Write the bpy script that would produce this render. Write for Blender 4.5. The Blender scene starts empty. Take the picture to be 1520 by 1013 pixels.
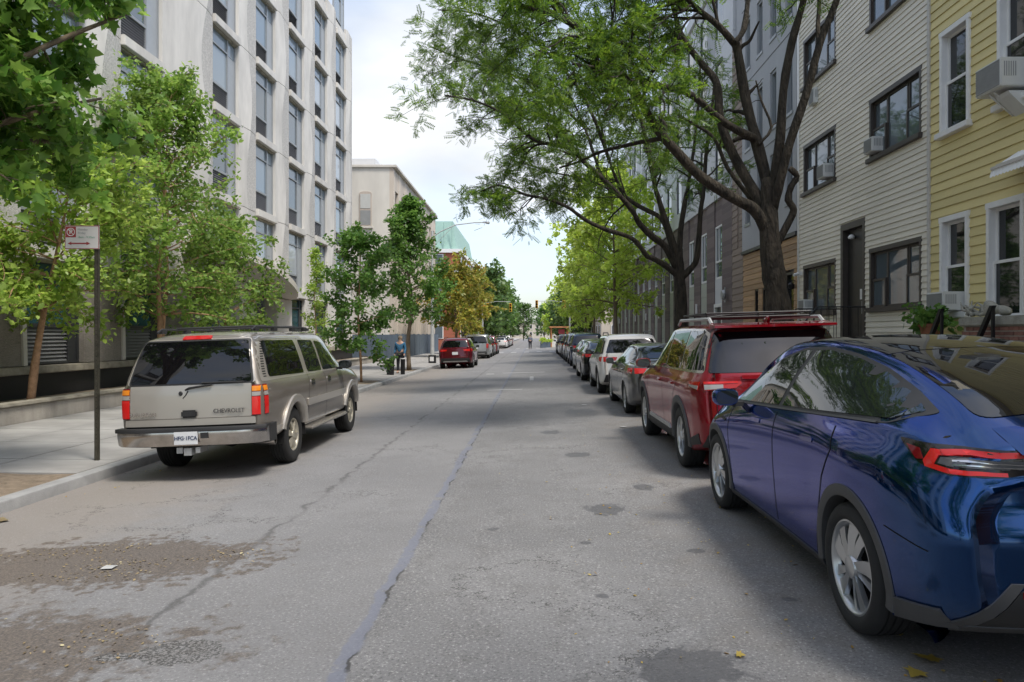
import bpy, bmesh, math, random
import numpy as np
from mathutils import Vector, Matrix
from mathutils.bvhtree import BVHTree
from mathutils.geometry import delaunay_2d_cdt
R = math.radians
PI = math.pi
rnd = random.Random(7)
scene = bpy.context.scene
col = scene.collection

# ---------------------------------------------------------------- camera
# photo pixels (1520 wide) -> metres: x = PX + F*X/Y ; y = PY - F*(Z-CH)/Y
F, PX, PY, CH = 1080.0, 792.0, 497.0, 1.70
cam_d = bpy.data.cameras.new('camera')
cam = bpy.data.objects.new('camera', cam_d)
col.objects.link(cam)
cam.location = (0, 0, CH)
cam.rotation_euler = (R(90), 0, 0)
cam_d.sensor_width = 36
cam_d.lens = F / 1520 * 36
cam_d.shift_x = -(PX - 760) / 1520
cam_d.shift_y = -(506.5 - PY) / 1520
cam_d.clip_start = 0.05
cam_d.clip_end = 2000
scene.camera = cam

# ---------------------------------------------------------------- world, sun, exposure
SUN_EL, SUN_AZ = R(61), R(134)      # azimuth clockwise from +Y (street direction)
w = bpy.data.worlds.new('World')
scene.world = w
w.use_nodes = True
wt = w.node_tree
wt.nodes.clear()
def wn(t, **k):
    n = wt.nodes.new(t)
    for a, b in k.items(): setattr(n, a, b)
    return n
sky = wn('ShaderNodeTexSky', sky_type='NISHITA', sun_disc=False)
sky.sun_elevation = SUN_EL
sky.sun_rotation = SUN_AZ
sky.air_density = 1.0; sky.dust_density = 2.0
tc = wn('ShaderNodeTexCoord')
mp = wn('ShaderNodeMapping'); mp.inputs['Scale'].default_value = (1.0, 1.0, 2.2)
nz = wn('ShaderNodeTexNoise'); nz.inputs['Scale'].default_value = 1.7; nz.inputs['Detail'].default_value = 6; nz.inputs['Roughness'].default_value = .5
mr = wn('ShaderNodeMapRange'); mr.inputs['From Min'].default_value = .42; mr.inputs['From Max'].default_value = .72
nz2 = wn('ShaderNodeTexNoise'); nz2.inputs['Scale'].default_value = 4.0; nz2.inputs['Detail'].default_value = 5
cr = wn('ShaderNodeMapRange'); cr.inputs['To Min'].default_value = 2.7; cr.inputs['To Max'].default_value = 5.4
cc = wn('ShaderNodeCombineColor')
mul = wn('ShaderNodeMix', data_type='RGBA', blend_type='MULTIPLY'); mul.inputs[0].default_value = 1; mul.inputs[7].default_value = (.955, .975, 1.0, 1)
mix = wn('ShaderNodeMix', data_type='RGBA')
bg = wn('ShaderNodeBackground'); bg.inputs['Strength'].default_value = 0.10
out = wn('ShaderNodeOutputWorld')
L = wt.links.new
L(tc.outputs['Generated'], mp.inputs['Vector']); L(mp.outputs['Vector'], nz.inputs['Vector']); L(mp.outputs['Vector'], nz2.inputs['Vector'])
L(nz.outputs['Fac'], mr.inputs['Value']); L(nz2.outputs['Fac'], cr.inputs['Value'])
for i in range(3): L(cr.outputs['Result'], cc.inputs[i])
L(cc.outputs[0], mul.inputs[6])
L(mr.outputs['Result'], mix.inputs[0]); L(sky.outputs['Color'], mix.inputs[6]); L(mul.outputs[2], mix.inputs[7])
L(mix.outputs[2], bg.inputs['Color']); L(bg.outputs[0], out.inputs['Surface'])

sun_d = bpy.data.lights.new('sun', 'SUN')
sun = bpy.data.objects.new('sun', sun_d)
col.objects.link(sun)
sun_d.energy = 1.35
sun_d.angle = R(14)
sun_d.color = (1.0, .955, .88)
sdir = Vector((math.sin(SUN_AZ) * math.cos(SUN_EL), math.cos(SUN_AZ) * math.cos(SUN_EL), math.sin(SUN_EL)))
sun.rotation_euler = sdir.to_track_quat('Z', 'Y').to_euler()
sun.location = (20, -30, 60)

vs = scene.view_settings
vs.view_transform = 'Standard'; vs.look = 'None'; vs.gamma = 1; vs.exposure = 1.42
vs.use_curve_mapping = False
scene.cycles.max_bounces = 5; scene.cycles.diffuse_bounces = 3; scene.cycles.glossy_bounces = 3; scene.cycles.transmission_bounces = 3

# ---------------------------------------------------------------- materials
MATS = {}
def newmat(name):
    m = bpy.data.materials.new(name); m.use_nodes = True
    nt = m.node_tree; b = nt.nodes['Principled BSDF']
    MATS[name] = m
    return m, nt, b
def N(nt, t, **k):
    n = nt.nodes.new(t)
    for a, b in k.items(): setattr(n, a, b)
    return n
def rgba(c): return (c[0], c[1], c[2], 1)
def vary(nt, colr, amount=.15, scale=3.0, detail=3, coord='Object', rnd_amt=0.0, stretch=(1, 1, 1)):
    """colour socket: base colour with noise value variation (and per-object variation)"""
    t = N(nt, 'ShaderNodeTexCoord'); mpn = N(nt, 'ShaderNodeMapping'); mpn.inputs['Scale'].default_value = stretch
    nt.links.new(t.outputs[coord], mpn.inputs['Vector'])
    n = N(nt, 'ShaderNodeTexNoise'); n.inputs['Scale'].default_value = scale; n.inputs['Detail'].default_value = detail; n.inputs['Roughness'].default_value = .62
    nt.links.new(mpn.outputs[0], n.inputs['Vector'])
    mr = N(nt, 'ShaderNodeMapRange'); mr.inputs['From Min'].default_value = .25; mr.inputs['From Max'].default_value = .75
    mr.inputs['To Min'].default_value = 1 - amount; mr.inputs['To Max'].default_value = 1 + amount
    nt.links.new(n.outputs['Fac'], mr.inputs['Value'])
    val = mr.outputs[0]
    if rnd_amt:
        oi = N(nt, 'ShaderNodeObjectInfo'); m2 = N(nt, 'ShaderNodeMapRange')
        m2.inputs['To Min'].default_value = 1 - rnd_amt; m2.inputs['To Max'].default_value = 1 + rnd_amt
        nt.links.new(oi.outputs['Random'], m2.inputs['Value'])
        mm = N(nt, 'ShaderNodeMath', operation='MULTIPLY'); nt.links.new(val, mm.inputs[0]); nt.links.new(m2.outputs[0], mm.inputs[1]); val = mm.outputs[0]
    vm = N(nt, 'ShaderNodeVectorMath', operation='SCALE'); vm.inputs[0].default_value = colr[:3]
    nt.links.new(val, vm.inputs['Scale'])
    return vm.outputs[0], n, mpn
def simple(name, colr, rough=.6, metal=0, amount=.12, scale=4, bump=0, bscale=40, bdist=.02, rnd_amt=0, coord='Object', stretch=(1, 1, 1), **kw):
    m, nt, b = newmat(name)
    c, n, mpn = vary(nt, colr, amount, scale, rnd_amt=rnd_amt, coord=coord, stretch=stretch)
    nt.links.new(c, b.inputs['Base Color'])
    b.inputs['Roughness'].default_value = rough; b.inputs['Metallic'].default_value = metal
    if bump:
        n2 = N(nt, 'ShaderNodeTexNoise'); n2.inputs['Scale'].default_value = bscale; n2.inputs['Detail'].default_value = 2
        nt.links.new(mpn.outputs[0], n2.inputs['Vector'])
        bp = N(nt, 'ShaderNodeBump'); bp.inputs['Strength'].default_value = bump; bp.inputs['Distance'].default_value = bdist
        nt.links.new(n2.outputs['Fac'], bp.inputs['Height']); nt.links.new(bp.outputs[0], b.inputs['Normal'])
    for k, v in kw.items(): b.inputs[k].default_value = v
    return m
def paint(name, colr, metal=.35, coat=1.0, rough=.32, dirt=.0):
    m, nt, b = newmat(name)
    b.inputs['Base Color'].default_value = rgba(colr)
    b.inputs['Metallic'].default_value = metal; b.inputs['Roughness'].default_value = rough
    b.inputs['Coat Weight'].default_value = coat; b.inputs['Coat Roughness'].default_value = .025; b.inputs['Coat IOR'].default_value = 1.47
    mxc = max(colr); b.inputs['Specular Tint'].default_value = (colr[0]/mxc, colr[1]/mxc, colr[2]/mxc, 1); b.inputs['Specular IOR Level'].default_value = .15
    # road dust towards rocker: noise-based dulling of the coat only
    t = N(nt, 'ShaderNodeTexCoord'); n = N(nt, 'ShaderNodeTexNoise'); n.inputs['Scale'].default_value = 2.2; n.inputs['Detail'].default_value = 8
    nt.links.new(t.outputs['Object'], n.inputs['Vector'])
    mr = N(nt, 'ShaderNodeMapRange'); mr.inputs['From Min'].default_value = .35; mr.inputs['From Max'].default_value = .8; mr.inputs['To Min'].default_value = .02; mr.inputs['To Max'].default_value = .09 + dirt
    nt.links.new(n.outputs['Fac'], mr.inputs['Value']); nt.links.new(mr.outputs[0], b.inputs['Coat Roughness'])
    return m
def glass(name, colr=(.008, .010, .011), rough=.02, ior=1.6):
    m, nt, b = newmat(name)
    b.inputs['Base Color'].default_value = rgba(colr); b.inputs['Roughness'].default_value = rough; b.inputs['IOR'].default_value = ior
    return m
def leafmat(name, c1, c2, trans=.4, c3=None):
    m, nt, b = newmat(name)
    g = N(nt, 'ShaderNodeNewGeometry')
    rmp = N(nt, 'ShaderNodeValToRGB'); rmp.color_ramp.elements[0].color = rgba(c1); rmp.color_ramp.elements[1].color = rgba(c2)
    if c3 is not None:
        e = rmp.color_ramp.elements.new(.93); e.color = rgba(c2); rmp.color_ramp.elements[-1].color = rgba(c3)
    nt.links.new(g.outputs['Random Per Island'], rmp.inputs[0])
    t = N(nt, 'ShaderNodeTexCoord'); n = N(nt, 'ShaderNodeTexNoise'); n.inputs['Scale'].default_value = .55
    nt.links.new(t.outputs['Object'], n.inputs['Vector'])
    mr = N(nt, 'ShaderNodeMapRange'); mr.inputs['From Min'].default_value = .3; mr.inputs['From Max'].default_value = .7; mr.inputs['To Min'].default_value = .72; mr.inputs['To Max'].default_value = 1.25
    nt.links.new(n.outputs['Fac'], mr.inputs['Value'])
    vm = N(nt, 'ShaderNodeVectorMath', operation='SCALE'); nt.links.new(rmp.outputs[0], vm.inputs[0]); nt.links.new(mr.outputs[0], vm.inputs['Scale'])
    b.inputs['Roughness'].default_value = .42; b.inputs['Specular IOR Level'].default_value = .45
    nt.links.new(vm.outputs[0], b.inputs['Base Color'])
    tr = N(nt, 'ShaderNodeBsdfTranslucent'); hs = N(nt, 'ShaderNodeHueSaturation'); hs.inputs['Hue'].default_value = .485; hs.inputs['Value'].default_value = 1.7
    nt.links.new(vm.outputs[0], hs.inputs['Color']); nt.links.new(hs.outputs[0], tr.inputs['Color'])
    mx = N(nt, 'ShaderNodeMixShader'); mx.inputs[0].default_value = trans
    o = nt.nodes['Material Output']
    nt.links.new(b.outputs[0], mx.inputs[1]); nt.links.new(tr.outputs[0], mx.inputs[2]); nt.links.new(mx.outputs[0], o.inputs['Surface'])
    return m

# ---------------------------------------------------------------- mesh helpers
class MB:
    def __init__(s): s.v = []; s.f = []
    def add(s, vs_, fs_):
        o = len(s.v); s.v += [tuple(p) for p in vs_]; s.f += [tuple(i + o for i in f) for f in fs_]; return s
    def box(s, x0, x1, y0, y1, z0, z1):
        return s.add([(x0,y0,z0),(x1,y0,z0),(x1,y1,z0),(x0,y1,z0),(x0,y0,z1),(x1,y0,z1),(x1,y1,z1),(x0,y1,z1)],
                     [(3,2,1,0),(4,5,6,7),(0,1,5,4),(1,2,6,5),(2,3,7,6),(3,0,4,7)])
    def hexa(s, p): return s.add(p, [(3,2,1,0),(4,5,6,7),(0,1,5,4),(1,2,6,5),(2,3,7,6),(3,0,4,7)])
    def tube(s, pts, rad, n=6, cap=True):
        pts = [Vector(p) for p in pts]; o = len(s.v); k = len(pts)
        rad = [rad] * k if not hasattr(rad, '__len__') else rad
        up = None
        for i, p in enumerate(pts):
            t = (pts[min(i+1, k-1)] - pts[max(i-1, 0)])
            if t.length < 1e-9: t = Vector((0, 0, 1))
            t.normalize()
            if up is None: up = t.orthogonal().normalized()
            up = (up - t * up.dot(t))
            if up.length < 1e-6: up = t.orthogonal()
            up.normalize(); sd = t.cross(up)
            for j in range(n):
                a = 2 * PI * j / n
                s.v.append(tuple(p + (up * math.cos(a) + sd * math.sin(a)) * rad[i]))
        for i in range(k - 1):
            for j in range(n):
                a = o + i*n + j; b = o + i*n + (j+1) % n
                s.f.append((a, b, b + n, a + n))
        if cap:
            s.f.append(tuple(o + j for j in range(n))[::-1]); s.f.append(tuple(o + (k-1)*n + j for j in range(n)))
        return s
    def lathe(s, prof, n=24, axis='z', c=(0, 0, 0)):
        o = len(s.v); k = len(prof)
        for r_, h in prof:
            for j in range(n):
                a = 2 * PI * j / n; x, y = r_ * math.cos(a), r_ * math.sin(a)
                p = (x, y, h) if axis == 'z' else ((h, x, y) if axis == 'x' else (y, h, x))
                s.v.append((p[0]+c[0], p[1]+c[1], p[2]+c[2]))
        for i in range(k - 1):
            for j in range(n):
                a = o + i*n + j; b = o + i*n + (j+1) % n
                s.f.append((a, b, b + n, a + n))
        return s
    def prism(s, poly, x0, x1, axis='x'):
        """polygon in the two other axes extruded along axis"""
        n = len(poly)
        def P(a, u, v): return (a, u, v) if axis == 'x' else ((u, a, v) if axis == 'y' else (u, v, a))
        return s.add([P(x0, u, v) for u, v in poly] + [P(x1, u, v) for u, v in poly],
                     [tuple(range(n))[::-1], tuple(range(n, 2*n))] + [(i, (i+1) % n, n + (i+1) % n, n + i) for i in range(n)])
    def mesh(s, name, smooth=False, bevel=0, fix=True):
        me = bpy.data.meshes.new(name); me.from_pydata(s.v, [], s.f)
        if fix or bevel:
            bm = bmesh.new(); bm.from_mesh(me)
            if fix: bmesh.ops.recalc_face_normals(bm, faces=bm.faces)
            if bevel: bmesh.ops.bevel(bm, geom=bm.edges[:], offset=bevel, segments=2, affect='EDGES', clamp_overlap=True)
            bm.to_mesh(me); bm.free()
        if smooth: smooth_mesh(me, smooth)
        return me
    def build(s, name, mat, parent=None, smooth=False, bevel=0, fix=True):
        return link(name, s.mesh(name, smooth, bevel, fix), mat, parent)
def smooth_mesh(me, ang):
    me.polygons.foreach_set('use_smooth', [True] * len(me.polygons))
    if ang is not True: me.set_sharp_from_angle(angle=R(ang))
def M(m): return MATS[m] if isinstance(m, str) else m
def link(name, me, mat=None, parent=None, loc=None):
    o = bpy.data.objects.new(name, me); col.objects.link(o)
    if mat is not None and not me.materials: me.materials.append(M(mat))
    elif mat is not None and me.materials[0] is not M(mat):
        o.material_slots[0].link = 'OBJECT'; o.material_slots[0].material = M(mat)
    if parent is not None: o.parent = parent
    if loc is not None: o.location = loc
    return o
def thing(name, label, cat, loc=(0, 0, 0), rz=0, group=None):
    o = bpy.data.objects.new(name, None); col.objects.link(o); o.empty_display_size = .2
    o.location = loc; o.rotation_euler = (0, 0, rz)
    return tag(o, label, cat, group)
def tag(o, label=None, cat=None, group=None, kind=None):
    if label: o['label'] = label
    if cat: o['category'] = cat
    if group: o['group'] = group
    if kind: o['kind'] = kind
    return o
def struct(o): o['kind'] = 'structure'; return o
def copy_tree(o, parent=None):
    c = o.copy(); col.objects.link(c)
    if parent is not None: c.parent = parent
    for ch in list(o.children): copy_tree(ch, c)
    return c
def dup(o, loc, label=None, rz=None, sc=None):
    c = copy_tree(o); c.location = loc
    if label: c['label'] = label
    if rz is not None: c.rotation_euler.z = rz
    if sc is not None: c.scale = sc if hasattr(sc, '__len__') else (sc,)*3
    return c
def text_mesh(s, size, depth=.002, bold=0):
    cu = bpy.data.curves.new('t', 'FONT'); cu.body = s; cu.size = size; cu.extrude = depth; cu.align_x = 'CENTER'; cu.align_y = 'CENTER'; cu.offset = bold
    cu.resolution_u = 3
    o = bpy.data.objects.new('t', cu); col.objects.link(o)
    dg = bpy.context.evaluated_depsgraph_get()
    me = bpy.data.meshes.new_from_object(o.evaluated_get(dg)); bpy.data.objects.remove(o); bpy.data.curves.remove(cu)
    me.materials.clear()
    return me
ROADZ = lambda x: .028 * x
def px(x, y, Y):
    return Vector(((x - PX) * Y / F, Y, CH - (y - PY) * Y / F))
# ================================================================ palette
simple('asphalt_far', (.15, .147, .145), .9, amount=.1, scale=2)
simple('concrete_walk', (.30, .29, .275), .85, amount=.24, scale=1.3, bump=.25, bscale=90, rnd_amt=.05, coord='Generated')
simple('kerb_stone', (.30, .30, .295), .8, amount=.22, scale=3, bump=.3, bscale=60, rnd_amt=.07)
simple('soil', (.20, .155, .11), .95, amount=.35, scale=9, bump=.8, bscale=60)
simple('ground_mat', (.16, .155, .15), .95)
simple('precast', (.60, .575, .53), .8, amount=.15, scale=1.7, bump=.12, bscale=50, rnd_amt=.035, stretch=(1, 1, .35))
simple('precast_rough', (.52, .50, .465), .95, amount=.28, scale=16, bump=1.0, bscale=42, rnd_amt=.05)
simple('ribbed_stone', (.27, .245, .215), .95, amount=.25, scale=14, bump=1.0, bscale=18, stretch=(1, 1, 4))
simple('dark_metal', (.035, .037, .040), .45, amount=.1)
simple('grey_frame', (.30, .315, .325), .45, metal=.2, amount=.05)
simple('grey_panel', (.36, .38, .395), .4, metal=.15, amount=.06)
simple('louver', (.21, .21, .215), .5, metal=.3, amount=.1)
simple('black_wall', (.025, .025, .026), .5, amount=.2, scale=2)
simple('planter_wall', (.36, .33, .285), .9, amount=.3, scale=2.2, bump=.5, bscale=70, stretch=(1, 1, .3))
simple('weathered_ledge', (.33, .30, .24), .9, amount=.35, scale=4, bump=.4, bscale=50)
simple('canopy_white', (.62, .57, .51), .7, amount=.06)
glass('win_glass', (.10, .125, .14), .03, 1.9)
glass('win_glass_dark', (.014, .016, .017), .03, 1.6)
glass('win_blind_sky', (.27, .32, .355), .03, 1.7)  # blinds and bluish sky reflection put into the base colour, paler copy below
glass('win_blind_sky_pale', (.42, .46, .49), .04, 1.6)
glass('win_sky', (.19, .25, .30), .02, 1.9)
glass('lamp_smoke', (.10, .10, .105), .08, 1.6)
glass('win_teal', (.03, .085, .10), .05, 1.6)
simple('blind', (.52, .52, .49), .7, amount=.05)
simple('curtain', (.47, .40, .34), .9, amount=.18, scale=2, stretch=(1, 8, .3))
simple('siding_beige', (.71, .655, .54), .55, amount=.11, scale=1.4, rnd_amt=.06)
simple('siding_yellow', (.71, .595, .27), .62, amount=.14, scale=1.5, rnd_amt=.075, bump=.15, bscale=30, stretch=(1, .2, 3))
simple('white_trim', (.78, .77, .74), .5, amount=.06)
simple('old_trim', (.55, .52, .47), .6, amount=.16)
simple('bronze_frame', (.055, .045, .038), .45, amount=.1)
simple('door_dark', (.022, .020, .018), .4, amount=.15)
simple('ac_white', (.62, .62, .59), .5, amount=.07)
simple('ac_grille', (.28, .285, .28), .6, amount=.1)
simple('stucco_grey', (.42, .425, .435), .8, amount=.06, scale=1.0, bump=.1, bscale=60)
simple('wood_board', (.42, .26, .13), .65, amount=.35, scale=3, stretch=(1, .6, 8), rnd_amt=.22, bump=.2, bscale=20)
simple('wood_grey', (.25, .195, .155), .75, amount=.25, scale=3, stretch=(1, .6, 8), rnd_amt=.15)
simple('panel_green', (.40, .42, .355), .6, amount=.06, scale=2)
simple('panel_white', (.58, .585, .59), .6, amount=.06, scale=1.2)
simple('limestone', (.64, .605, .54), .85, amount=.15, scale=.7, bump=.15, bscale=30, stretch=(1, 1, .35))
simple('limestone_front', (.56, .49, .41), .85, amount=.2, scale=.8, bump=.15, bscale=30, stretch=(1, 1, .3))
simple('hoarding_blue', (.10, .13, .165), .65, amount=.12, scale=1.2)
simple('copper_green', (.27, .42, .36), .6, amount=.1, scale=1.5)
simple('brick_plain', (.36, .115, .065), .85, amount=.2, scale=6)
simple('scrap_paper', (.42, .42, .41), .8)
simple('brick_piece', (.235, .115, .085), .85, amount=.25, scale=8, rnd_amt=.25, bump=.3, bscale=60)
simple('mortar', (.42, .39, .34), .95, amount=.1)
simple('stone_cap', (.31, .30, .25), .9, amount=.3, scale=5, bump=.5, bscale=40)
simple('iron', (.015, .015, .016), .45, metal=.3)
simple('galv', (.42, .425, .42), .5, metal=.5, amount=.15)
simple('pole_pale', (.50, .51, .50), .55, metal=.2, amount=.12)
simple('signpost', (.075, .068, .048), .7, metal=.3, amount=.5, scale=9, bump=.3, bscale=40)
simple('sign_white', (.72, .71, .70), .4, amount=.03)
simple('sign_red', (.36, .045, .05), .45, amount=.05)
simple('sign_grey', (.38, .40, .42), .5)
simple('sign_green', (.22, .42, .33), .5)
simple('signal_yellow', (.62, .40, .04), .45, amount=.06)
simple('terracotta', (.33, .135, .075), .85, amount=.2)
simple('paint_worn', (.33, .33, .32), .8, amount=.2, scale=20)
simple('orange_wood', (.50, .22, .09), .7, amount=.15)
simple('beige_wall', (.50, .44, .36), .85, amount=.1, scale=.8)
# cars
paint('paint_blue', (.0004, .046, .165), .92, rough=.12)
MATS['paint_blue'].node_tree.nodes['Principled BSDF'].inputs['Specular Tint'].default_value = (.06, .35, 1, 1)
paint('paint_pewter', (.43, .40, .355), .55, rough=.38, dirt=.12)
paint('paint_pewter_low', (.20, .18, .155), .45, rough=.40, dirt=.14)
paint('paint_red', (.19, .004, .010), .35, rough=.30)
paint('paint_grey', (.115, .115, .115), .6, rough=.33)
paint('paint_white', (.62, .61, .59), .0, rough=.4)
paint('paint_black', (.010, .011, .012), .2, rough=.3)
paint('paint_burgundy', (.10, .008, .014), .4, rough=.3)
paint('paint_silver', (.42, .43, .43), .7, rough=.33)
paint('paint_navy', (.02, .035, .07), .5)
glass('car_glass', (.010, .013, .013), .01, 1.62)
glass('car_glass_tint', (.004, .004, .005), .01, 1.62)
simple('rubber', (.016, .016, .016), .82, amount=.25, scale=12)
simple('plastic', (.021, .021, .022), .6, amount=.15, scale=6)
simple('plastic_grey', (.06, .06, .062), .6, amount=.12)
simple('gap', (.004, .004, .004), .9)
simple('alloy', (.50, .51, .52), .28, metal=.85, amount=.05)
simple('alloy_dark', (.05, .05, .053), .35, metal=.6, amount=.08)
simple('alloy_gold', (.44, .41, .335), .4, metal=.5, amount=.15, scale=12)
simple('chrome', (.62, .61, .59), .12, metal=1.0, amount=.1)
simple('chrome_old', (.50, .47, .44), .2, metal=1.0, amount=.25, scale=5)
glass('lamp_red', (.42, .012, .010), .05, 1.5)
glass('lamp_dark_red', (.16, .006, .010), .05, 1.5)
glass('lamp_bright', (.60, .018, .016), .06, 1.5)
glass('lamp_amber', (.75, .24, .02), .08, 1.5)
glass('lamp_clear', (.33, .31, .29), .08, 1.5)
glass('lamp_black', (.012, .010, .010), .05, 1.5)
simple('plate_white', (.66, .67, .68), .5, amount=.08)
simple('plate_ink', (.02, .035, .09), .6)
# vegetation
simple('bark_dark', (.036, .029, .020), .95, amount=.8, scale=10, bump=1.0, bscale=20, bdist=.07, stretch=(1, 1, .28))
simple('bark_tan', (.36, .215, .125), .9, amount=.35, scale=9, bump=.6, bscale=30)
simple('bark_mid', (.19, .145, .10), .95, amount=.4, scale=9, bump=.7, bscale=30, stretch=(1, 1, .3))
leafmat('leaf_locust', (.034, .10, .010), (.15, .25, .025), .48)
leafmat('leaf_maple', (.08, .21, .03), (.26, .43, .08), .5)
leafmat('leaf_pear', (.10, .20, .035), (.26, .39, .08), .46)
leafmat('leaf_planter', (.15, .26, .04), (.34, .46, .09), .48)
leafmat('leaf_street', (.06, .15, .028), (.15, .28, .055), .42)
leafmat('leaf_lime', (.29, .42, .06), (.50, .62, .13), .55)
leafmat('leaf_autumn', (.14, .20, .03), (.42, .37, .07), .45, (.48, .24, .05))
leafmat('leaf_far', (.055, .12, .03), (.13, .21, .05), .3)
leafmat('leaf_fallen', (.30, .17, .04), (.50, .40, .07), .15, (.26, .10, .04))
leafmat('litter', (.11, .08, .05), (.30, .23, .12), .0, (.48, .42, .25))

# ---- the worn road surface
def road_material():
    m, nt, b = newmat('road_asphalt')
    lk = nt.links.new
    tcn = N(nt, 'ShaderNodeTexCoord')
    def noise(scale, detail=5, rough=.6, vec=None):
        n = N(nt, 'ShaderNodeTexNoise'); n.inputs['Scale'].default_value = scale; n.inputs['Detail'].default_value = detail; n.inputs['Roughness'].default_value = rough
        lk(vec or tcn.outputs['Object'], n.inputs['Vector']); return n
    def math_(op, a, b_=None, clamp=False):
        n = N(nt, 'ShaderNodeMath', operation=op); n.use_clamp = clamp
        for i, v in enumerate((a, b_)):
            if v is None: continue
            if isinstance(v, (int, float)): n.inputs[i].default_value = v
            else: lk(v, n.inputs[i])
        return n.outputs[0]
    def rng(v, a, b_, c=0, d=1, smooth=True):
        n = N(nt, 'ShaderNodeMapRange'); n.interpolation_type = 'SMOOTHSTEP' if smooth else 'LINEAR'
        n.inputs['From Min'].default_value = a; n.inputs['From Max'].default_value = b_; n.inputs['To Min'].default_value = c; n.inputs['To Max'].default_value = d
        lk(v, n.inputs['Value']); return n.outputs[0]
    def mixc(fac, a, b_):
        n = N(nt, 'ShaderNodeMix', data_type='RGBA')
        if isinstance(fac, (int, float)): n.inputs[0].default_value = fac
        else: lk(fac, n.inputs[0])
        for i, v in ((6, a), (7, b_)):
            if isinstance(v, tuple): n.inputs[i].default_value = rgba(v)
            else: lk(v, n.inputs[i])
        return n.outputs[2]
    sep = N(nt, 'ShaderNodeSeparateXYZ'); lk(tcn.outputs['Object'], sep.inputs[0])
    X, Y = sep.outputs[0], sep.outputs[1]
    wob = noise(2.3, 2); fine = noise(11, 3)
    w1 = math_('SUBTRACT', wob.outputs['Fac'], .5); w2 = math_('SUBTRACT', fine.outputs['Fac'], .5)
    big = noise(.35, 3); mid = noise(3.2, 5, .65); agg = noise(58, 3, .75)
    base = mixc(rng(big.outputs['Fac'], .35, .65), (.150, .149, .149), (.205, .203, .202))
    base = mixc(rng(mid.outputs['Fac'], .45, .72, 0, .45), base, (.125, .120, .115))
    # stone chips
    base = mixc(rng(agg.outputs['Fac'], .55, .68, 0, .75), base, (.40, .39, .38))
    base = mixc(rng(agg.outputs['Fac'], .46, .32, 0, .8), base, (.065, .063, .06))
    # left lane is a newer, paler and slightly bluish pour (joint at x = -1)
    jx = math_('ADD', X, math_('ADD', math_('MULTIPLY', w1, .10), math_('MULTIPLY', w2, .07)))
    leftm = rng(jx, -.98, -1.02)
    base = mixc(math_('MULTIPLY', leftm, .30), base, (.235, .232, .235))
    # brown dust along the gutters
    du = math_('ADD', X, math_('MULTIPLY', w1, 1.5))
    dust = math_('MULTIPLY', rng(du, -2.9, -4.6), rng(Y, 3.0, 5.0))
    base = mixc(math_('MULTIPLY', dust, .55), base, (.26, .225, .19))
    dustr = math_('MULTIPLY', rng(du, .7, 1.9), rng(mid.outputs['Fac'], .3, .65, .25, 1))
    base = mixc(math_('MULTIPLY', dustr, .28), base, (.20, .165, .13))
    # blue-grey sealed joint
    dj = math_('ABSOLUTE', math_('ADD', jx, 1.0))
    wj = math_('ADD', .030, math_('MULTIPLY', rng(big.outputs['Fac'], .35, .65), .025))
    seam = math_('MULTIPLY', rng(math_('SUBTRACT', dj, wj), .012, -.008), rng(mid.outputs['Fac'], .36, .46))
    base = mixc(math_('MULTIPLY', seam, .74), base, (.155, .167, .210))
    # dark crack beside the seam and along the left wheel track
    jc = math_('ABSOLUTE', math_('ADD', jx, .955)); ck1 = math_('MULTIPLY', rng(jc, .016, .004), rng(wob.outputs['Fac'], .44, .58))
    jl = math_('ADD', math_('ADD', X, 2.32), math_('ADD', math_('MULTIPLY', w1, .30), math_('MULTIPLY', w2, .10)))
    ck2 = math_('MULTIPLY', rng(math_('ABSOLUTE', jl), .050, .005), rng(wob.outputs['Fac'], .36, .58, .12, .62))
    # branching crazing
    vv = N(nt, 'ShaderNodeVectorMath', operation='ADD'); vs2 = N(nt, 'ShaderNodeVectorMath', operation='SCALE'); vs2.inputs['Scale'].default_value = .55
    lk(fine.outputs['Color'], vs2.inputs[0]); lk(tcn.outputs['Object'], vv.inputs[0]); lk(vs2.outputs[0], vv.inputs[1])
    vor = N(nt, 'ShaderNodeTexVoronoi', feature='DISTANCE_TO_EDGE'); vor.inputs['Scale'].default_value = .85; lk(vv.outputs[0], vor.inputs['Vector'])
    ck3 = math_('MULTIPLY', rng(vor.outputs['Distance'], .011, .002), rng(big.outputs['Fac'], .50, .58))
    crack = math_('MAXIMUM', math_('MAXIMUM', ck1, ck2), ck3)
    base = mixc(math_('MULTIPLY', crack, .85), base, (.035, .033, .030))
    # oil spots, tar patches, mulch and the pothole: each an ellipse with a ragged rim
    def blob(cx, cy, rx, ry, rag=.5, edge=.18):
        a = math_('DIVIDE', math_('SUBTRACT', X, cx), rx); c = math_('DIVIDE', math_('SUBTRACT', Y, cy), ry)
        d = math_('SQRT', math_('ADD', math_('MULTIPLY', a, a), math_('MULTIPLY', c, c)))
        d = math_('ADD', d, math_('ADD', math_('MULTIPLY', w1, rag * 1.4), math_('MULTIPLY', w2, rag * 2.2)))
        return rng(d, 1 + edge, 1 - edge)
    oil = None
    for (cx, cy, rx, ry) in ((.70, 7.0, .17, .20), (1.21, 7.95, .12, .14), (.62, 10.2, .19, .22), (.78, 3.66, .27, .24), (1.05, 15.6, .38, .75),
                             (1.25, 5.6, .07, .07), (.42, 5.9, .05, .05), (.45, 4.7, .04, .04), (1.6, 4.55, .06, .05), (.3, 12.6, .16, .25), (-.35, 6.4, .05, .05)):
        bm_ = blob(cx, cy, rx, ry, .8, .12); oil = bm_ if oil is None else math_('MAXIMUM', oil, bm_)
    base = mixc(math_('MULTIPLY', oil, .62), base, (.055, .055, .058))
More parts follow.
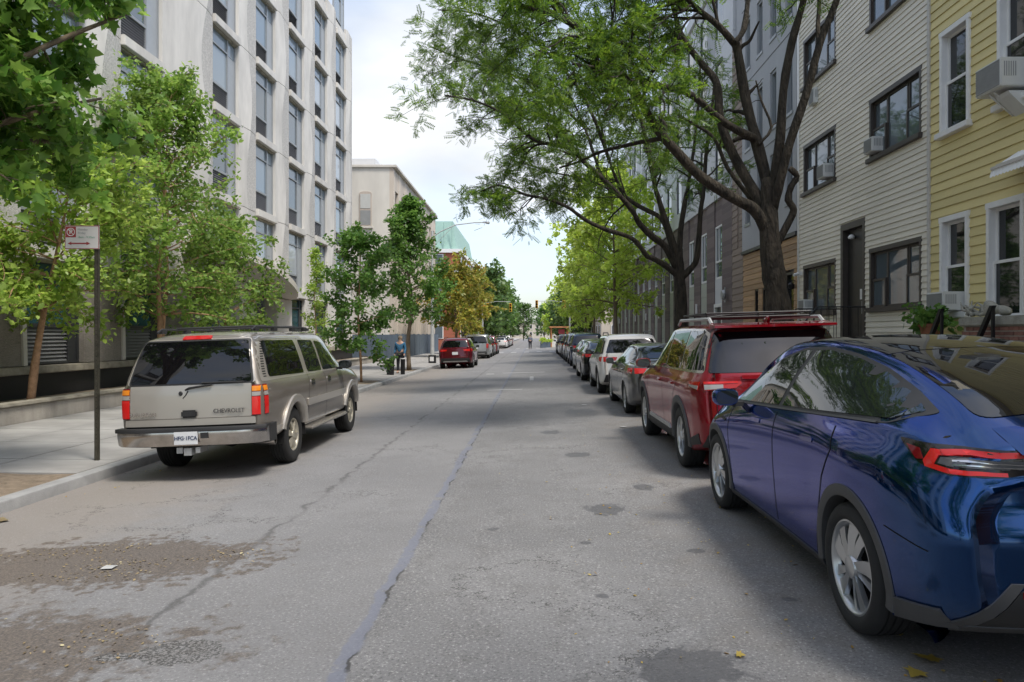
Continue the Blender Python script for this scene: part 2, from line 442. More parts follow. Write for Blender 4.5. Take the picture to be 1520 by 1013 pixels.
    mul1 = math_('MAXIMUM', blob(-3.35, 5.75, 1.25, .60, .9, .14), blob(-3.4, 4.1, 1.35, .55, 1.0, .25))
    base = mixc(math_('MULTIPLY', mul1, .78), base, mixc(rng(agg.outputs['Fac'], .35, .65), (.060, .048, .040), (.135, .106, .080)))
    hole = math_('MAXIMUM', blob(-1.95, 4.02, .24, .17, .28, .05), blob(-2.25, 3.98, .16, .05, .4, .1))
    base = mixc(math_('MULTIPLY', hole, .85), base, mixc(rng(agg.outputs['Fac'], .42, .6), (.045, .044, .042), (.22, .215, .21)))
    lk(base, b.inputs['Base Color'])
    ro = rng(oil, 0, 1, .86, .62); lk(ro, b.inputs['Roughness'])
    h = math_('MULTIPLY', agg.outputs['Fac'], .008)
    bp = N(nt, 'ShaderNodeBump'); bp.inputs['Strength'].default_value = .75; bp.inputs['Distance'].default_value = 1.0
    lk(h, bp.inputs['Height']); lk(bp.outputs[0], b.inputs['Normal'])
    return m
road_material()

# ================================================================ ground, road, kerbs, pavements
KL, KR = -5.5, 3.95           # kerb lines
WL, WR = -9.7, 7.8            # back of pavement
def sheet(name, x0, x1, y0, y1, zf, mat, nx=1, ny=1):
    mb = MB(); vs_ = []
    for i in range(nx + 1):
        for j in range(ny + 1):
            x = x0 + (x1 - x0) * i / nx; y = y0 + (y1 - y0) * j / ny; vs_.append((x, y, zf(x, y)))
    fs_ = [(i*(ny+1)+j, (i+1)*(ny+1)+j, (i+1)*(ny+1)+j+1, i*(ny+1)+j+1) for i in range(nx) for j in range(ny)]
    mb.add(vs_, fs_)
    return struct(mb.build(name, mat, fix=False))
sheet('ground', -900, 900, -300, 1500, lambda x, y: -.75, 'ground_mat')
sheet('road', KL, KR, -30, 420, lambda x, y: ROADZ(x), 'road_asphalt', 6, 40)
sheet('cross_street_left', -70, KL, 74, 87, lambda x, y: ROADZ(KL) - .004, 'asphalt_far')
sheet('cross_street_right', KR, 70, 74, 87, lambda x, y: ROADZ(KR) - .004, 'asphalt_far')
ZL, ZR = ROADZ(KL) + .13, ROADZ(KR) + .13
def zwl(x): return ZL + (KL - x) * .012
def zwr(x): return ZR + (x - KR) * .012
PIT = (-7.05, -5.68, 4.4, 9.05)      # bare tree pit behind the kerb
def pavement(name, xa, xb, y0, y1, zf, holes, step=1.5, slab_to=50):
    """flags as separate pieces on a bed; flags near the camera are objects, the far stretch is one sheet"""
    bed = sheet(name, min(xa, xb), max(xa, xb), y0, y1, lambda x, y: zf(x) - .03, 'mortar')
    x0, x1 = min(xa, xb), max(xa, xb); n = max(1, round((x1 - x0) / step)); dx = (x1 - x0) / n
    cache = {}
    y = y0
    while y < min(y1, slab_to) - .2:
        ye = min(y + step, y1)
        for i in range(n):
            a, c = x0 + i*dx + .004, x0 + (i+1)*dx - .004
            pieces = [(a, c, y + .004, ye - .004)]
            for (hx0, hx1, hy0, hy1) in holes:
                new = []
                for (p, q, r_, s_) in pieces:
                    if q <= hx0 or p >= hx1 or s_ <= hy0 or r_ >= hy1: new.append((p, q, r_, s_)); continue
                    if p < hx0 - .02: new.append((p, hx0, r_, s_))
                    if q > hx1 + .02: new.append((hx1, q, r_, s_))
                    m0, m1 = max(p, hx0), min(q, hx1)
                    if r_ < hy0 - .02: new.append((m0, m1, r_, hy0))
                    if s_ > hy1 + .02: new.append((m0, m1, hy1, s_))
                pieces = new
            for (p, q, r_, s_) in pieces:
                key = (round(q - p, 2), round(s_ - r_, 2))
                if key not in cache:
                    cache[key] = MB().box(-(q-p)/2, (q-p)/2, -(s_-r_)/2, (s_-r_)/2, -.06, 0).mesh('slab', bevel=.006)
                cx = (p + q) / 2
                o = link('slab', cache[key], 'concrete_walk', bed, (cx, (r_+s_)/2, zf(cx) + rnd.uniform(-.002, .002)))
                o.rotation_euler = (rnd.uniform(-.001, .001), -.012 if xa > 0 else .012, 0)
        y = ye
    if y1 > slab_to:
        o = sheet('slab_field', x0, x1, max(y0, y), y1, lambda x, y_: zf(x), 'concrete_walk'); del o['kind']; o.parent = bed; 
    return bed
STP = (-7.1, -5.72, 25.3, 27.3); STP2 = (-7.0, -5.72, 34.3, 36.3)
pavement('pavement_left', KL - .17, WL, -14, 73, zwl, [PIT, STP, STP2])
pavement('pavement_right', KR + .17, WR, -14, 73, zwr, [(4.2, 5.4, 13.0, 14.6), (4.2, 5.4, 22.6, 24.2)])
for nm, xa, xb, zf in (('pavement_left_far', KL - .17, WL, zwl), ('pavement_right_far', KR + .17, WR, zwr)):
    sheet(nm, min(xa, xb), max(xa, xb), 88, 420, lambda x, y, zf=zf: zf(x), 'concrete_walk')
def kerb(name, xk, side, y0, y1, zt):
    root = struct(MB().box(xk + side*.02, xk + side*.15, y0 + .01, y1 - .01, zt - .4, zt - .09).build(name, 'mortar'))
    L_ = 3.05; me = None; k = 0; y = y0
    prof = [(0, -.34), (0, -.028), (.008, -.010), (.028, 0), (.165, 0), (.165, -.34)]
    me = MB().prism([(p[0]*side, p[1]) for p in prof], -L_/2 + .006, L_/2 - .006, axis='y').mesh('kerb_stone', smooth=30)
    while y + L_ <= y1 + .1:
        link('kerb_stone', me, 'kerb_stone', root, (xk + rnd.uniform(-.004, .004), y + L_/2, zt + rnd.uniform(-.004, .004))); y += L_
    return root
kerb('kerb_left', KL, -1, -14, 73, ZL); kerb('kerb_right', KR, 1, -14, 73, ZR)
def pit(name, b, zf, parentless=True):
    o = sheet(name, b[0], b[1], b[2], b[3], lambda x, y: zf(x) - .006 - .018 * abs(math.sin(3.1*x + 2.3*y)), 'soil', 10, 16)
    return o
pit('tree_pit_soil', PIT, zwl); pit('tree_pit_soil', STP, zwl); pit('tree_pit_soil', STP2, zwl)
pit('tree_pit_soil', (4.2, 5.4, 13.0, 14.6), zwr); pit('tree_pit_soil', (4.2, 5.4, 22.6, 24.2), zwr)

# worn road markings
mk = MB()
def mark(x0, x1, y0, y1): mk.add([(x0, y0, ROADZ(x0)+.005), (x1, y0, ROADZ(x1)+.005), (x1, y1, ROADZ(x1)+.005), (x0, y1, ROADZ(x0)+.005)], [(0, 1, 2, 3)])
for i in range(7): mark(-4.7 + i*1.25, -4.2 + i*1.25, 70.0, 73.0)
for i in range(7): mark(-4.7 + i*1.25, -4.2 + i*1.25, 88.5, 91.5)
mark(-1.45, -.35, 22.6, 22.85); mark(-2.1, -1.75, 32.0, 32.6); mark(-1.4, .5, 32.6, 33.0); mark(-.15, .0, 27.0, 29.5)
struct(mk.build('road_marking', 'paint_worn', fix=False))
# ================================================================ concrete building with sculpted piers
XA = -11.5
def concrete_building():
    root = thing('concrete_building', 'six-storey pale concrete building with sculpted wavy piers and louvred windows', 'building', (XA, 20, 0))
    root.matrix_world  # parts use world coordinates, offset below
    off = Vector((-XA, -20, 0))
    def P(mb, name, mat, parent=root, **k):
        o = mb.build(name, mat, parent, **k)
        if parent is root: o.location = off
        return o
    P(MB().box(-27, XA - .52, -2, 46, -.5, 20.0), 'core_wall', 'precast')
    bays = [(.1, 2.35), (4.15, 6.4), (8.2, 10.45), (12.25, 14.5), (16.3, 18.55), (20.25, 22.5), (26.05, 28.3), (30.1, 32.35), (34.15, 36.4), (38.2, 40.45), (42.25, 44.5)]
    lev = [3.6 + 3.15 * k for k in range(6)]
    W, H = 2.25, 2.85
    # window template (origin: near lower corner on the facade plane)
    def window_unit(fm, gm, H, split=.66, lv=.27, tr=.78):
        d = -.14
        f = MB()
        f.box(d-.05, d+.05, 0, .06, 0, H).box(d-.05, d+.05, W-.06, W, 0, H).box(d-.05, d+.05, .06, W-.06, 0, .06).box(d-.05, d+.05, .06, W-.06, H-.06, H)
        f.box(d-.04, d+.055, split*W, split*W+.07, .06, H-.06).box(d-.04, d+.052, .06, split*W, tr*H, tr*H+.06).box(d-.04, d+.06, .06, split*W, lv*H, lv*H+.08)
        win = f.build('window', fm, None)
        MB().box(d-.03, d, .06, split*W, lv*H+.08, tr*H).build('pane', gm, win)
        MB().box(d-.03, d-.004, .06, split*W, tr*H+.06, H-.06).build('transom_pane', gm, win)
        MB().box(d-.03, d+.02, split*W+.07, W-.06, .06, tr*H-.02).build('side_panel', 'grey_panel' if fm == 'grey_frame' else 'dark_metal', win)
        MB().box(d-.03, d-.002, split*W+.07, W-.06, tr*H+.02, H-.06).build('side_pane', gm, win)
        lo = MB(); n = 9
        lo.box(d-.04, d-.03, .06, split*W, .06, lv*H)
        for i in range(n):
            z = .06 + (lv*H - .06) * (i + .5) / n
            lo.add([(d+.03, .06, z-.045), (d+.03, split*W, z-.045), (d-.02, split*W, z+.03), (d-.02, .06, z+.03)], [(0, 1, 2, 3)])
        lo.build('louver', 'louver', win, fix=False)
        return win
    tpl = window_unit('grey_frame', 'win_blind_sky', H)
    tplg = window_unit('dark_metal', 'win_teal', 2.45, .80, .36, .80)
    first = [True, True]
    for (y0, y1) in bays:
        for z in lev:
            wv = tpl if first[0] else copy_tree(tpl); first[0] = False
            wv.parent = root; wv.location = off + Vector((XA, y0, z + .17))
            gmv = rnd.choice(['win_blind_sky', 'win_blind_sky', 'win_blind_sky_pale', 'win_glass', 'win_sky'])
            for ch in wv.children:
                if ch.name.startswith('pane') and gmv != 'win_blind_sky': ch.material_slots[0].link = 'OBJECT'; ch.material_slots[0].material = M(gmv)
            sp = MB().box(XA-.52, XA+.13, y0+.005, y1-.005, z-.13, z+.165)
            P(sp, 'spandrel', 'precast', bevel=.015)
            # thin drip edge under each spandrel
            P(MB().box(XA-.5, XA-.02, y0+.01, y1-.01, z-.20, z-.134), 'lintel', 'weathered_ledge')
        if 25 < y0 < 33: continue
        wv = tplg if first[1] else copy_tree(tplg); first[1] = False
        wv.parent = root; wv.location = off + Vector((XA, y0, 1.0))
    # piers, one sculpted panel pair per storey
    gaps = [(2.35, 4.15), (6.4, 8.2), (10.45, 12.25), (14.5, 16.3), (18.55, 20.25), (22.5, 26.05)] + [(bays[i][1], bays[i+1][0]) for i in range(6, 10)] + [(44.5, 46.0)]
    for gi, (y0, y1) in enumerate(gaps):
        wide = (y1 - y0) > 3
        zs = [3.47] + [z + 3.15 for z in lev[:-1]] + [20.4]
        for k in range(len(zs) - 1):
            za, zb_ = zs[k] + .012, zs[k+1] - .012
            n = 9; sm = MB(); rg = MB(); sv = []; rv = []
            for i in range(n + 1):
                z = za + (zb_ - za) * i / n
                ph = 2 * PI * (z - 3.5) / 6.3 + (PI if gi % 2 else 0)
                frac = (.80 + .07 * math.sin(ph)) if wide else (.52 + .12 * math.sin(ph))
                yr = y0 + (y1 - y0) * frac; p = .085 + .04 * math.sin(ph + 1.2) if not wide else .10 + .05 * math.sin(ph)
                bow = .10 * math.sin(ph * .5)
                sv += [(XA-.52, y0, z), (XA+.02, y0+.012, z), (XA+.06+bow*.3, y0 + (yr-y0)*.5, z), (XA+p, yr, z)]
                rv += [(XA+p, yr, z), (XA + p*.45 + .015, yr + (y1-yr)*.55, z), (XA+.02, y1-.012, z), (XA-.52, y1, z)]
            fs_ = [(i*4+j, i*4+j+1, i*4+j+5, i*4+j+4) for i in range(n) for j in range(3)]
            caps = [(0, 1, 2, 3), (n*4+3, n*4+2, n*4+1, n*4)]
            sm.add(sv, fs_ + caps); rg.add(rv, fs_ + caps)
            P(sm, 'smooth_pier_panel', 'precast', smooth=40); P(rg, 'rough_pier_panel', 'precast_rough', smooth=40)
        # ground storey pier
        P(MB().box(XA-.52, XA+.05, y0+.02, y1-.02 if not wide else y0+2.4, .98, 3.45), 'ground_pier', 'ribbed_stone' if y0 < 25 else 'precast', bevel=.02)
        if y0 < 20:
            P(MB().hexa([(XA-.5, y1-.02, 1.0), (XA+.10, y1-.02, 1.0), (XA+.10, y1+.10, 1.0), (XA-.5, y1+.10, 1.0), (XA-.5, y1-.10, 3.45), (XA+.10, y1-.16, 3.45), (XA+.10, y1+.02, 3.45), (XA-.5, y1+.02, 3.45)]), 'ground_fin', 'precast')
    P(MB().box(XA-.5, XA+.16, -2, 24.9, .80, .975), 'sill_ledge', 'weathered_ledge', bevel=.02)
    P(MB().box(XA-.5, XA+.16, 34.1, 46, .80, .975), 'sill_ledge', 'weathered_ledge', bevel=.02)
    P(MB().box(XA-.5, XA+.05, -2, 24.9, -.4, .795), 'base_wall', 'black_wall')
    P(MB().box(XA-.5, XA+.05, 34.1, 46, -.4, .795), 'base_wall', 'black_wall')
    # entrance: recess, glazing and the curved canopy
    P(MB().box(XA-.5, XA-.4, 24.95, 34.05, -.3, 3.4), 'entrance_backdrop', 'black_wall')
    ent = P(MB().box(XA-.39, XA-.30, 25.0, 25.12, 0, 3.3).box(XA-.39, XA-.30, 27.3, 27.42, 0, 3.3).box(XA-.39, XA-.30, 29.6, 29.72, 0, 3.3).box(XA-.39, XA-.30, 31.9, 32.02, 0, 3.3).box(XA-.39, XA-.30, 25.12, 32, 2.2, 2.3), 'entrance_frame', 'grey_frame')
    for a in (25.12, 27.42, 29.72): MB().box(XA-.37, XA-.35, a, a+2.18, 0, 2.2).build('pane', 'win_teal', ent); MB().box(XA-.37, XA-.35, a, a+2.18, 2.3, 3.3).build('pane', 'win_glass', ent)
    P(MB().box(XA-.35, XA+.2, 32.1, 34.05, -.2, 3.3), 'entrance_pier', 'canopy_white', bevel=.02)
    can = MB(); v = []; n = 20
    for i in range(n + 1):
        t = i / n; y = 23.6 + 10.6 * t; e = t*t*(3-2*t); z = 4.75 - 1.15 * e; xf = XA + .45 + 1.15 * math.sin(PI * min(1, t*1.04)) ** .8
        v += [(XA-.05, y, z+.05), (xf, y, z+.04), (xf, y, z-.22), (XA-.05, y, z-.55 + .25*t)]
    can.add(v, [(i*4+j, i*4+(j+1) % 4, i*4+4+(j+1) % 4, i*4+4+j) for i in range(n) for j in range(4)] + [(3, 2, 1, 0), (n*4, n*4+1, n*4+2, n*4+3)])
    P(can, 'entrance_canopy', 'canopy_white', smooth=35)
    P(MB().box(-14.5, XA-.9, 41.0, 44.5, 20.0, 21.6), 'roof_plant_room', 'grey_panel')
    P(MB().box(XA-.7, XA-.02, -2, 45.98, 19.55, 20.05), 'parapet_wall', 'precast')
    return root
concrete_building()

# low planter wall in front of it
def planter(name, label, y0, y1, xf=-9.72, zt=.42):
    root = thing(name, label, 'planter wall', (xf, (y0+y1)/2, 0), group='planter walls along the concrete building')
    off = Vector((-xf, -(y0+y1)/2, 0))
    o = MB().box(xf-.22, xf, y0, y1, -.2, zt-.07).build('wall', 'planter_wall', root, bevel=.012); o.location = off
    o = MB().box(xf-.27, xf+.05, y0-.03, y1+.03, zt-.068, zt).build('coping', 'weathered_ledge', root, bevel=.018); o.location = off
    o = MB().box(XA+.17, xf-.222, y0, y1, -.2, zt-.14).build('soil', 'soil', root); o.location = off
planter('planter_wall', 'low stained concrete planter wall with leaning tan-barked tree, in front of louvred windows', 5.0, 23.0)
planter('planter_wall', 'low concrete planter wall beyond the entrance canopy, behind young street trees', 34.5, 46.0, zt=.38)

# ================================================================ three-storey limestone building + hoarding
def limestone_building():
    X0, Y0, Y1, HT = -9.8, 51.0, 72.6, 13.4
    root = thing('limestone_building', 'pale three-storey stone building with arched window in its blank side wall', 'building', (X0, Y0, 0)); off = Vector((-X0, -Y0, 0))
    def P(mb, name, mat, **k): o = mb.build(name, mat, root, **k); o.location = off; return o
    P(MB().box(-26, X0-.30, Y0, Y1, -.5, HT), 'side_wall', 'limestone')
    P(MB().box(-26.1, X0+.22, Y0-.12, Y1+.1, HT+.002, HT+.20), 'cornice', 'limestone', bevel=.03)
    P(MB().box(-14.2, -11.4, Y0+1.5, Y0+6, HT+.20, HT+1.0), 'roof_hut', 'panel_white')
    for z0, z1 in ((9.3, 11.6), (5.2, 7.6)):
        poly = [(-12.2, z0), (-11.35, z0)] + [(-11.775 + .425*math.cos(a), z1 + .14*math.sin(a)) for a in np.linspace(0, PI, 9)]
        f = P(MB().prism(poly, Y0-.05, Y0-.002, 'y'), 'window', 'curtain')
        MB().box(-12.13, -11.42, Y0-.07, Y0-.052, z0+.08, z0+(z1-z0)*.48).build('pane', 'ac_grille', f)
        MB().box(-12.13, -11.42, Y0-.07, Y0-.052, z0+(z1-z0)*.54, z1-.05).build('pane', 'blind', f)
        MB().box(-12.3, -11.25, Y0-.14, Y0-.003, z0-.14, z0-.004).build('sill', 'limestone', f)
    # front: piers between tall windows
    n = 9; w_ = (Y1 - Y0) / n
    for i in range(n + 1):
        y = Y0 + i * w_
        P(MB().box(X0-.30, X0, max(Y0, y-.55), min(Y1, y+.55), 5.6, HT-.004), 'pier', 'limestone_front')
    for i in range(n):
        ya, yb = Y0 + i*w_ + .55, Y0 + (i+1)*w_ - .55
        for (a, b_) in ((5.6, 6.2), (8.6, 9.3), (11.9, HT-.01)): P(MB().box(X0-.298, X0-.03, ya, yb, a, b_), 'spandrel', 'limestone_front')
        for (a, b_) in ((6.2, 8.6), (9.3, 11.9)):
            f = P(MB().box(X0-.29, X0-.2, ya, ya+.09, a, b_).box(X0-.29, X0-.2, yb-.09, yb, a, b_).box(X0-.29, X0-.21, ya+.09, yb-.09, (a+b_)/2-.04, (a+b_)/2+.04), 'window', 'bronze_frame')
            MB().box(X0-.27, X0-.25, ya+.09, yb-.09, a, b_).build('pane', 'win_glass_dark', f)
    m = 20; w2 = (Y1 - Y0) / m
    for i in range(m):
        y = Y0 + i*w2
        P(MB().box(X0-.30, X0+.03, y+.02, y+w2*.55, 1.7, 5.596), 'pilaster', 'limestone_front', bevel=.02)
    P(MB().box(X0-.299, X0-.2, Y0+.1, Y1-.1, -.3, 5.59), 'recess_wall', 'bronze_frame')
    return root
limestone_building()
hb = thing('hoarding', 'blue-grey plywood hoarding along the foot of the striped stone building', 'fence', (-9.6, 62, 0))
for i in range(9):
    MB().box(-.05, .05, -10.9 + i*2.44, -10.9 + (i+1)*2.44 - .03, -.1, 1.72).build('panel', 'hoarding_blue', hb, bevel=.006)
    MB().box(-.10, .07, -10.95 + i*2.44, -10.85 + i*2.44, -.1, 1.76).build('post', 'hoarding_blue', hb)
for k in range(9): MB().box(-3.2 + k*.36, -2.85 + k*.36, -11.08, -11.0, -.1, 1.7).build('panel', 'hoarding_blue', hb)

def brick_corner():
    X0, Y0 = -9.0, 88.0
    root = thing('brick_building', 'red brick corner building with green copper-clad top storeys', 'building', (X0, Y0, 0)); off = Vector((-X0, -Y0, 0))
    def P(mb, name, mat, **k): o = mb.build(name, mat, root, **k); o.location = off; return o
    P(MB().box(-26, X0, Y0, Y0+26, -.5, 11.6), 'wall', 'brick_plain')
    P(MB().box(-26.1, X0+.25, Y0-.25, Y0+26.2, 11.602, 12.05), 'cornice', 'white_trim')
    P(MB().box(-26.1, X0+.15, Y0-.15, Y0+26.2, 9.2, 9.55), 'band_course', 'white_trim')
    P(MB().box(-26.1, X0+.15, Y0-.15, Y0+26.2, 6.0, 6.35), 'band_course', 'white_trim')
    P(MB().hexa([(-26, Y0+.3, 12.05), (X0-.3, Y0+.3, 12.05), (X0-.3, Y0+25, 12.05), (-26, Y0+25, 12.05), (-26, Y0+1.2, 15.6), (X0-.9, Y0+1.2, 15.6), (X0-.9, Y0+24, 15.6), (-26, Y0+24, 15.6)]), 'copper_roof', 'copper_green')
    for i in range(12): P(MB().box(X0-.9-1.0*i-.04, X0-.9-1.0*i+.04, Y0+.18, Y0+.26, 12.05, 15.3), 'roof_seam', 'copper_green')
    for k, z in enumerate((1.2, 3.4, 6.9, 9.75)):
        for i in range(4):
            x = X0 - 1.9 - 2.5*i
            f = P(MB().box(x-1.2, x, Y0-.06, Y0-.002, z, z+1.7), 'window', 'white_trim'); MB().box(x-1.1, x-.1, Y0-.09, Y0-.062, z+.1, z+1.6).build('pane', 'win_glass', f)
        for i in range(7):
            y = Y0 + 1.5 + 3.2*i
            f = P(MB().box(X0+.002, X0+.06, y, y+1.4, z, z+1.7), 'window', 'white_trim'); MB().box(X0+.062, X0+.09, y+.1, y+1.3, z+.1, z+1.6).build('pane', 'win_glass', f)
brick_corner()

# ================================================================ right-hand houses
XR = 7.8
def board_unit(thick, h, name):
    # wedge clapboard of unit length along y, outer face towards -x, lower edge proud
    return MB().add([(0, -.5, 0), (-thick, -.5, 0), (-thick*.35, -.5, h), (0, -.5, h), (0, .5, 0), (-thick, .5, 0), (-thick*.35, .5, h), (0, .5, h)],
                    [(0, 1, 2, 3), (7, 6, 5, 4), (1, 0, 4, 5), (2, 1, 5, 6), (3, 2, 6, 7), (0, 3, 7, 4)]).mesh(name)
def siding(root, off, mat, y0, y1, z0, z1, sp, openings, thick=.022, name='clapboard', x=XR, joint=None):
    me = board_unit(thick, sp * .985, name); z = z0
    while z < z1 - .02:
        iv = [(y0, y1)]; zc = z + sp * .5
        for (a, b_, c, d) in openings:
            if c < zc < d:
                nv = []
                for (p, q) in iv:
                    if q <= a or p >= b_: nv.append((p, q)); continue
                    if a - p > .03: nv.append((p, a))
                    if q - b_ > .03: nv.append((b_, q))
                iv = nv
        for (p, q) in iv:
            cuts = [p]
            if joint and q - p > joint: cuts.append(p + (q-p) * rnd.uniform(.35, .65))
            cuts.append(q)
            for a, b_ in zip(cuts[:-1], cuts[1:]):
                o = link(name, me, mat, root); o.location = Vector((x + rnd.uniform(-.0015, .0015), (a+b_)/2, z)) + off; o.scale = (1, b_ - a - .002, 1)
        z += sp
def house_window(P, y0, y1, z0, z1, style, casing, frame, gm='win_glass_dark', x=XR, rec=.12, sillm=None, shade=None, ext=.02):
    c = .085
    # casing sits proud of the siding, reveal runs back to the frame
    cs = MB()
    cs.box(x-.045-ext, x+rec, y0, y0+c, z0, z1).box(x-.045-ext, x+rec, y1-c, y1, z0, z1).box(x-.048-ext, x+rec, y0-.02, y1+.02, z1-c, z1+.02)
    win = P(cs, 'window', casing, bevel=.006)
    MB().box(x-.12-ext, x+rec, y0-.05, y1+.05, z0-.09, z0+.02).build('sill', sillm or casing, win, bevel=.01)
    a, b_, lo, hi = y0+c, y1-c, z0+.02, z1-c
    xf = x + rec
    def sash(ya, yb, za, zb_, xx, nm='sash'):
        f = .05
        s = MB().box(xx-.04, xx, ya, ya+f, za, zb_).box(xx-.04, xx, yb-f, yb, za, zb_).box(xx-.04, xx, ya+f, yb-f, za, za+f).box(xx-.04, xx, ya+f, yb-f, zb_-f, zb_).build(nm, frame, win)
        MB().box(xx-.018, xx-.010, ya+f, yb-f, za+f, zb_-f).build('pane', gm, win)
    if style == 'sash':
        mid = (lo + hi) / 2
        sash(a, b_, mid-.03, hi, xf-.02); sash(a, b_, lo, mid+.03, xf-.07, 'sash')
    elif style == 'fixed':
        sash(a, b_, lo, hi, xf-.02)
    else:
        t = (b_ - a); mid = (lo + hi) / 2
        y_a, y_b = a + t*.27, a + t*.70
        sash(a, y_a, lo, mid+.02, xf-.07); sash(a, y_a, mid-.02, hi, xf-.02)
        sash(y_b, b_, lo, mid+.02, xf-.07); sash(y_b, b_, mid-.02, hi, xf-.02)
        sash(y_a, y_b, lo, hi, xf-.03)
    if shade:
        s0, s1, mt = shade
        MB().box(xf-.0155-.0035-.062, xf-.0815, a+.05, b_-.05, lo+(hi-lo)*s0, lo+(hi-lo)*s1).build('blind', mt, win) if style == 'sashx' else MB().box(xf-.0090, xf-.004, a+.05, b_-.05, lo+(hi-lo)*s0, lo+(hi-lo)*s1).build('blind', mt, win)
    return win
def ac_unit(label, y0, z0, w_=.46, h=.34, d=.38, x=XR, bracket=False):
    root = thing('window_air_conditioner', label, 'air conditioner', (x, y0 + w_/2, z0))
    MB().box(-d, .05, -w_/2, w_/2, 0, h).build('case', 'ac_white', root, bevel=.015)
    MB().box(-d-.006, -d+.01, -w_/2+.03, w_/2-.03, .03, h-.03).build('rear_grille', 'ac_grille', root)
    g = MB()
    for i in range(10): z = .04 + (h-.08) * i / 9; g.box(-d-.012, -d-.007, -w_/2+.03, w_/2-.03, z-.006, z+.004)
    for s in (-1, 1):
        for i in range(6): yy = -d + .05 + i*.035; g.box(yy, yy+.016, s*(w_/2+.001) - .003, s*(w_/2+.001)+.003, h*.35, h*.85)
    g.build('vent_slats', 'ac_grille', root)
    if bracket:
        MB().tube([(-d*.85, -.05, -.01), (.0, -.05, -.36)], .018, 6).tube([(-d*.85, .08, -.01), (.0, .08, -.36)], .018, 6).build('bracket', 'ac_white', root)
        MB().add([(0, -.3, -.06), (-.34, -.3, -.06), (-.30, -.3, -.12), (0, -.3, -.40), (0, .02, -.06), (-.34, .02, -.06), (-.30, .02, -.12), (0, .02, -.40)], [(0,1,2,3), (7,6,5,4), (0,4,5,1), (1,5,6,2), (2,6,7,3), (3,7,4,0)]).build('support_shelf', 'ac_white', root)
    return root

def house_root(name, label, yc):
    root = thing(name, label, 'house', (XR, yc, .2)); off = Vector((-XR, -yc, -.2))
    def P(mb, nm, mat, **k): o = mb.build(nm, mat, root, **k); o.location = off; return o
    return root, off, P
# --- yellow house
root, off, P = house_root('yellow_house', 'yellow clapboard house with white-trimmed sash windows and a brick stoop wall', 10.6)
YY0, YY1 = 6.9, 14.30
ops = [(12.94, 13.88, 5.50, 7.42), (11.10, 12.16, 5.50, 7.52), (12.98, 13.88, 2.10, 3.90), (11.50, 12.45, 1.98, 3.92), (8.0, 9.0, 2.0, 3.95), (8.0, 9.0, 5.5, 7.45)]
P(MB().box(XR+.14, XR+9, YY0, YY1, -.3, 10.6), 'wall', 'siding_yellow')
for (a, b_, c, d) in ops: pass
siding(root, off, 'siding_yellow', YY0, YY1 - .05, .25, 10.5, .168, ops, thick=.032, joint=4.5)
# backing between boards and wall, broken by the window openings
def backing(P, y0, y1, z0, z1, ops, mat, x=XR):
    ys = sorted({y0, y1} | {v for o in ops for v in o[:2]}); 
    for a, b_ in zip(ys[:-1], ys[1:]):
        zz = sorted([(o[2], o[3]) for o in ops if o[0] < (a+b_)/2 < o[1]]); cur = z0
        for (p, q) in zz + [(z1, z1)]:
            if p - cur > .02: P(MB().box(x+.001, x+.139, a, b_, cur, p), 'sheathing', mat)
            cur = q
backing(P, YY0, YY1, .2, 10.5, ops, 'siding_yellow')
house_window(P, *ops[0], 'sash', 'white_trim', 'white_trim', shade=(.5, 1, 'blind'))
house_window(P, *ops[1], 'sash', 'white_trim', 'white_trim')
house_window(P, *ops[2], 'sash', 'white_trim', 'white_trim', shade=(.45, 1, 'curtain'))
house_window(P, *ops[3], 'sash', 'white_trim', 'white_trim', shade=(.5, 1, 'blind'))
house_window(P, *ops[4], 'sash', 'white_trim', 'white_trim'); house_window(P, *ops[5], 'sash', 'white_trim', 'white_trim')
P(MB().box(XR-.05, XR+.1, YY1-.05, YY1+.05, .2, 10.6), 'corner_board', 'old_trim', bevel=.008)
P(MB().box(XR-.35, XR+.3, YY0-.1, YY1, 10.5, 10.9), 'cornice', 'old_trim')
# corrugated awning
aw = MB(); v = []; n = 46
for i in range(n + 1):
    y = 9.75 + 1.9 * i / n; c = .02 * math.cos(i * PI)
    v += [(XR-.03, y, 4.62 + c), (XR-.46, y, 4.34 + c), (XR-.50, y, 4.22 - .02*abs(c)/.02*(i % 2)), ]
aw.add(v, [(i*3+j, i*3+j+1, i*3+j+4, i*3+j+3) for i in range(n) for j in range(2)])
P(aw, 'awning', 'white_trim', fix=False)
P(MB().box(XR-.49, XR-.47, 9.75, 11.65, 4.33, 4.37).box(XR-.40, XR-.38, 9.75, 11.65, 4.38, 4.42), 'awning_rib', 'old_trim')
ac_unit('large white window air conditioner on a bracket below the yellow house upper sash', 11.40, 5.60, .66, .46, .48, bracket=True)
ac_unit('white air conditioner in the yellow house lower window beside a potted shrub', 13.12, 2.14, .56, .34, .42)
# --- beige house
root, off, P = house_root('beige_house', 'beige vinyl-sided walk-up with dark-framed triple windows and a tall dark doorway', 17.8)
BY0, BY1 = 14.36, 21.38
bops = []
for z in (2.30, 5.74, 8.77, 11.9):
    bops += [(14.60, 16.86, z, z+1.36), (18.74, 20.98, z, z+1.36)]
door = (17.08, 18.42, .3, 4.46)
siding(root, off, 'siding_beige', BY0, BY1, .25, 14.2, .125, bops + [door], thick=.027, joint=5.0)
backing(P, BY0, BY1, .2, 14.3, bops + [door], 'siding_beige')
P(MB().box(XR+.14, XR+9, BY0, BY1, -.3, 14.3), 'wall', 'siding_beige')
P(MB().box(XR-.28, XR+.3, BY0, BY1, 14.3, 14.75), 'cornice', 'old_trim')
shades = [(.0, 1, 'curtain'), (.55, 1, 'blind'), None, (.0, 1, 'blind'), None, (.4, 1, 'blind'), None, None]
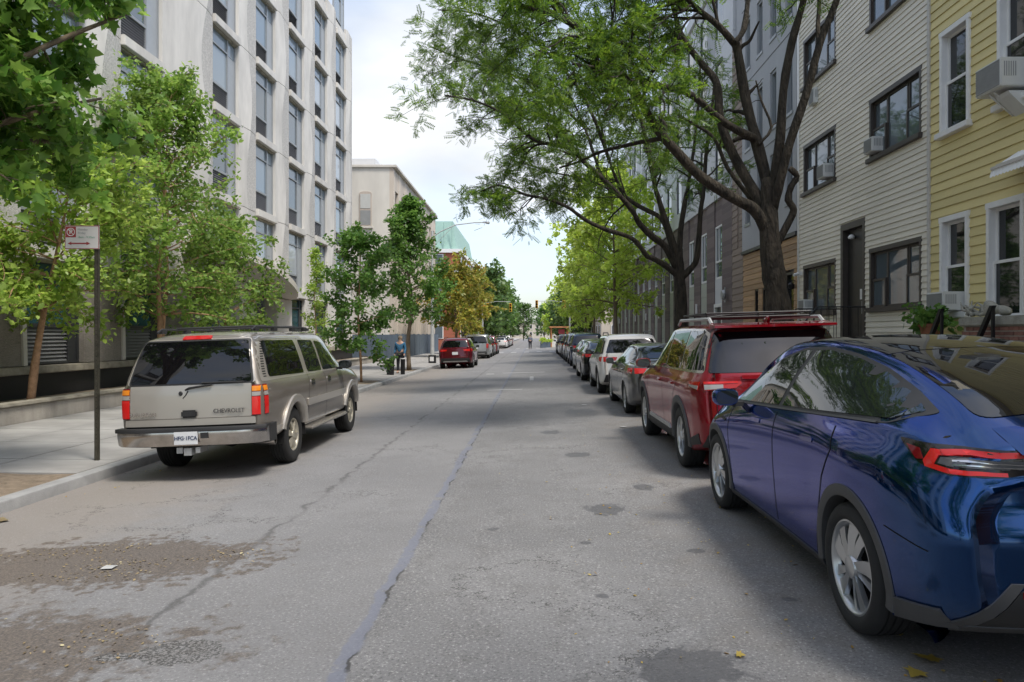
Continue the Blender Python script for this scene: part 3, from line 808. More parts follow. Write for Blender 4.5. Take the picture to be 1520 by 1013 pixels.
for o_, sh in zip(bops, shades): house_window(P, *o_, 'triple', 'bronze_frame', 'bronze_frame', gm='win_glass', shade=sh, ext=-.02)
P(MB().box(XR-.03, XR+.135, door[0], door[0]+.13, .3, door[3]).box(XR-.03, XR+.135, door[1]-.13, door[1], .3, door[3]).box(XR-.03, XR+.135, door[0]+.13, door[1]-.13, door[3]-.16, door[3]), 'door_frame', 'bronze_frame')
dd = P(MB().box(XR+.10, XR+.138, door[0]+.13, door[1]-.13, 1.5, door[3]-.16), 'door', 'door_dark')
MB().box(XR+.04, XR+.07, door[0]+.28, door[0]+.31, 2.2, 2.5).box(XR+.07, XR+.1, door[0]+.285, door[0]+.305, 2.24, 2.46).build('handle', 'galv', dd)
MB().box(XR+.085, XR+.1, door[0]+.34, door[0]+.50, 2.55, 2.80).build('intercom', 'sign_white', dd)
MB().lathe([(.0, .0), (.07, .01), (.085, .05), (.05, .1), (.0, .12)], 12, c=(XR+.03, door[1]-.5, 4.05)).build('door_lamp', 'white_trim', dd, smooth=True)
P(MB().box(XR-1.15, XR+.10, door[0]-.1, door[1]+.1, .2, 1.5).box(XR-1.5, XR-1.15, door[0]-.1, door[1]+.1, .2, 1.1).box(XR-1.85, XR-1.5, door[0]-.1, door[1]+.1, .2, .7), 'stoop', 'stone_cap')
rl = MB()
for yy in (door[0]-.02, door[1]+.02):
    rl.tube([(XR-1.9, yy, 1.45), (XR-1.15, yy, 2.35), (XR-.02, yy, 2.35)], .018, 6)
    for i in range(12):
        t = i / 11; xx = XR-1.9 + 1.88*t; zt = 2.35 if xx > XR-1.15 else 1.45 + (xx-XR+1.9)/.75*.9; rl.tube([(xx, yy, .6 if xx < XR-1.2 else 1.45), (xx, yy, zt)], .009, 5)
for i in range(26):
    y = 18.5 + i * .1; rl.tube([(XR-1.15, y, .3), (XR-1.15, y, 2.0)], .009, 5)
rl.tube([(XR-1.15, 18.45, 2.0), (XR-1.15, 21.1, 2.0)], .016, 6)
P(rl, 'iron_railing', 'iron')
P(MB().tube([(XR-.03, BY1-.04, .3), (XR-.03, BY1-.04, 14.2)], .04, 8), 'drain_pipe', 'white_trim', smooth=True)
P(MB().box(XR-.14, XR-.02, 21.05, 21.15, 3.42, 3.52).tube([(XR-.09, 21.1, 3.47), (XR-.28, 21.03, 3.42)], .045, 8), 'security_camera', 'white_trim')
ac_unit('small white air conditioner at a ground-floor window beside the beige house iron railing', 20.42, 2.36, .42, .33, .22)
ac_unit('white air conditioner in a second-floor beige house window above the dark doorway', 16.30, 5.82, .42, .33, .22)
ac_unit('white air conditioner in a second-floor beige house window beside the grey stucco house', 18.98, 5.82, .46, .36, .24)
ac_unit('white air conditioner sleeve set in siding under a third-floor beige house window', 19.9, 8.05, .38, .42, .14)

# --- stoop wall of bricks before the yellow house
sw = thing('stoop_wall', 'brick stoop wall with a weathered stone cap before the yellow house', 'wall', (7.1, 10.4, .28))
MB().box(-.10, .10, -1.43, 1.43, 0, 1.55).build('mortar_core', 'mortar', sw)
bme = MB().box(-.008, .012, -.1, .1, -.028, .028).mesh('brick', bevel=.004)
bend = MB().box(-.1, .1, -.008, .012, -.028, .028).mesh('brick_end', bevel=.004)
for r_ in range(21):
    z = .05 + r_ * .073
    for i in range(13):
        y = -1.43 + .11 + i*.215 + (.107 if r_ % 2 else 0)
        if y > 1.38: continue
        link('brick', bme, 'brick_piece', sw, (-.106, y, z))
    link('brick', bend, 'brick_piece', sw, (0, 1.434, z))
MB().box(-.16, .16, -1.5, 1.5, 1.552, 1.70).build('cap_stone', 'stone_cap', sw, bevel=.02)
hr = thing('stoop_handrail', 'black iron handrail sloping down beside the brick stoop wall', 'handrail', (6.8, 12.1, .28))
for k, dy in enumerate((.0, -1.35)): 
    MB().box(-.03, .03, -.5 + dy, .42 + dy, 0, .06).add([(-.03, .40+dy, 1.25), (.03, .40+dy, 1.25), (.03, .48+dy, 1.25), (-.03, .48+dy, 1.25), (-.03, -.02+dy, 1.85), (.03, -.02+dy, 1.85), (.03, .06+dy, 1.85), (-.03, .06+dy, 1.85)], [(3,2,1,0), (4,5,6,7), (0,1,5,4), (1,2,6,5), (2,3,7,6), (3,0,4,7)]).box(-.02, .02, .40+dy, .44+dy, 0, 1.27).box(-.02, .02, .0+dy, .04+dy, 0, 1.84).build('rail', 'iron', hr)

# --- grey stucco house over timber ground floor
root, off, P = house_root('grey_house', 'grey stucco house with narrow windows over a reclaimed-timber ground floor', 25.0)
GY0, GY1 = 21.42, 28.5
gops = []
for z in (5.7, 8.4, 11.3, 14.0):
    for y in (21.75, 23.2, 24.6, 26.0): gops.append((y, y+.62, z, z+1.85))
P(MB().box(XR+.14, XR+9, GY0, GY1, -.3, 16.5), 'wall', 'stucco_grey')
ys = sorted({GY0, 27.0} | {v for o in gops for v in o[:2]})
for a, b_ in zip(ys[:-1], ys[1:]):
    zz = sorted([(o[2], o[3]) for o in gops if o[0] < (a+b_)/2 < o[1]]); cur = 4.76
    for (p, q) in zz + [(16.5, 16.5)]:
        if p - cur > .02: P(MB().box(XR-.06, XR+.139, a, b_, cur, p), 'stucco_panel', 'stucco_grey')
        cur = q
for o_ in gops: house_window(P, *o_, 'fixed', 'grey_frame', 'grey_frame', gm='win_glass', ext=-.03)
for z in (7.95, 10.8, 13.6): P(MB().box(XR-.075, XR-.062, GY0, 27.0, z, z+.02), 'shadow_joint', 'dark_metal')
P(MB().box(XR-.10, XR-.0, GY0, 27.05, 4.64, 4.755), 'flashing', 'dark_metal')
wops = [(21.75, 22.55, .2, 3.6), (24.0, 24.75, .2, 3.3), (25.2, 25.6, .2, 3.3), (26.4, 27.0, 5.2, 6.9)]
siding(root, off, 'wood_board', GY0, 27.0, .25, 4.62, .19, wops[:3], thick=.03, name='timber_board', joint=2.0)
siding(root, off, 'wood_grey', 27.02, GY1, .25, 13.0, .25, [(27.5, 27.75, 4.9, 7.4)], thick=.03, name='timber_board')
P(MB().box(XR+.003, XR+.139, 22.55, 24.0, .2, 4.7).box(XR+.003, XR+.139, 24.75, 25.2, .2, 4.7).box(XR+.003, XR+.139, 25.6, 27.0, .2, 4.7).box(XR+.003, XR+.139, GY0, 21.75, .2, 4.7).box(XR+.003, XR+.139, 27.02, GY1, .2, 13), 'timber_backing', 'wood_grey')
for (a, b_, c, d) in wops[:3]:
    f = P(MB().box(XR+.0, XR+.13, a, a+.07, c, d).box(XR+.0, XR+.13, b_-.07, b_, c, d).box(XR+.0, XR+.13, a+.07, b_-.07, d-.08, d), 'door_frame', 'door_dark')
    MB().box(XR+.09, XR+.12, a+.07, b_-.07, c, d-.08).build('door', 'win_glass_dark', f)
P(MB().lathe([(.05, 0), (.09, .04), (.10, .14), (.03, .2)], 10, c=(XR-.14, 21.62, 3.05)).tube([(XR-.14, 21.62, 3.24), (XR-.1, 21.62, 3.32), (XR, 21.62, 3.3)], .015, 5), 'wall_lamp', 'iron', smooth=40)

# --- long brown brick block
m, nt, b = newmat('brick_brown')
tcn = N(nt, 'ShaderNodeTexCoord'); mpn = N(nt, 'ShaderNodeMapping'); mpn.inputs['Rotation'].default_value = (R(90), 0, R(90))
br = N(nt, 'ShaderNodeTexBrick'); br.inputs['Color1'].default_value = (.135, .105, .098, 1); br.inputs['Color2'].default_value = (.195, .155, .142, 1); br.inputs['Mortar'].default_value = (.20, .17, .155, 1)
br.inputs['Scale'].default_value = 1; br.inputs['Mortar Size'].default_value = .008; br.inputs['Brick Width'].default_value = .22; br.inputs['Row Height'].default_value = .075
nt.links.new(tcn.outputs['Object'], mpn.inputs[0]); nt.links.new(mpn.outputs[0], br.inputs['Vector']); nt.links.new(br.outputs['Color'], b.inputs['Base Color']); b.inputs['Roughness'].default_value = .85
bp = N(nt, 'ShaderNodeBump'); bp.inputs['Strength'].default_value = .4; bp.inputs['Distance'].default_value = .01; bp.invert = True; nt.links.new(br.outputs['Fac'], bp.inputs['Height']); nt.links.new(bp.outputs[0], b.inputs['Normal'])
root, off, P = house_root('brick_block', 'long brown brick apartment block with pale green panels and white upper storeys', 50.0)
DY0, DY1 = 28.54, 71.5
P(MB().box(XR+.14, XR+12, DY0, DY1, -.3, 17.0), 'core_wall', 'panel_white')
P(MB().box(XR-.02, XR+.139, DY0, 30.05, .2, 7.4), 'brick_pier', 'brick_brown')
y = 30.05; i = 0
while y < DY1 - 2.6:
    g, p = 1.25, 1.35
    # glazed strip
    f = P(MB().box(XR+.02, XR+.10, y, y+.07, 4.05, 6.3).box(XR+.02, XR+.10, y+g-.07, y+g, 4.05, 6.3).box(XR+.02, XR+.10, y+.07, y+g-.07, 6.22, 6.3).box(XR+.02, XR+.10, y+.07, y+g-.07, 4.05, 4.14).box(XR+.03, XR+.10, y+.07, y+g-.07, 4.75, 4.82).box(XR+.03, XR+.1, y+g*.55, y+g*.55+.05, 4.82, 6.22), 'window', 'white_trim')
    MB().box(XR+.07, XR+.09, y+.07, y+g-.07, 4.14, 6.22).build('pane', 'win_glass', f)
    P(MB().box(XR+.03, XR+.139, y, y+g, 6.3, 7.4), 'brick_pier', 'brick_brown')
    if i in (0, ):
        P(MB().box(XR-.04, XR+.138, y-.03, y+.10, .2, 3.0).box(XR-.04, XR+.138, y+g-.1, y+g+.03, .2, 3.0).box(XR-.04, XR+.138, y+.10, y+g-.1, 2.86, 3.0), 'door_surround', 'white_trim')
        P(MB().box(XR+.08, XR+.12, y+.1, y+g-.1, .2, 2.86), 'door', 'win_glass_dark')
        P(MB().box(XR+.01, XR+.139, y, y+g, 3.0, 4.048), 'panel', 'panel_white')
    else:
        for k in range(6): P(MB().box(XR+.01, XR+.139, y, y+g, .2 + k*.64, .2 + (k+1)*.64 - .012), 'panel', 'panel_green')
    P(MB().box(XR-.03, XR+.139, y+g, y+g+p, .2, 7.4), 'brick_pier', 'brick_brown')
    if i % 2 == 1: P(MB().box(XR-.10, XR-.032, y+g+.6, y+g+.72, 2.7, 3.15), 'wall_lamp', 'white_trim')
    y += g + p; i += 1
P(MB().box(XR-.03, XR+.139, y, DY1, .2, 7.4), 'brick_pier', 'brick_brown')
P(MB().box(XR-.08, XR+.139, DY0, DY1, 7.404, 7.62), 'band_course', 'panel_white')
zf = 7.62
for k in range(3):
    yy = 28.54; j = 0
    while yy < DY1 - 1.5:
        ww = 1.3
        P(MB().box(XR+.02, XR+.139, yy, yy+1.5, zf, zf+3.0), 'panel', 'panel_white' if (j + k) % 3 else 'stucco_grey')
        f = P(MB().box(XR+.05, XR+.12, yy+1.5, yy+1.57, zf+.6, zf+2.6).box(XR+.05, XR+.12, yy+1.5+ww-.07, yy+1.5+ww, zf+.6, zf+2.6).box(XR+.05, XR+.12, yy+1.57, yy+1.43+ww, zf+2.52, zf+2.6), 'window', 'dark_metal')
        MB().box(XR+.08, XR+.10, yy+1.57, yy+1.43+ww, zf+.6, zf+2.52).build('pane', 'win_glass', f)
        P(MB().box(XR+.03, XR+.139, yy+1.5, yy+1.5+ww, zf, zf+.598), 'panel', 'panel_white'); P(MB().box(XR+.03, XR+.139, yy+1.5, yy+1.5+ww, zf+2.602, zf+3.0), 'panel', 'panel_white')
        yy += 2.8; j += 1
    zf += 3.02
P(MB().box(XR-.1, XR+.3, DY0, DY1, 16.7, 17.2), 'parapet', 'panel_white')
P(MB().lathe([(0, 0), (.16, 0), (.2, .06), (.2, .1), (.12, .16), (0, .18)], 14, 'x', c=(XR-.26, 29.2, 3.3)).tube([(XR-.12, 29.2, 3.0), (XR-.12, 29.2, 3.6)], .03, 6), 'siamese_lamp', 'galv', smooth=40)

# --- far blocks closing the street
def far_block(label, x0, x1, y0, y1, h, mat, front, fl=3.2):
    root = thing('far_building', label, 'building', ((x0+x1)/2, y0, 0)); off = Vector((-(x0+x1)/2, -y0, 0))
    def P(mb, nm, mt): o = mb.build(nm, mt, root); o.location = off; return o
    P(MB().box(x0, x1, y0, y1, -.5, h), 'wall', mat); P(MB().box(x0-.2, x1+.2, y0-.2, y1+.2, h+.002, h+.35), 'cornice', 'old_trim')
    z = 1.2
    while z + 1.7 < h:
        yy = y0 + 1.5
        while yy < y1 - 2:
            x = x1 if front > 0 else x0
            f = P(MB().box(x - .06, x + .06, yy, yy+1.3, z, z+1.7), 'window', 'white_trim'); MB().box(x-.08, x+.08, yy+.1, yy+1.2, z+.1, z+1.6).build('pane', 'win_glass_dark', f); yy += 3.4
        xx = x0 + 1.2
        while xx < x1 - 1.6:
            f = P(MB().box(xx, xx+1.2, y0-.06, y0-.002, z, z+1.7), 'window', 'white_trim'); MB().box(xx+.1, xx+1.1, y0-.09, y0-.062, z+.1, z+1.6).build('pane', 'win_glass_dark', f); xx += 3
        z += fl
far_block('beige corner building with an orange brick base beyond the crossing on the locust side', 8.2, 20, 88, 112, 6.6, 'beige_wall', -1)
far_block('low white flat-roofed building beyond the copper-clad brick building', -20, -8.6, 116, 150, 10.0, 'panel_white', 1)
far_block('brown brick row building far down the street behind dense trees', -20, -9.5, 152, 200, 9, 'brick_plain', 1)
far_block('tan row building far down the street past the dining shed', 8.6, 20, 114, 170, 8.5, 'beige_wall', -1)
far_block('plain pale building across the far end of the street', -30, 30, 330, 350, 7, 'beige_wall', -1)

far_block('unseen brown brick row house added beside the yellow house for reflections', 7.8, 17, -22, 6.7, 7.2, 'brick_plain', -1)  # out-of-view house added for reflections, kept low to limit its shade
# ================================================================ vehicles
def pchip(keys, x):
    k = sorted(keys); xs = np.array([a for a, _ in k]); ys = np.array([b for _, b in k], float)
    if len(xs) == 1: return np.full_like(np.asarray(x, float), ys[0])
    h = np.diff(xs); d = np.diff(ys) / h; m = np.zeros_like(ys)
    for i in range(1, len(xs) - 1):
        m[i] = 0 if d[i-1]*d[i] <= 0 else 2*d[i-1]*d[i]/(d[i-1]+d[i])
    m[0], m[-1] = d[0], d[-1]
    x = np.clip(np.asarray(x, float), xs[0], xs[-1]); i = np.clip(np.searchsorted(xs, x) - 1, 0, len(xs) - 2)
    t = (x - xs[i]) / h[i]
    return (2*t**3-3*t**2+1)*ys[i] + (t**3-2*t**2+t)*h[i]*m[i] + (-2*t**3+3*t**2)*ys[i+1] + (t**3-t**2)*h[i]*m[i+1]
def bspline(ctrl, n):
    """clamped cubic b-spline, ctrl (k,2) -> (n,2)"""
    c = np.asarray(ctrl, float); k = len(c); kn = np.concatenate([[0]*3, np.linspace(0, 1, k-2), [1]*3])
    t = np.linspace(0, 1, n); t[-1] = 1 - 1e-9
    B = np.zeros((n, k + 3)); 
    for i in range(k + 3): B[:, i] = (t >= kn[i]) & (t < kn[i+1]) if i < len(kn) - 1 else 0
    for p in range(1, 4):
        nb = np.zeros_like(B)
        for i in range(k + 3 - p):
            a = kn[i+p]-kn[i] if i+p < len(kn) else 0; b_ = kn[i+p+1]-kn[i+1] if i+p+1 < len(kn) else 0
            if a > 0: nb[:, i] += (t-kn[i])/a*B[:, i]
            if b_ > 0: nb[:, i] += (kn[i+p+1]-t)/b_*B[:, i+1]
        B = nb
    return B[:, :k] @ c
def rounded(poly, r, n=5):
    out_ = []; k = len(poly); r = r if hasattr(r, '__len__') else [r]*k
    for i in range(k):
        p0, p1, p2 = Vector(poly[i-1]), Vector(poly[i]), Vector(poly[(i+1) % k])
        a = min(r[i], (p0-p1).length*.45); b_ = min(r[i], (p2-p1).length*.45)
        if a < 1e-4: out_.append(tuple(p1)); continue
        q0 = p1 + (p0-p1).normalized()*a; q2 = p1 + (p2-p1).normalized()*b_
        for j in range(n+1):
            t = j/n; out_.append(tuple(q0*(1-t)**2 + p1*2*t*(1-t) + q2*t*t))
    return out_
class Car:
    def __init__(s, spec, dens=1.0):
        s.sp = spec; WB, ro, fo = spec['WB'], spec['ro'], spec['fo']; s.WB, s.ro, s.fo = WB, ro, fo
        rr, rf = spec.get('rr', .07), spec.get('rf', .16)
        y0, y1 = -ro, WB + fo
        e = np.array([0, .006, .016, .03, .05, .075, .11, .15])
        ny = int(95 * dens)
        ys = np.concatenate([y0 + e, np.linspace(y0 + .2, y1 - .2, ny), y1 - e[::-1]])
        n = int(44 * dens) + 2
        g = lambda k: pchip(spec[k], ys)
        zb, zbelt, ztop, wm, wb_, wt_ = g('zb'), g('zbelt'), g('ztop'), g('wmax'), g('wbelt'), g('wtop')
        pts = np.zeros((len(ys), n, 3))
        for i, y in enumerate(ys):
            gh = max(.02, ztop[i]-zbelt[i]); drop = min(spec.get('drop', .09), .45*gh); zr = ztop[i]-drop; zm = zb[i] + (zbelt[i]-zb[i])*.55
            cr = spec.get('crease', .0)
            ctrl = [(0, zb[i]), (wm[i]*.6, zb[i]), (wm[i]*.90, zb[i]), (wm[i]*.955, zb[i]+.02), (wm[i]*.985, zb[i]+.12), (wm[i]*1.0, zm-.05), (wm[i]*1.003, zm+.12), (wm[i]*.995, zbelt[i]-.13 + cr),
                    (wb_[i]+.018, zbelt[i]-.035), (wb_[i], zbelt[i]), (wb_[i]-.028, zbelt[i]+min(.05, gh*.3)), (wb_[i]+(wt_[i]-wb_[i])*.5+.012, zbelt[i]+(zr-zbelt[i])*.55),
                    (wt_[i]+.035, zr-.06*min(1, gh/.3)), (wt_[i]+.008, zr), (wt_[i]-.05, zr+drop*.55), (wt_[i]*.72, ztop[i]-drop*.18), (wt_[i]*.35, ztop[i]-.004), (0, ztop[i])]
            q = bspline(ctrl, n)
            for (d, r_) in ((y-y0, rr), (y1-y, rf)):
                if d < r_:
                    ins = r_ - math.sqrt(max(0, r_*r_ - (r_-d)**2)); cz = (zb[i]+ztop[i])/2; hz = (ztop[i]-zb[i])/2
                    q[:, 0] *= 1 - ins/max(.3, wm[i]); q[:, 1] = cz + (q[:, 1]-cz)*(1 - ins/hz)
            pts[i, :, 0] = q[:, 0]; pts[i, :, 1] = y; pts[i, :, 2] = q[:, 1]
        # caps: rows across the width
        K = 9
        def cap(row, sgn):
            f = np.linspace(1, -1, 2*K+1)[1:-1]; c = np.zeros((n, len(f), 3))
            for j in range(n):
                c[j, :, 0] = row[j, 0]*f; c[j, :, 1] = row[j, 1] ; c[j, :, 2] = row[j, 2]
            return c
        ring_l = pts.copy(); ring_l[:, :, 0] *= -1
        V = []; idx = {}
        def put(key, p): idx[key] = len(V); V.append(p)
        for i in range(len(ys)):
            for j in range(n):
                put((i, j, 1), pts[i, j])
                if 0 < j < n-1: put((i, j, -1), ring_l[i, j])
                else: idx[(i, j, -1)] = idx[(i, j, 1)]
        Fc = []
        for i in range(len(ys)-1):
            for j in range(n-1):
                Fc.append((idx[i, j, 1], idx[i, j+1, 1], idx[i+1, j+1, 1], idx[i+1, j, 1]))
                Fc.append((idx[i, j+1, -1], idx[i, j, -1], idx[i+1, j, -1], idx[i+1, j+1, -1]))
        for i, sgn in ((0, -1), (len(ys)-1, 1)):
            c = cap(pts[i], sgn); m_ = c.shape[1]; ci = np.zeros((n, m_+2), int)
            for j in range(n):
                ci[j, 0] = idx[i, j, 1]; ci[j, -1] = idx[i, j, -1]
                for k in range(m_):
                    if 0 < j < n-1: V.append(c[j, k]); ci[j, k+1] = len(V)-1
                    else: ci[j, k+1] = idx[i, j, 1]
            for j in range(n-1):
                for k in range(m_+1):
                    q = [ci[j, k], ci[j, k+1], ci[j+1, k+1], ci[j+1, k]]; u = []
                    for v_ in q:
                        if v_ not in u: u.append(v_)
                    if len(u) >= 3: Fc.append(tuple(u if sgn > 0 else u[::-1]))
        V = np.array(V)
        # bow the ends in plan and lean them in profile
        for (ye, sg, key, bow) in ((y0, 1, 'rlean', spec.get('rbow', .06)), (y1, -1, 'flean', spec.get('fbow', .16))):
            d = (V[:, 1]-ye)*sg; k = np.clip(1 - d/spec.get('lean_len', .9), 0, 1); k = k*k*(3-2*k)
            V[:, 1] += sg * k * (pchip(spec[key], V[:, 2]) + bow * (V[:, 0]/1.0)**2)
        s.V, s.F = V, Fc
        s.bvh = BVHTree.FromPolygons([tuple(p) for p in V], Fc)
    def cut(s, V, Fc, cy, cz, r_):
        """open the wheel arches: drop faces inside the circle, pull the rim vertices onto it"""
        side = np.abs(V[:, 0]) > .45
        d = np.hypot(V[:, 1]-cy, V[:, 2]-cz); ins = (d < r_) & side
        keep = [f for f in Fc if not all(ins[i] for i in f)]
        used = np.zeros(len(V), bool)
        for f in keep:
            for i in f: used[i] = True
        mv = np.where(ins & used)[0]
        for i in mv:
            if V[i, 2] < cz - r_*.8: continue
            k = r_/max(d[i], 1e-4); V[i, 1] = cy + (V[i, 1]-cy)*k; V[i, 2] = cz + (V[i, 2]-cz)*k
        return keep
    def body(s, mat, parent, low=None):
        V = s.V.copy(); Fc = s.F; tr = s.sp['tr']; ra = s.sp['ra']
        for cy in (0, s.WB): Fc = s.cut(V, Fc, cy, tr, ra)
        me = bpy.data.meshes.new('body'); me.from_pydata([tuple(p) for p in V], [], Fc)
        bm = bmesh.new(); bm.from_mesh(me); bmesh.ops.delete(bm, geom=[v for v in bm.verts if not v.link_faces], context='VERTS'); bm.to_mesh(me); bm.free()
        smooth_mesh(me, True)
        return link('body', me, mat, parent)
    DIRS = {'L': Vector((1, 0, 0)), 'R': Vector((-1, 0, 0)), 'B': Vector((0, 1, 0)), 'F': Vector((0, -1, 0)), 'T': Vector((0, 0, -1))}
    def hit(s, view, u, v):
        d = s.DIRS[view]
        o = Vector((-3, u, v)) if view == 'L' else Vector((3, u, v)) if view == 'R' else Vector((u, -5, v)) if view == 'B' else Vector((u, 9, v)) if view == 'F' else Vector((u, v, 5))
        p, nrm, _, _ = s.bvh.ray_cast(o, d)
        if p is None:
            p, nrm, _, _ = s.bvh.find_nearest(o + d * (2.2 if view in 'LR' else 4))
        if nrm.dot(d) > 0: nrm = -nrm
        return p, nrm
    def panel(s, name, poly, view, mat, parent, off=.004, res=.06, skirt=.015, smooth=True):
        # resample boundary
        b_ = []
        k = len(poly)
        for i in range(k):
            p, q = Vector(poly[i]), Vector(poly[(i+1) % k]); m_ = max(1, int((q-p).length/res))
            for j in range(m_): b_.append(p.lerp(q, j/m_))
        xs = [p.x for p in b_]; zs = [p.y for p in b_]; nb = len(b_); ins = []
        def inside(x, y):
            c = False; j = nb-1
            for i in range(nb):
                if (b_[i].y > y) != (b_[j].y > y) and x < (b_[j].x-b_[i].x)*(y-b_[i].y)/(b_[j].y-b_[i].y)+b_[i].x: c = not c
                j = i
            return c
        x = min(xs)+res*.5
        while x < max(xs):
            y = min(zs)+res*.5
            while y < max(zs):
                if inside(x, y) and min((p.x-x)**2+(p.y-y)**2 for p in b_) > (res*.45)**2: ins.append(Vector((x, y)))
                y += res
            x += res
        vs_, _, fs_, ov, _, _ = delaunay_2d_cdt(b_+ins, [], [list(range(nb))], 1, 1e-6)
        P3, NN = [], []
        for v in vs_:
            p, nr = s.hit(view, v.x, v.y); P3.append(p + nr*off); NN.append(nr)
        F3 = [tuple(f) for f in fs_]
        # boundary edges -> skirt
        cnt = {}
        for f in F3:
            for i in range(len(f)):
                e = (f[i], f[(i+1) % len(f)]); cnt[e] = 1
        base = len(P3); mp_ = {}
        for (a, c) in list(cnt):
            if (c, a) in cnt: continue
            for t in (a, c):
                if t not in mp_: mp_[t] = len(P3); P3.append(P3[t] - NN[t]*(off+skirt))
            F3.append((c, a, mp_[a], mp_[c]))
        me = bpy.data.meshes.new(name); me.from_pydata([tuple(p) for p in P3], [], F3)
        bm = bmesh.new(); bm.from_mesh(me); bmesh.ops.recalc_face_normals(bm, faces=bm.faces)
        d = s.DIRS[view]; tot = sum((f.normal.dot(d) * f.calc_area() for f in bm.faces))
        if tot > 0: bmesh.ops.reverse_faces(bm, faces=bm.faces)
        bm.to_mesh(me); bm.free()
        if smooth: smooth_mesh(me, 50)
        return link(name, me, mat, parent)
    def both(s, name, poly, mat, parent, **k):
        return [s.panel(name, poly, 'L', mat, parent, **k), s.panel(name, poly, 'R', mat, parent, **k)]
    def line(s, name, pts, wd, view, mat, parent, off=.0025, res=.04):
        """thin raised or dark strip along a polyline"""
        pp = []
        for i in range(len(pts)-1):
            p, q = Vector(pts[i]), Vector(pts[i+1]); m_ = max(1, int((q-p).length/res))
            for j in range(m_): pp.append(p.lerp(q, j/m_))
        pp.append(Vector(pts[-1])); v3 = []; f3 = []
        for i, p in enumerate(pp):
            t = (pp[min(i+1, len(pp)-1)]-pp[max(i-1, 0)]).normalized(); nn = Vector((-t.y, t.x))*wd/2
            for sg in (1, -1):
                q = p+nn*sg; h, nr = s.hit(view, q.x, q.y); v3.append(h+nr*off)
        for i in range(len(pp)-1): f3.append((2*i, 2*i+1, 2*i+3, 2*i+2))
        me = bpy.data.meshes.new(name); me.from_pydata([tuple(p) for p in v3], [], f3); smooth_mesh(me, True)
        return link(name, me, mat, parent)
    def arches(s, mat, parent, wd=.05, out_=.014):
        ra, tr = s.sp['ra'], s.sp['tr']; a0 = math.degrees(math.asin(max(-.6, min(.9, (dict(s.sp['zb']).get(0, min(z for _, z in s.sp['zb']))+.075-tr)/(ra+wd*.5))))); a1 = 180-a0
        for sg, view in ((-1, 'L'), (1, 'R')):
            for cy in (0, s.WB):
                v = []; f = []; n = 40
                for i in range(n+1):
                    a = R(a0+(a1-a0)*i/n); cs, sn = math.cos(a), math.sin(a); ring = []
                    for r_, o in ((ra+wd, -.012), (ra+wd-.006, out_*.8), (ra+wd*.5, out_), (ra+.004, out_*.9), (ra-.012, out_*.3)):
                        z = max(s.sp['zb'][0][1]+.03, tr+r_*sn); p, nr = s.hit(view, cy+r_*cs, z)
                        ring.append(Vector((p.x+sg*o, cy+r_*cs, tr+r_*sn)))
                    ring.append(Vector((ring[-1].x-sg*.10, ring[-1].y, ring[-1].z)))
                    v += ring
                for i in range(n):
                    for j in range(5): f.append((i*6+j, i*6+j+1, i*6+j+7, i*6+j+6))
                me = MB(); me.add(v, f); me.build('wheel_arch', mat, parent, smooth=60)
    def wells(s, parent):
        ra, tr = s.sp['ra'], s.sp['tr']; wm = pchip(s.sp['wmax'], np.array([0, s.WB]))
        for cy, w_ in ((0, wm[0]), (s.WB, wm[1])):
            for sg in (-1, 1):
                mb = MB(); n = 20; v = []; x0, x1 = sg*(w_-.03), sg*(w_-.42)
                for i in range(n+1):
                    a = R(-8+196*i/n); c_, s_ = math.cos(a)*(ra+.004), math.sin(a)*(ra+.004)
                    v += [(x0, cy+c_, tr+s_), (x1, cy+c_, tr+s_)]
                v.append((x1, cy, tr)); k = len(v)-1
                mb.add(v, [(2*i, 2*i+1, 2*i+3, 2*i+2) for i in range(n)] + [(2*i+1, k, 2*i+3) for i in range(n)])
                mb.build('wheel_well', 'gap', parent, fix=False)
    def wheels(s, parent, maker):
        tr = s.sp['tr']; tw = s.sp.get('tw', .235); wm = pchip(s.sp['wmax'], np.array([0, s.WB]))
        proto = None
        for cy, w_ in ((0, wm[0]), (s.WB, wm[1])):
            for sg in (-1, 1):
                if proto is None: wv = proto = maker(tr, tw)
                else: wv = copy_tree(proto)
                wv.parent = parent; wv.location = (sg*(w_-s.sp.get('inset', .03)-tw/2), cy, tr); wv.rotation_euler = (rnd.uniform(0, 1.2) if cy else .25, 0, PI if sg > 0 else 0)
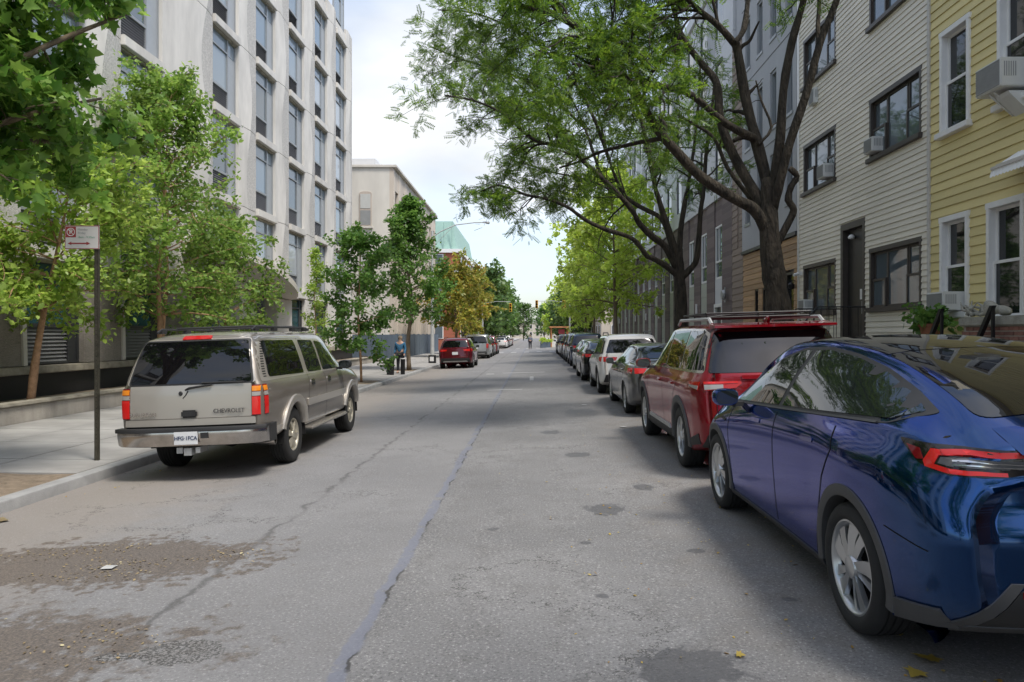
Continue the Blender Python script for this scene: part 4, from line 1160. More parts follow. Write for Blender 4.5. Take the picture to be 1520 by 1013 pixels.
def wheel_maker(style, rim_mat, rim_r):
    """wheel with outer face towards -x"""
    def mk_(tr, tw):
        h = tw/2
        root = bpy.data.objects.new('wheel', None); col.objects.link(root)
        pr = [(rim_r-.004, -h+.030), (rim_r+.006, -h+.012), (rim_r+.03, -h+.001), (tr-.055, -h), (tr-.025, -h+.008), (tr-.008, -h+.024)]
        g = tw*.17
        for c in (-1.5, -.5, .5, 1.5):
            x = c*g*.95; pr += [(tr, x-.007), (tr-.010, x-.006), (tr-.010, x+.006), (tr, x+.007)]
        pr += [(tr-.008, h-.024), (tr-.025, h-.008), (tr-.055, h), (rim_r+.03, h-.001), (rim_r-.004, h-.03)]
        MB().lathe(pr, 56, 'x').build('tyre', 'rubber', root, smooth=38, fix=False)
        ed = MB().lathe([(rim_r-.03, -h+.06), (rim_r-.018, -h+.024), (rim_r-.006, -h+.014), (rim_r+.004, -h+.016), (rim_r+.002, -h+.05), (rim_r-.02, .04), (rim_r-.02, h-.02)], 48, 'x').build('rim', rim_mat, root, smooth=40, fix=False)
        MB().lathe([(.001, -h+.085), (rim_r*.8, -h+.085), (rim_r-.02, -h+.07)], 40, 'x').build('backing_disc', 'gap' if style != 'disc' else rim_mat, root, smooth=30)
        sp = MB()
        def spoke(a, w0, w1, tw0=0, x0=-.004, x1=.014, th=.03, r0=.05, r1=None):
            r1 = r1 or rim_r-.012; v = []
            for (r_, w_, da, xx) in ((r0, w0, 0, x0+.004), (r0*.4+r1*.6, (w0+w1)/2, tw0*.6, (x0+x1)/2), (r1, w1, tw0, x1)):
                for sg in (-1, 1):
                    for dx in (0, th):
                        aa = a+da+sg*math.atan2(w_/2, r_); v.append((-h+.012+xx+dx+(.010 if sg > 0 else 0)*(1 if dx == 0 else 0), math.cos(aa)*r_, math.sin(aa)*r_))
            f = []
            for i in range(2):
                o = i*4; f += [(o, o+2, o+6, o+4), (o+1, o+5, o+7, o+3), (o, o+4, o+5, o+1), (o+2, o+3, o+7, o+6)]
            sp.add(v, f + [(0, 1, 3, 2), (8, 10, 11, 9)])
        if style == 'turbine':
            for k in range(5):
                a = 2*PI*k/5; spoke(a, .050, .105, .20); spoke(a+.54, .035, .062, .10, x0=.002, x1=.020)
        elif style == 'six':
            for k in range(6): spoke(2*PI*k/6, .075, .105)
        elif style == 'twin':
            for k in range(5):
                a = 2*PI*k/5; spoke(a-.13, .03, .045, -.10); spoke(a+.13, .03, .045, .10)
        else:
            for k in range(10): spoke(2*PI*k/10, .035, .05)
        sp.build('spokes', rim_mat, root, smooth=25)
        MB().lathe([(.0, -h+.004), (.035, -h+.004), (.06, -h+.010), (.072, -h+.03), (.072, -h+.06)], 20, 'x').build('hub_cap', rim_mat, root, smooth=40)
        return root
    return mk_
def mirror_part(car, parent, y, z, mat, x, sx=.22):
    for sg in (-1, 1):
        v = MB(); 
        for (yy, sc) in ((y-.03, .82), (y+.02, 1.0), (y+.10, .92), (y+.17, .45)):
            pass
        rings = []
        for (yy, sc) in ((y-.035, .86), (y, 1.0), (y+.07, .95), (y+.13, .72), (y+.165, .30)):
            rings.append([(sg*(x+.03+sx*.5+sx*.5*sc*math.copysign(abs(math.cos(a))**.7, math.cos(a))), yy, z+.075*sc*math.copysign(abs(math.sin(a))**.7, math.sin(a))) for a in np.linspace(0, 2*PI, 17)[:-1]])
        vv = [p for r_ in rings for p in r_]; f = [(i*16+j, i*16+(j+1) % 16, i*16+16+(j+1) % 16, i*16+16+j) for i in range(4) for j in range(16)]
        f.append(tuple(range(64, 80)))
        v.add(vv, f + [tuple(range(16))[::-1]])
        mo = v.build('mirror', mat, parent, smooth=50)
        MB().box(sg*(x-.10), sg*(x+.08), y+.02, y+.10, z-.085, z-.045).build('mirror_arm', 'plastic', mo)
        c = [(sg*(x+.03+sx*.5+sx*.42*math.copysign(abs(math.cos(a))**.7, math.cos(a))), y-.038, z+.060*math.copysign(abs(math.sin(a))**.7, math.sin(a))) for a in np.linspace(0, 2*PI, 17)[:-1]]
        MB().add(c, [tuple(range(16))]).build('mirror_glass', 'car_glass', mo, fix=False)
def flat_text(s, size, mat, parent, loc, rot=(PI/2, 0, 0), depth=.002, bold=0, name='lettering'):
    o = link(name, text_mesh(s, size, depth, bold), mat, parent); o.location = loc; o.rotation_euler = rot
    return o
def plate(car, parent, z, txt, y=None, x=0, w_=.31, h=.155):
    p, n = car.hit('B', x, z)
    yy = p.y-.016 if y is None else y
    o = MB().box(x-w_/2, x+w_/2, yy-.006, yy, z-h/2, z+h/2).build('number_plate', 'plate_white', parent, bevel=.003)
    if txt: flat_text(txt, .085, 'plate_ink', o, (x, yy-.0075, z-.005), bold=.002)
    return o
def door_gaps(car, parent, lines):
    for ln in lines:
        for v in 'LR': car.line('panel_gap', ln, .010, v, 'gap', parent)
def handles(car, parent, pts, mat):
    for (y, z) in pts:
        for v in 'LR':
            p, n = car.hit(v, y, z); sg = -1 if v == 'L' else 1
            MB().hexa([(p.x-sg*.01, y-.10, z-.016), (p.x+sg*.028, y-.075, z-.014), (p.x+sg*.028, y+.075, z-.014), (p.x-sg*.01, y+.10, z-.016), (p.x-sg*.01, y-.10, z+.016), (p.x+sg*.026, y-.075, z+.012), (p.x+sg*.026, y+.075, z+.012), (p.x-sg*.01, y+.10, z+.016)]).build('door_handle', mat, parent, bevel=.006)

# ---------------------------------------------------------------- blue fastback crossover
def blue_crossover():
    sp = dict(WB=2.89, ro=.96, fo=.86, tr=.356, ra=.405, tw=.255, inset=.010, rr=.10, rf=.2, rbow=.15, fbow=.2, drop=.06, lean_len=.75,
        zb=[(-.96, .33), (-.7, .24), (0, .20), (2.9, .20), (3.75, .28)],
        ztop=[(-.96, 1.09), (-.90, 1.15), (-.80, 1.185), (-.62, 1.26), (-.3, 1.385), (.2, 1.515), (.8, 1.60), (1.3, 1.624), (1.75, 1.60), (2.2, 1.455), (2.6, 1.23), (2.9, 1.08), (3.3, .98), (3.6, .86), (3.75, .74)],
        zbelt=[(-.96, 1.00), (-.7, 1.085), (-.3, 1.14), (.3, 1.15), (1.2, 1.11), (2.3, 1.045), (2.9, .98), (3.4, .87), (3.75, .68)],
        wmax=[(-.96, .86), (-.75, .925), (-.35, .965), (.05, .975), (.6, .955), (1.5, .945), (2.4, .95), (2.9, .96), (3.3, .92), (3.6, .82), (3.75, .68)],
        wbelt=[(-.96, .78), (-.7, .83), (-.3, .865), (.5, .88), (1.5, .885), (2.5, .875), (3.0, .85), (3.5, .74), (3.75, .6)],
        wtop=[(-.96, .66), (-.8, .66), (-.3, .585), (.3, .565), (1.2, .575), (1.8, .60), (2.3, .65), (2.8, .70), (3.3, .70), (3.75, .5)],
        rlean=[(.2, .16), (.34, .06), (.5, 0), (.72, .0), (.9, .055), (1.02, .065), (1.10, .02), (1.2, .0)], flean=[(.2, .1), (.5, 0), (.75, .08), (.9, .2), (1.1, .3)])
    c = Car(sp, 1.35)
    t = thing('parked_car', 'glossy dark blue fastback crossover parked beside the red sport utility', 'car')
    c.body('paint_blue', t); c.wells(t)
    c.arches('plastic_grey', t, wd=.058, out_=.010)
    for v in 'LR': c.panel('sill_cladding', [(.36, .20), (2.53, .20), (2.50, .275), (.41, .275)], v, 'plastic', t, off=.010, res=.08)
    # daylight opening: trim, then panes
    dlo = [(2.38, 1.075), (2.12, 1.262), (1.80, 1.440), (1.46, 1.520), (1.05, 1.532), (.62, 1.495), (.22, 1.418), (-.10, 1.328), (-.34, 1.248), (-.24, 1.205), (.2, 1.186), (1.2, 1.135)]
    c.both('window_trim', rounded([(2.45, 1.05), (2.14, 1.282), (1.80, 1.464), (1.46, 1.544), (1.05, 1.555), (.62, 1.515), (.22, 1.440), (-.11, 1.348), (-.40, 1.248), (-.25, 1.180), (.2, 1.160), (1.2, 1.108)], [.02]+[.08]*7+[.03]+[.08]*3), 'plastic', t, off=.003)
    def clip(y0, y1, ins=.0):
        # split the opening along y
        pts = []; k = len(dlo)
        for i in range(k):
            a, b_ = dlo[i], dlo[(i+1) % k]
            if y0 <= a[0] <= y1: pts.append(a)
            for yc in ((y1, y0) if a[0] > b_[0] else (y0, y1)):
                if (a[0]-yc)*(b_[0]-yc) < 0: tt = (yc-a[0])/(b_[0]-a[0]); pts.append((yc, a[1]+(b_[1]-a[1])*tt))
        return pts
    c.both('front_door_glass', rounded(clip(1.32, 2.6), .015), 'car_glass', t, off=.006)
    c.both('rear_door_glass', rounded(clip(-.5, 1.25), .02), 'car_glass', t, off=.006)
    # long rear glass and glass roof seen from above
    c.panel('rear_glass', rounded([(-.57, -.60), (.57, -.60), (.515, .36), (-.515, .36)], [.10, .10, .02, .02]), 'T', 'car_glass_tint', t, off=.004, res=.09)
    c.panel('glass_roof', rounded([(-.515, .38), (.515, .38), (.53, 1.72), (-.53, 1.72)], .02), 'T', 'car_glass_tint', t, off=.004, res=.1)
    c.panel('windscreen', rounded([(-.55, 1.76), (.55, 1.76), (.66, 2.72), (-.66, 2.72)], .05), 'T', 'car_glass', t, off=.004, res=.1)
    # spoiler lip
    lip = MB(); v = []; n = 28
    for i in range(n+1):
        x = -.56+1.12*i/n; k = 1-(abs(x)/.56)**4; yb = -.905+.12*x*x
        z1 = c.hit('T', x, yb+.20)[0].z; z2 = c.hit('T', x, yb+.05)[0].z
        v += [(x, yb+.20, z1+.001), (x, yb, z2+.052*k-.02), (x, yb-.012, z2+.042*k-.024), (x, yb+.07, z2-.05)]
    lip.add(v, [(i*4+j, i*4+(j+1) % 4, i*4+4+(j+1) % 4, i*4+4+j) for i in range(n) for j in range(4)])
    lip.build('spoiler_lip', 'paint_blue', t, smooth=60)
    # tail lamps: side wing and rear face
    for sg, v in ((-1, 'L'), (1, 'R')):
        o = c.panel('tail_lamp', rounded([(-.40, 1.138), (-.735, 1.120), (-.735, 1.002), (-.60, 1.025)], [.03, .005, .005, .07]), v, 'lamp_black', t, off=.005, res=.04)
        c.panel('lens', [(-.47, 1.112), (-.555, 1.102), (-.60, 1.055), (-.56, 1.052)], v, 'lamp_dark_red', o, off=.009, res=.04)
        c.panel('lens', [(-.615, 1.106), (-.732, 1.104), (-.732, 1.086), (-.665, 1.084), (-.655, 1.042), (-.732, 1.030), (-.732, 1.008), (-.62, 1.025), (-.60, 1.050)], v, 'lamp_bright', o, off=.009, res=.03)
        c.panel('lens', [(-.675, 1.076), (-.732, 1.078), (-.732, 1.040), (-.67, 1.048)], v, 'lamp_smoke', o, off=.008, res=.03)
        q = lambda L_: [(sg*a, b_) for a, b_ in L_]
        o = c.panel('tail_lamp', q([(.80, 1.120), (.40, 1.125), (.36, 1.095), (.42, 1.040), (.62, 1.002), (.80, 1.002)]), 'B', 'lamp_black', t, off=.006, res=.04)
        c.panel('lens', q([(.795, 1.106), (.45, 1.116), (.45, 1.096), (.795, 1.086)]), 'B', 'lamp_red', o, off=.010, res=.04)
        c.panel('lens', q([(.795, 1.008), (.60, 1.008), (.60, 1.025), (.795, 1.030)]), 'B', 'lamp_bright', o, off=.010, res=.04)
        c.panel('lens', q([(.79, 1.076), (.47, 1.082), (.50, 1.040), (.79, 1.040)]), 'B', 'lamp_smoke', o, off=.009, res=.05)
        for zz in (1.050, 1.066): c.line('chrome_line', q([(.78, zz), (.52, zz+.002)]), .005, 'B', 'chrome', o, off=.012)
    # lower bumper insert, reflector, chrome-grey valance
    c.panel('lower_bumper', rounded([(-.74, .335), (.74, .335), (.60, .535), (-.60, .535)], .03), 'B', 'plastic', t, off=.010)
    c.panel('valance', rounded([(-.80, .29), (.80, .29), (.77, .345), (-.77, .345)], .01), 'B', 'plastic_grey', t, off=.016)
    for sg in (-1, 1): c.panel('bumper_flare', [(sg*.86, .30), (sg*.64, .56), (sg*.59, .56), (sg*.77, .30)], 'B', 'plastic_grey', t, off=.012); c.panel('reflector', [(sg*.60, .50), (sg*.30, .50), (sg*.30, .527), (sg*.60, .527)], 'B', 'lamp_dark_red', t, off=.014)
    for v in 'LR': c.panel('bumper_flare', [(-.43, .26), (-.74, .32), (-.74, .40), (-.47, .36)], v, 'plastic_grey', t, off=.018)
    door_gaps(c, t, [[(1.29, 1.08), (1.28, .75), (1.26, .30)], [(2.44, 1.02), (2.47, .8), (2.42, .5), (2.40, .30)], [(.26, 1.11), (.20, .98), (.33, .80), (.40, .62), (.46, .45), (.50, .30)],
                     [(-.60, 1.11), (-.58, 1.16)]])
    for v in 'LR': c.line('bumper_seam', [(-.42, .70), (-.72, .655)], .005, v, 'gap', t)
    c.line('hatch_gap', [(-.53, 1.0), (-.50, .85), (-.44, .70), (-.36, .64), (.36, .64), (.44, .70), (.50, .85), (.53, 1.0)], .008, 'B', 'gap', t)
    for v in 'LR': c.line('window_sill_trim', [(2.42, 1.058), (1.2, 1.114), (.2, 1.164), (-.15, 1.178)], .012, v, 'plastic_grey', t, off=.008)
    for (y, z) in ((.62, .985), (1.72, .975)):
        for v in 'LR': c.panel('door_handle', rounded([(y-.11, z-.012), (y+.11, z-.020), (y+.11, z+.012), (y-.11, z+.018)], .012), v, 'paint_blue', t, off=.005, res=.04)
    plate(c, t, .80, '', w_=.31)
    mirror_part(c, t, 2.16, 1.12, 'paint_blue', .90)
    for v in 'LR': c.panel('side_camera', rounded([(2.56, .87), (2.68, .88), (2.66, .905), (2.55, .895)], .01), v, 'plastic', t, off=.006, res=.03)
    c.wheels(t, wheel_maker('turbine', 'alloy', .255))
    return t
# ---------------------------------------------------------------- generic box-shaped or saloon bodies
def suv_body(paint_mat, label, sp, dens=1.0, group=None, cat='car', name='parked_car'):
    c = Car(sp, dens); t = thing(name, label, cat, group=group)
    c.body(paint_mat, t); c.wells(t)
    return c, t
def rear_glass_poly(c, z0, z1, m0, m1, r_=.06):
    return rounded([(-m0, z0), (m0, z0), (m1, z1), (-m1, z1)], r_)

def pewter_wagon():
    sp = dict(WB=3.30, ro=1.24, fo=1.0, tr=.385, ra=.465, tw=.265, inset=.035, rr=.075, rf=.15, rbow=.05, fbow=.12, drop=.085, lean_len=.8, crease=.03,
        zb=[(-1.24, .52), (-.6, .46), (3.3, .44), (4.3, .48)],
        ztop=[(-1.24, 1.80), (-.9, 1.835), (0, 1.86), (1.6, 1.865), (2.2, 1.83), (2.6, 1.66), (3.05, 1.32), (3.2, 1.235), (4.0, 1.16), (4.3, 1.0)],
        zbelt=[(-1.24, 1.195), (2.4, 1.185), (3.0, 1.16), (4.0, 1.08), (4.3, .92)],
        wmax=[(-1.24, .945), (-.9, .975), (-.3, .99), (3.3, .99), (3.9, .97), (4.3, .86)], wbelt=[(-1.24, .915), (-.9, .94), (3.0, .94), (4.0, .88), (4.3, .78)],
        wtop=[(-1.24, .735), (-.8, .755), (1.8, .755), (2.5, .72), (3.0, .76), (4.3, .70)],
        rlean=[(.45, .02), (.62, .0), (1.1, .02), (1.22, .045), (1.5, .15), (1.75, .27), (1.87, .34)], flean=[(.4, .02), (.8, 0), (1.1, .05), (1.3, .1)])
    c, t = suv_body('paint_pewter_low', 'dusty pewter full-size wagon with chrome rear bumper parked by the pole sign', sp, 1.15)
    # lighter upper body, darker taupe lower doors: two-tone roof pillars and tailgate
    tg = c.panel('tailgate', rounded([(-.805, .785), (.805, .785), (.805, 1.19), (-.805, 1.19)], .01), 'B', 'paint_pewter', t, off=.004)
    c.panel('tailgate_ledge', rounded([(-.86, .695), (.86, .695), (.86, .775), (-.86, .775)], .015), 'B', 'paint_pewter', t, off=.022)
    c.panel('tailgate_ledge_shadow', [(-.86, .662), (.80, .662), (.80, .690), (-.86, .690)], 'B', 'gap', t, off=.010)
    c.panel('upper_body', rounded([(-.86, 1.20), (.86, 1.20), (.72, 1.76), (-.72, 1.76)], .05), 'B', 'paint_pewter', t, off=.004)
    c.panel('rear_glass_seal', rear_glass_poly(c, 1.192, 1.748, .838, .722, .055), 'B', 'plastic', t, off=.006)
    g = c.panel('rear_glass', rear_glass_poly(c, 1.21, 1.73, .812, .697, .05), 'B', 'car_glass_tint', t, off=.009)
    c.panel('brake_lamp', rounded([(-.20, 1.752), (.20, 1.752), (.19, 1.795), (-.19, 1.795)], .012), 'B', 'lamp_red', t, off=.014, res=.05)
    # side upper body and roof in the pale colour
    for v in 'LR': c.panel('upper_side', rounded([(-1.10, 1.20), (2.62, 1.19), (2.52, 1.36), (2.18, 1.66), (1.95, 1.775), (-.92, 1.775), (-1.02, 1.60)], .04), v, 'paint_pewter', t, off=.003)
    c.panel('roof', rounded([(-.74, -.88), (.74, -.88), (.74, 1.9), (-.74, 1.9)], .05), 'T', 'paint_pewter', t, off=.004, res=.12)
    c.both('rear_quarter_glass', rounded([(-.86, 1.245), (.60, 1.225), (.50, 1.715), (-.78, 1.715)], [.06, .05, .05, .09]), 'car_glass_tint', t, off=.010)
    c.both('rear_door_glass', rounded([(.80, 1.225), (1.52, 1.220), (1.40, 1.70), (.71, 1.715)], .045), 'car_glass', t, off=.010)
    c.both('front_door_glass', rounded([(1.62, 1.220), (2.50, 1.215), (2.30, 1.44), (2.02, 1.655), (1.52, 1.695)], [.03, .03, .08, .08, .04]), 'car_glass', t, off=.010)
    c.panel('windscreen', rounded([(-.66, 2.25), (.66, 2.25), (.74, 3.02), (-.74, 3.02)], .05), 'T', 'car_glass', t, off=.005, res=.1)
    # D-pillar vent slots
    for v in 'LR':
        for i in range(15):
            z = 1.25+i*.032; y = -1.03+.0035*i*i*.35+.02; c.panel('vent_slot', [(y, z), (y+.085, z), (y+.085, z+.014), (y, z+.014)], v, 'gap', t, off=.0055, res=.05, skirt=.004)
    # tail lamps wrap the corner: three lenses each
    for sg, v in ((-1, 'L'), (1, 'R')):
        for view in (v, 'B'):
            if view == 'B':
                rect = lambda z0, z1, a=.815, b_=.915: [(sg*a, z0), (sg*b_, z0), (sg*b_, z1), (sg*a, z1)]
            else:
                rect = lambda z0, z1: [(-1.125, z0), (-1.03, z0), (-1.03, z1), (-1.125, z1)]
            o = c.panel('tail_lamp', rect(.79, 1.165), view, 'lamp_dark_red', t, off=.008, res=.05)
            c.panel('lens', rect(1.090, 1.150), view, 'lamp_amber', o, off=.013, res=.05)
            c.panel('lens', rect(1.03, 1.08), view, 'lamp_clear', o, off=.013, res=.05)
            c.panel('lens', rect(.80, 1.02), view, 'lamp_bright', o, off=.013, res=.05)
    # wiper, lock, handle, badges
    MB().tube([(-.06, -1.21, 1.13), (.0, -1.235, 1.155), (.30, -1.235, 1.19)], .014, 6).tube([(.16, -1.215, 1.215), (.72, -1.205, 1.215)], .010, 5).build('wiper', 'plastic', t)
    p, _ = c.hit('B', -.12, 1.10); MB().lathe([(0, -.012), (.022, -.012), (.03, 0)], 14, 'y', c=(-.12, p.y-.004, 1.09)).build('lock', 'plastic', t)
    MB().tube([(-.02, p.y-.012, 1.12), (-.05, p.y-.012, 1.07), (-.09, p.y-.01, 1.03)], .006, 5).build('washer_hose', 'plastic', t)
    p, _ = c.hit('B', 0, .83); MB().box(-.105, .105, p.y-.045, p.y, .79, .885).build('tailgate_handle', 'plastic', t, bevel=.02)
    y = p.y-.008; flat_text('CHEVROLET', .075, 'plastic_grey', t, (.52, y, .86), depth=.003); flat_text('SUBURBAN', .07, 'chrome_old', t, (-.62, y, .84), depth=.003)
    # bumper: chrome face, black step pad
    bp_ = MB(); v = []; n = 26
    prof = [(-.02, .66), (.12, .668), (.135, .645), (.13, .56), (.10, .455), (.0, .435), (-.03, .45)]
    for i in range(n+1):
        x = -1.0+2.0*i/n; yb = -1.225+.14*abs(x)**5; k = 1 if abs(x) < .97 else .8
        v += [(x, yb-dx_*k, z+(0 if abs(x) < .97 else (.55-z)*.1)) for dx_, z in prof]
    m_ = len(prof); bp_.add(v, [(i*m_+j, i*m_+(j+1) % m_, i*m_+m_+(j+1) % m_, i*m_+m_+j) for i in range(n) for j in range(m_)] + [tuple(range(m_))[::-1], tuple(n*m_+j for j in range(m_))])
    bo = bp_.build('rear_bumper', 'chrome_old', t, smooth=40)
    sp_ = MB(); v = []
    for i in range(n+1):
        x = -1.005+2.01*i/n; yb = -1.225+.14*abs(x)**5
        v += [(x, yb+.02, .672), (x, yb-.14, .676), (x, yb-.148, .655), (x, yb-.146, .628), (x, yb-.12, .628)]
    sp_.add(v, [(i*5+j, i*5+(j+1) % 5, i*5+5+(j+1) % 5, i*5+5+j) for i in range(n) for j in range(5)] + [(0, 1, 2, 3, 4), tuple(n*5+j for j in range(5))])
    sp_.build('step_pad', 'plastic', bo, smooth=40)
    for sg in (-1, 1): MB().hexa([(sg*.95, -1.15, .44), (sg*1.005, -1.10, .44), (sg*1.005, -.86, .44), (sg*.95, -.86, .44), (sg*.95, -1.15, .665), (sg*1.008, -1.10, .665), (sg*1.008, -.86, .665), (sg*.95, -.86, .665)]).build('bumper_end', 'plastic', bo)
    pl = MB().box(-.155, .155, -1.372, -1.364, .475, .635).build('number_plate', 'plate_white', bo, bevel=.003)
    flat_text('HFG·1FCA', .066, 'plate_ink', pl, (0, -1.3745, .552), bold=.0008)
    MB().box(.19, .29, -1.366, -1.355, .545, .615).build('trailer_socket', 'plastic', bo)
    MB().box(-.05, .05, -1.33, -1.1, .335, .425).box(-.16, -.08, -1.30, -1.1, .36, .43).box(.09, .15, -1.30, -1.1, .36, .43).build('tow_hitch', 'galv', bo)
    MB().lathe([(.045, -.3), (.05, .0), (.045, .0), (.04, -.25)], 12, 'x', c=(.93, -.72, .40)).build('exhaust_tip', 'chrome_old', t, smooth=40)
    c.arches('paint_pewter', t, wd=.105, out_=.038)
    for v in 'LR':
        c.panel('door_moulding', rounded([(.56, .735), (2.82, .735), (2.82, .845), (.56, .845)], .015), v, 'paint_pewter', t, off=.020, res=.09)
        c.panel('quarter_skirt', [(-1.20, .47), (-.52, .47), (-.52, .60), (-1.20, .62)], v, 'paint_pewter', t, off=.012)
    for sg in (-1, 1):
        MB().box(sg*.83, sg*1.045, .60, 2.70, .375, .43).build('running_board', 'paint_pewter', t, bevel=.02)
        rr_ = MB().tube([(sg*.66, -.75, 1.86), (sg*.66, -.60, 1.905), (sg*.66, 1.55, 1.905), (sg*.66, 1.72, 1.87)], .016, 6)
        for y in (-.6, .1, .9, 1.5): rr_.box(sg*.66-.03, sg*.66+.03, y-.06, y+.06, 1.85, 1.90)
        rr_.build('roof_rail', 'plastic', t)
    for yb in (-.2, 1.0): MB().tube([(-.66, yb, 1.92), (.66, yb, 1.92)], .016, 6).build('roof_bar', 'plastic', t)
    door_gaps(c, t, [[(.69, 1.74), (.72, 1.2), (.62, .85), (.60, .47)], [(1.57, 1.73), (1.58, 1.2), (1.58, .47)], [(2.62, 1.18), (2.66, .9), (2.70, .47)]])
    for v in 'LR':
        for y in (.86, 1.76):
            o = c.panel('door_handle', rounded([(y-.10, 1.02), (y+.10, 1.02), (y+.10, 1.11), (y-.10, 1.11)], .04), v, 'chrome_old', t, off=.012, res=.05)
            c.panel('handle_recess', rounded([(y-.07, 1.03), (y+.06, 1.03), (y+.06, 1.06), (y-.07, 1.06)], .015), v, 'gap', o, off=.016, res=.05)
    mirror_part(c, t, 2.38, 1.27, 'plastic', .96, .24)
    c.wheels(t, wheel_maker('six', 'alloy_gold', .225))
    MB().tube([(-.75, 0, .38), (.75, 0, .38)], .06, 8).lathe([(0, -.14), (.12, -.08), (.14, 0), (.12, .08), (0, .14)], 12, 'y', c=(0, 0, .38)).build('rear_axle', 'plastic', t)
    return t

def red_suv():
    sp = dict(WB=2.90, ro=1.06, fo=.96, tr=.378, ra=.435, tw=.255, inset=.012, rr=.10, rf=.2, rbow=.13, fbow=.2, drop=.07, lean_len=.85, crease=.03,
        zb=[(-1.06, .36), (-.6, .27), (2.9, .25), (3.86, .32)],
        ztop=[(-1.06, 1.725), (-.6, 1.765), (.5, 1.785), (1.4, 1.775), (1.85, 1.70), (2.2, 1.50), (2.6, 1.235), (2.75, 1.17), (3.5, 1.08), (3.86, .85)],
        zbelt=[(-1.06, 1.175), (0, 1.165), (2.4, 1.12), (2.8, 1.09), (3.5, 1.0), (3.86, .78)],
        wmax=[(-1.06, .90), (-.7, .965), (0, .99), (.8, .975), (2.2, .975), (2.9, .985), (3.4, .95), (3.86, .74)],
        wbelt=[(-1.06, .85), (-.7, .90), (0, .925), (2.6, .92), (3.4, .86), (3.86, .66)], wtop=[(-1.06, .66), (-.5, .69), (1.4, .70), (2.2, .68), (2.8, .74), (3.86, .5)],
        rlean=[(.3, .14), (.42, .04), (.58, 0), (.75, .02), (1.0, .06), (1.15, .10), (1.25, .15), (1.5, .28), (1.7, .36), (1.8, .38)], flean=[(.3, .08), (.6, 0), (.9, .03), (1.1, .15)])
    c, t = suv_body('paint_red', 'candy red sport utility with black roof basket between the blue and grey cars', sp, 1.15)
    c.arches('plastic_grey', t, wd=.085, out_=.016)
    for v in 'LR':
        c.panel('sill_cladding', [(.40, .27), (2.46, .27), (2.42, .40), (.48, .40)], v, 'plastic', t, off=.014, res=.08)
        c.panel('sill_strip', rounded([(.62, .405), (2.30, .405), (2.25, .455), (.70, .455)], .01), v, 'galv', t, off=.020, res=.08)
        c.panel('bumper_side', [(-.47, .34), (-.80, .40), (-.80, .52), (-.50, .42)], v, 'plastic', t, off=.010)
        c.panel('roof_pillar', rounded([(-.78, 1.22), (-.28, 1.22), (-.28, 1.70), (-.58, 1.70)], .03), v, 'plastic', t, off=.003)
    tr_ = [(2.36, 1.19), (2.02, 1.48), (1.72, 1.655), (1.1, 1.70), (-.30, 1.69), (-.62, 1.62), (-.86, 1.225)]
    c.both('window_trim', rounded([(2.46, 1.165), (2.06, 1.50), (1.74, 1.68), (1.1, 1.722), (-.32, 1.705), (-.55, 1.65), (-.79, 1.20)], .05), 'chrome_old', t, off=.004)
    c.both('front_door_glass', rounded([(2.34, 1.195), (2.01, 1.475), (1.70, 1.645), (1.32, 1.685), (1.22, 1.205)], .03), 'car_glass', t, off=.008)
    c.both('rear_door_glass', rounded([(1.15, 1.205), (1.24, 1.690), (.35, 1.693), (.22, 1.215)], .03), 'car_glass', t, off=.008)
    c.both('quarter_glass', rounded([(.14, 1.215), (.27, 1.690), (-.30, 1.680), (-.50, 1.62), (-.72, 1.232)], .03), 'car_glass_tint', t, off=.008)
    c.panel('rear_glass', rounded([(-.80, 1.205), (.80, 1.205), (.665, 1.665), (-.665, 1.665)], .03), 'B', 'car_glass_tint', t, off=.006)
    c.panel('windscreen', rounded([(-.62, 1.75), (.62, 1.75), (.72, 2.66), (-.72, 2.66)], .05), 'T', 'car_glass', t, off=.005, res=.1)
    sp_ = MB(); v = []; n = 20
    for i in range(n+1):
        x = -.70+1.4*i/n; yb = -.80+.13*x*x
        v += [(x, yb+.25, 1.772), (x, yb-.05, 1.742), (x, yb-.055, 1.715), (x, yb+.15, 1.70)]
    sp_.add(v, [(i*4+j, i*4+(j+1) % 4, i*4+4+(j+1) % 4, i*4+4+j) for i in range(n) for j in range(4)] + [(0, 1, 2, 3), tuple(n*4+j for j in range(4))])
    sp_.build('roof_spoiler', 'paint_red', t, smooth=50)
    MB().add([(-.02, -.52, 1.77), (.02, -.52, 1.77), (.02, -.36, 1.785), (-.02, -.36, 1.785), (0, -.56, 1.845), (0, -.44, 1.84)], [(0, 1, 4), (1, 2, 5, 4), (2, 3, 5), (3, 0, 4, 5)]).build('antenna_fin', 'paint_red', t)
    for sg, v in ((-1, 'L'), (1, 'R')):
        q = lambda L_: [(sg*a, b_) for a, b_ in L_]
        o = c.panel('tail_lamp', q([(.86, 1.105), (.46, 1.11), (.46, 1.085), (.52, 1.04), (.86, 1.01)]), 'B', 'lamp_red', t, off=.010, res=.05)
        c.panel('lens', q([(.855, 1.075), (.66, 1.078), (.66, 1.035), (.855, 1.02)]), 'B', 'lamp_clear', o, off=.014, res=.05)
        c.panel('lens', q([(.855, 1.108), (.50, 1.112), (.50, 1.092), (.855, 1.082)]), 'B', 'lamp_bright', o, off=.015, res=.05)
        o = c.panel('tail_lamp', [(-.50, 1.095), (-.80, 1.105), (-.80, 1.01), (-.56, 1.045)], v, 'lamp_red', t, off=.010, res=.05)
        c.panel('lens', [(-.54, 1.066), (-.795, 1.062), (-.795, 1.018), (-.58, 1.045)], v, 'lamp_clear', o, off=.014, res=.05)
    c.panel('tailgate_bar', [(-.45, 1.13), (.45, 1.13), (.45, 1.17), (-.45, 1.17)], 'B', 'paint_red', t, off=.02)
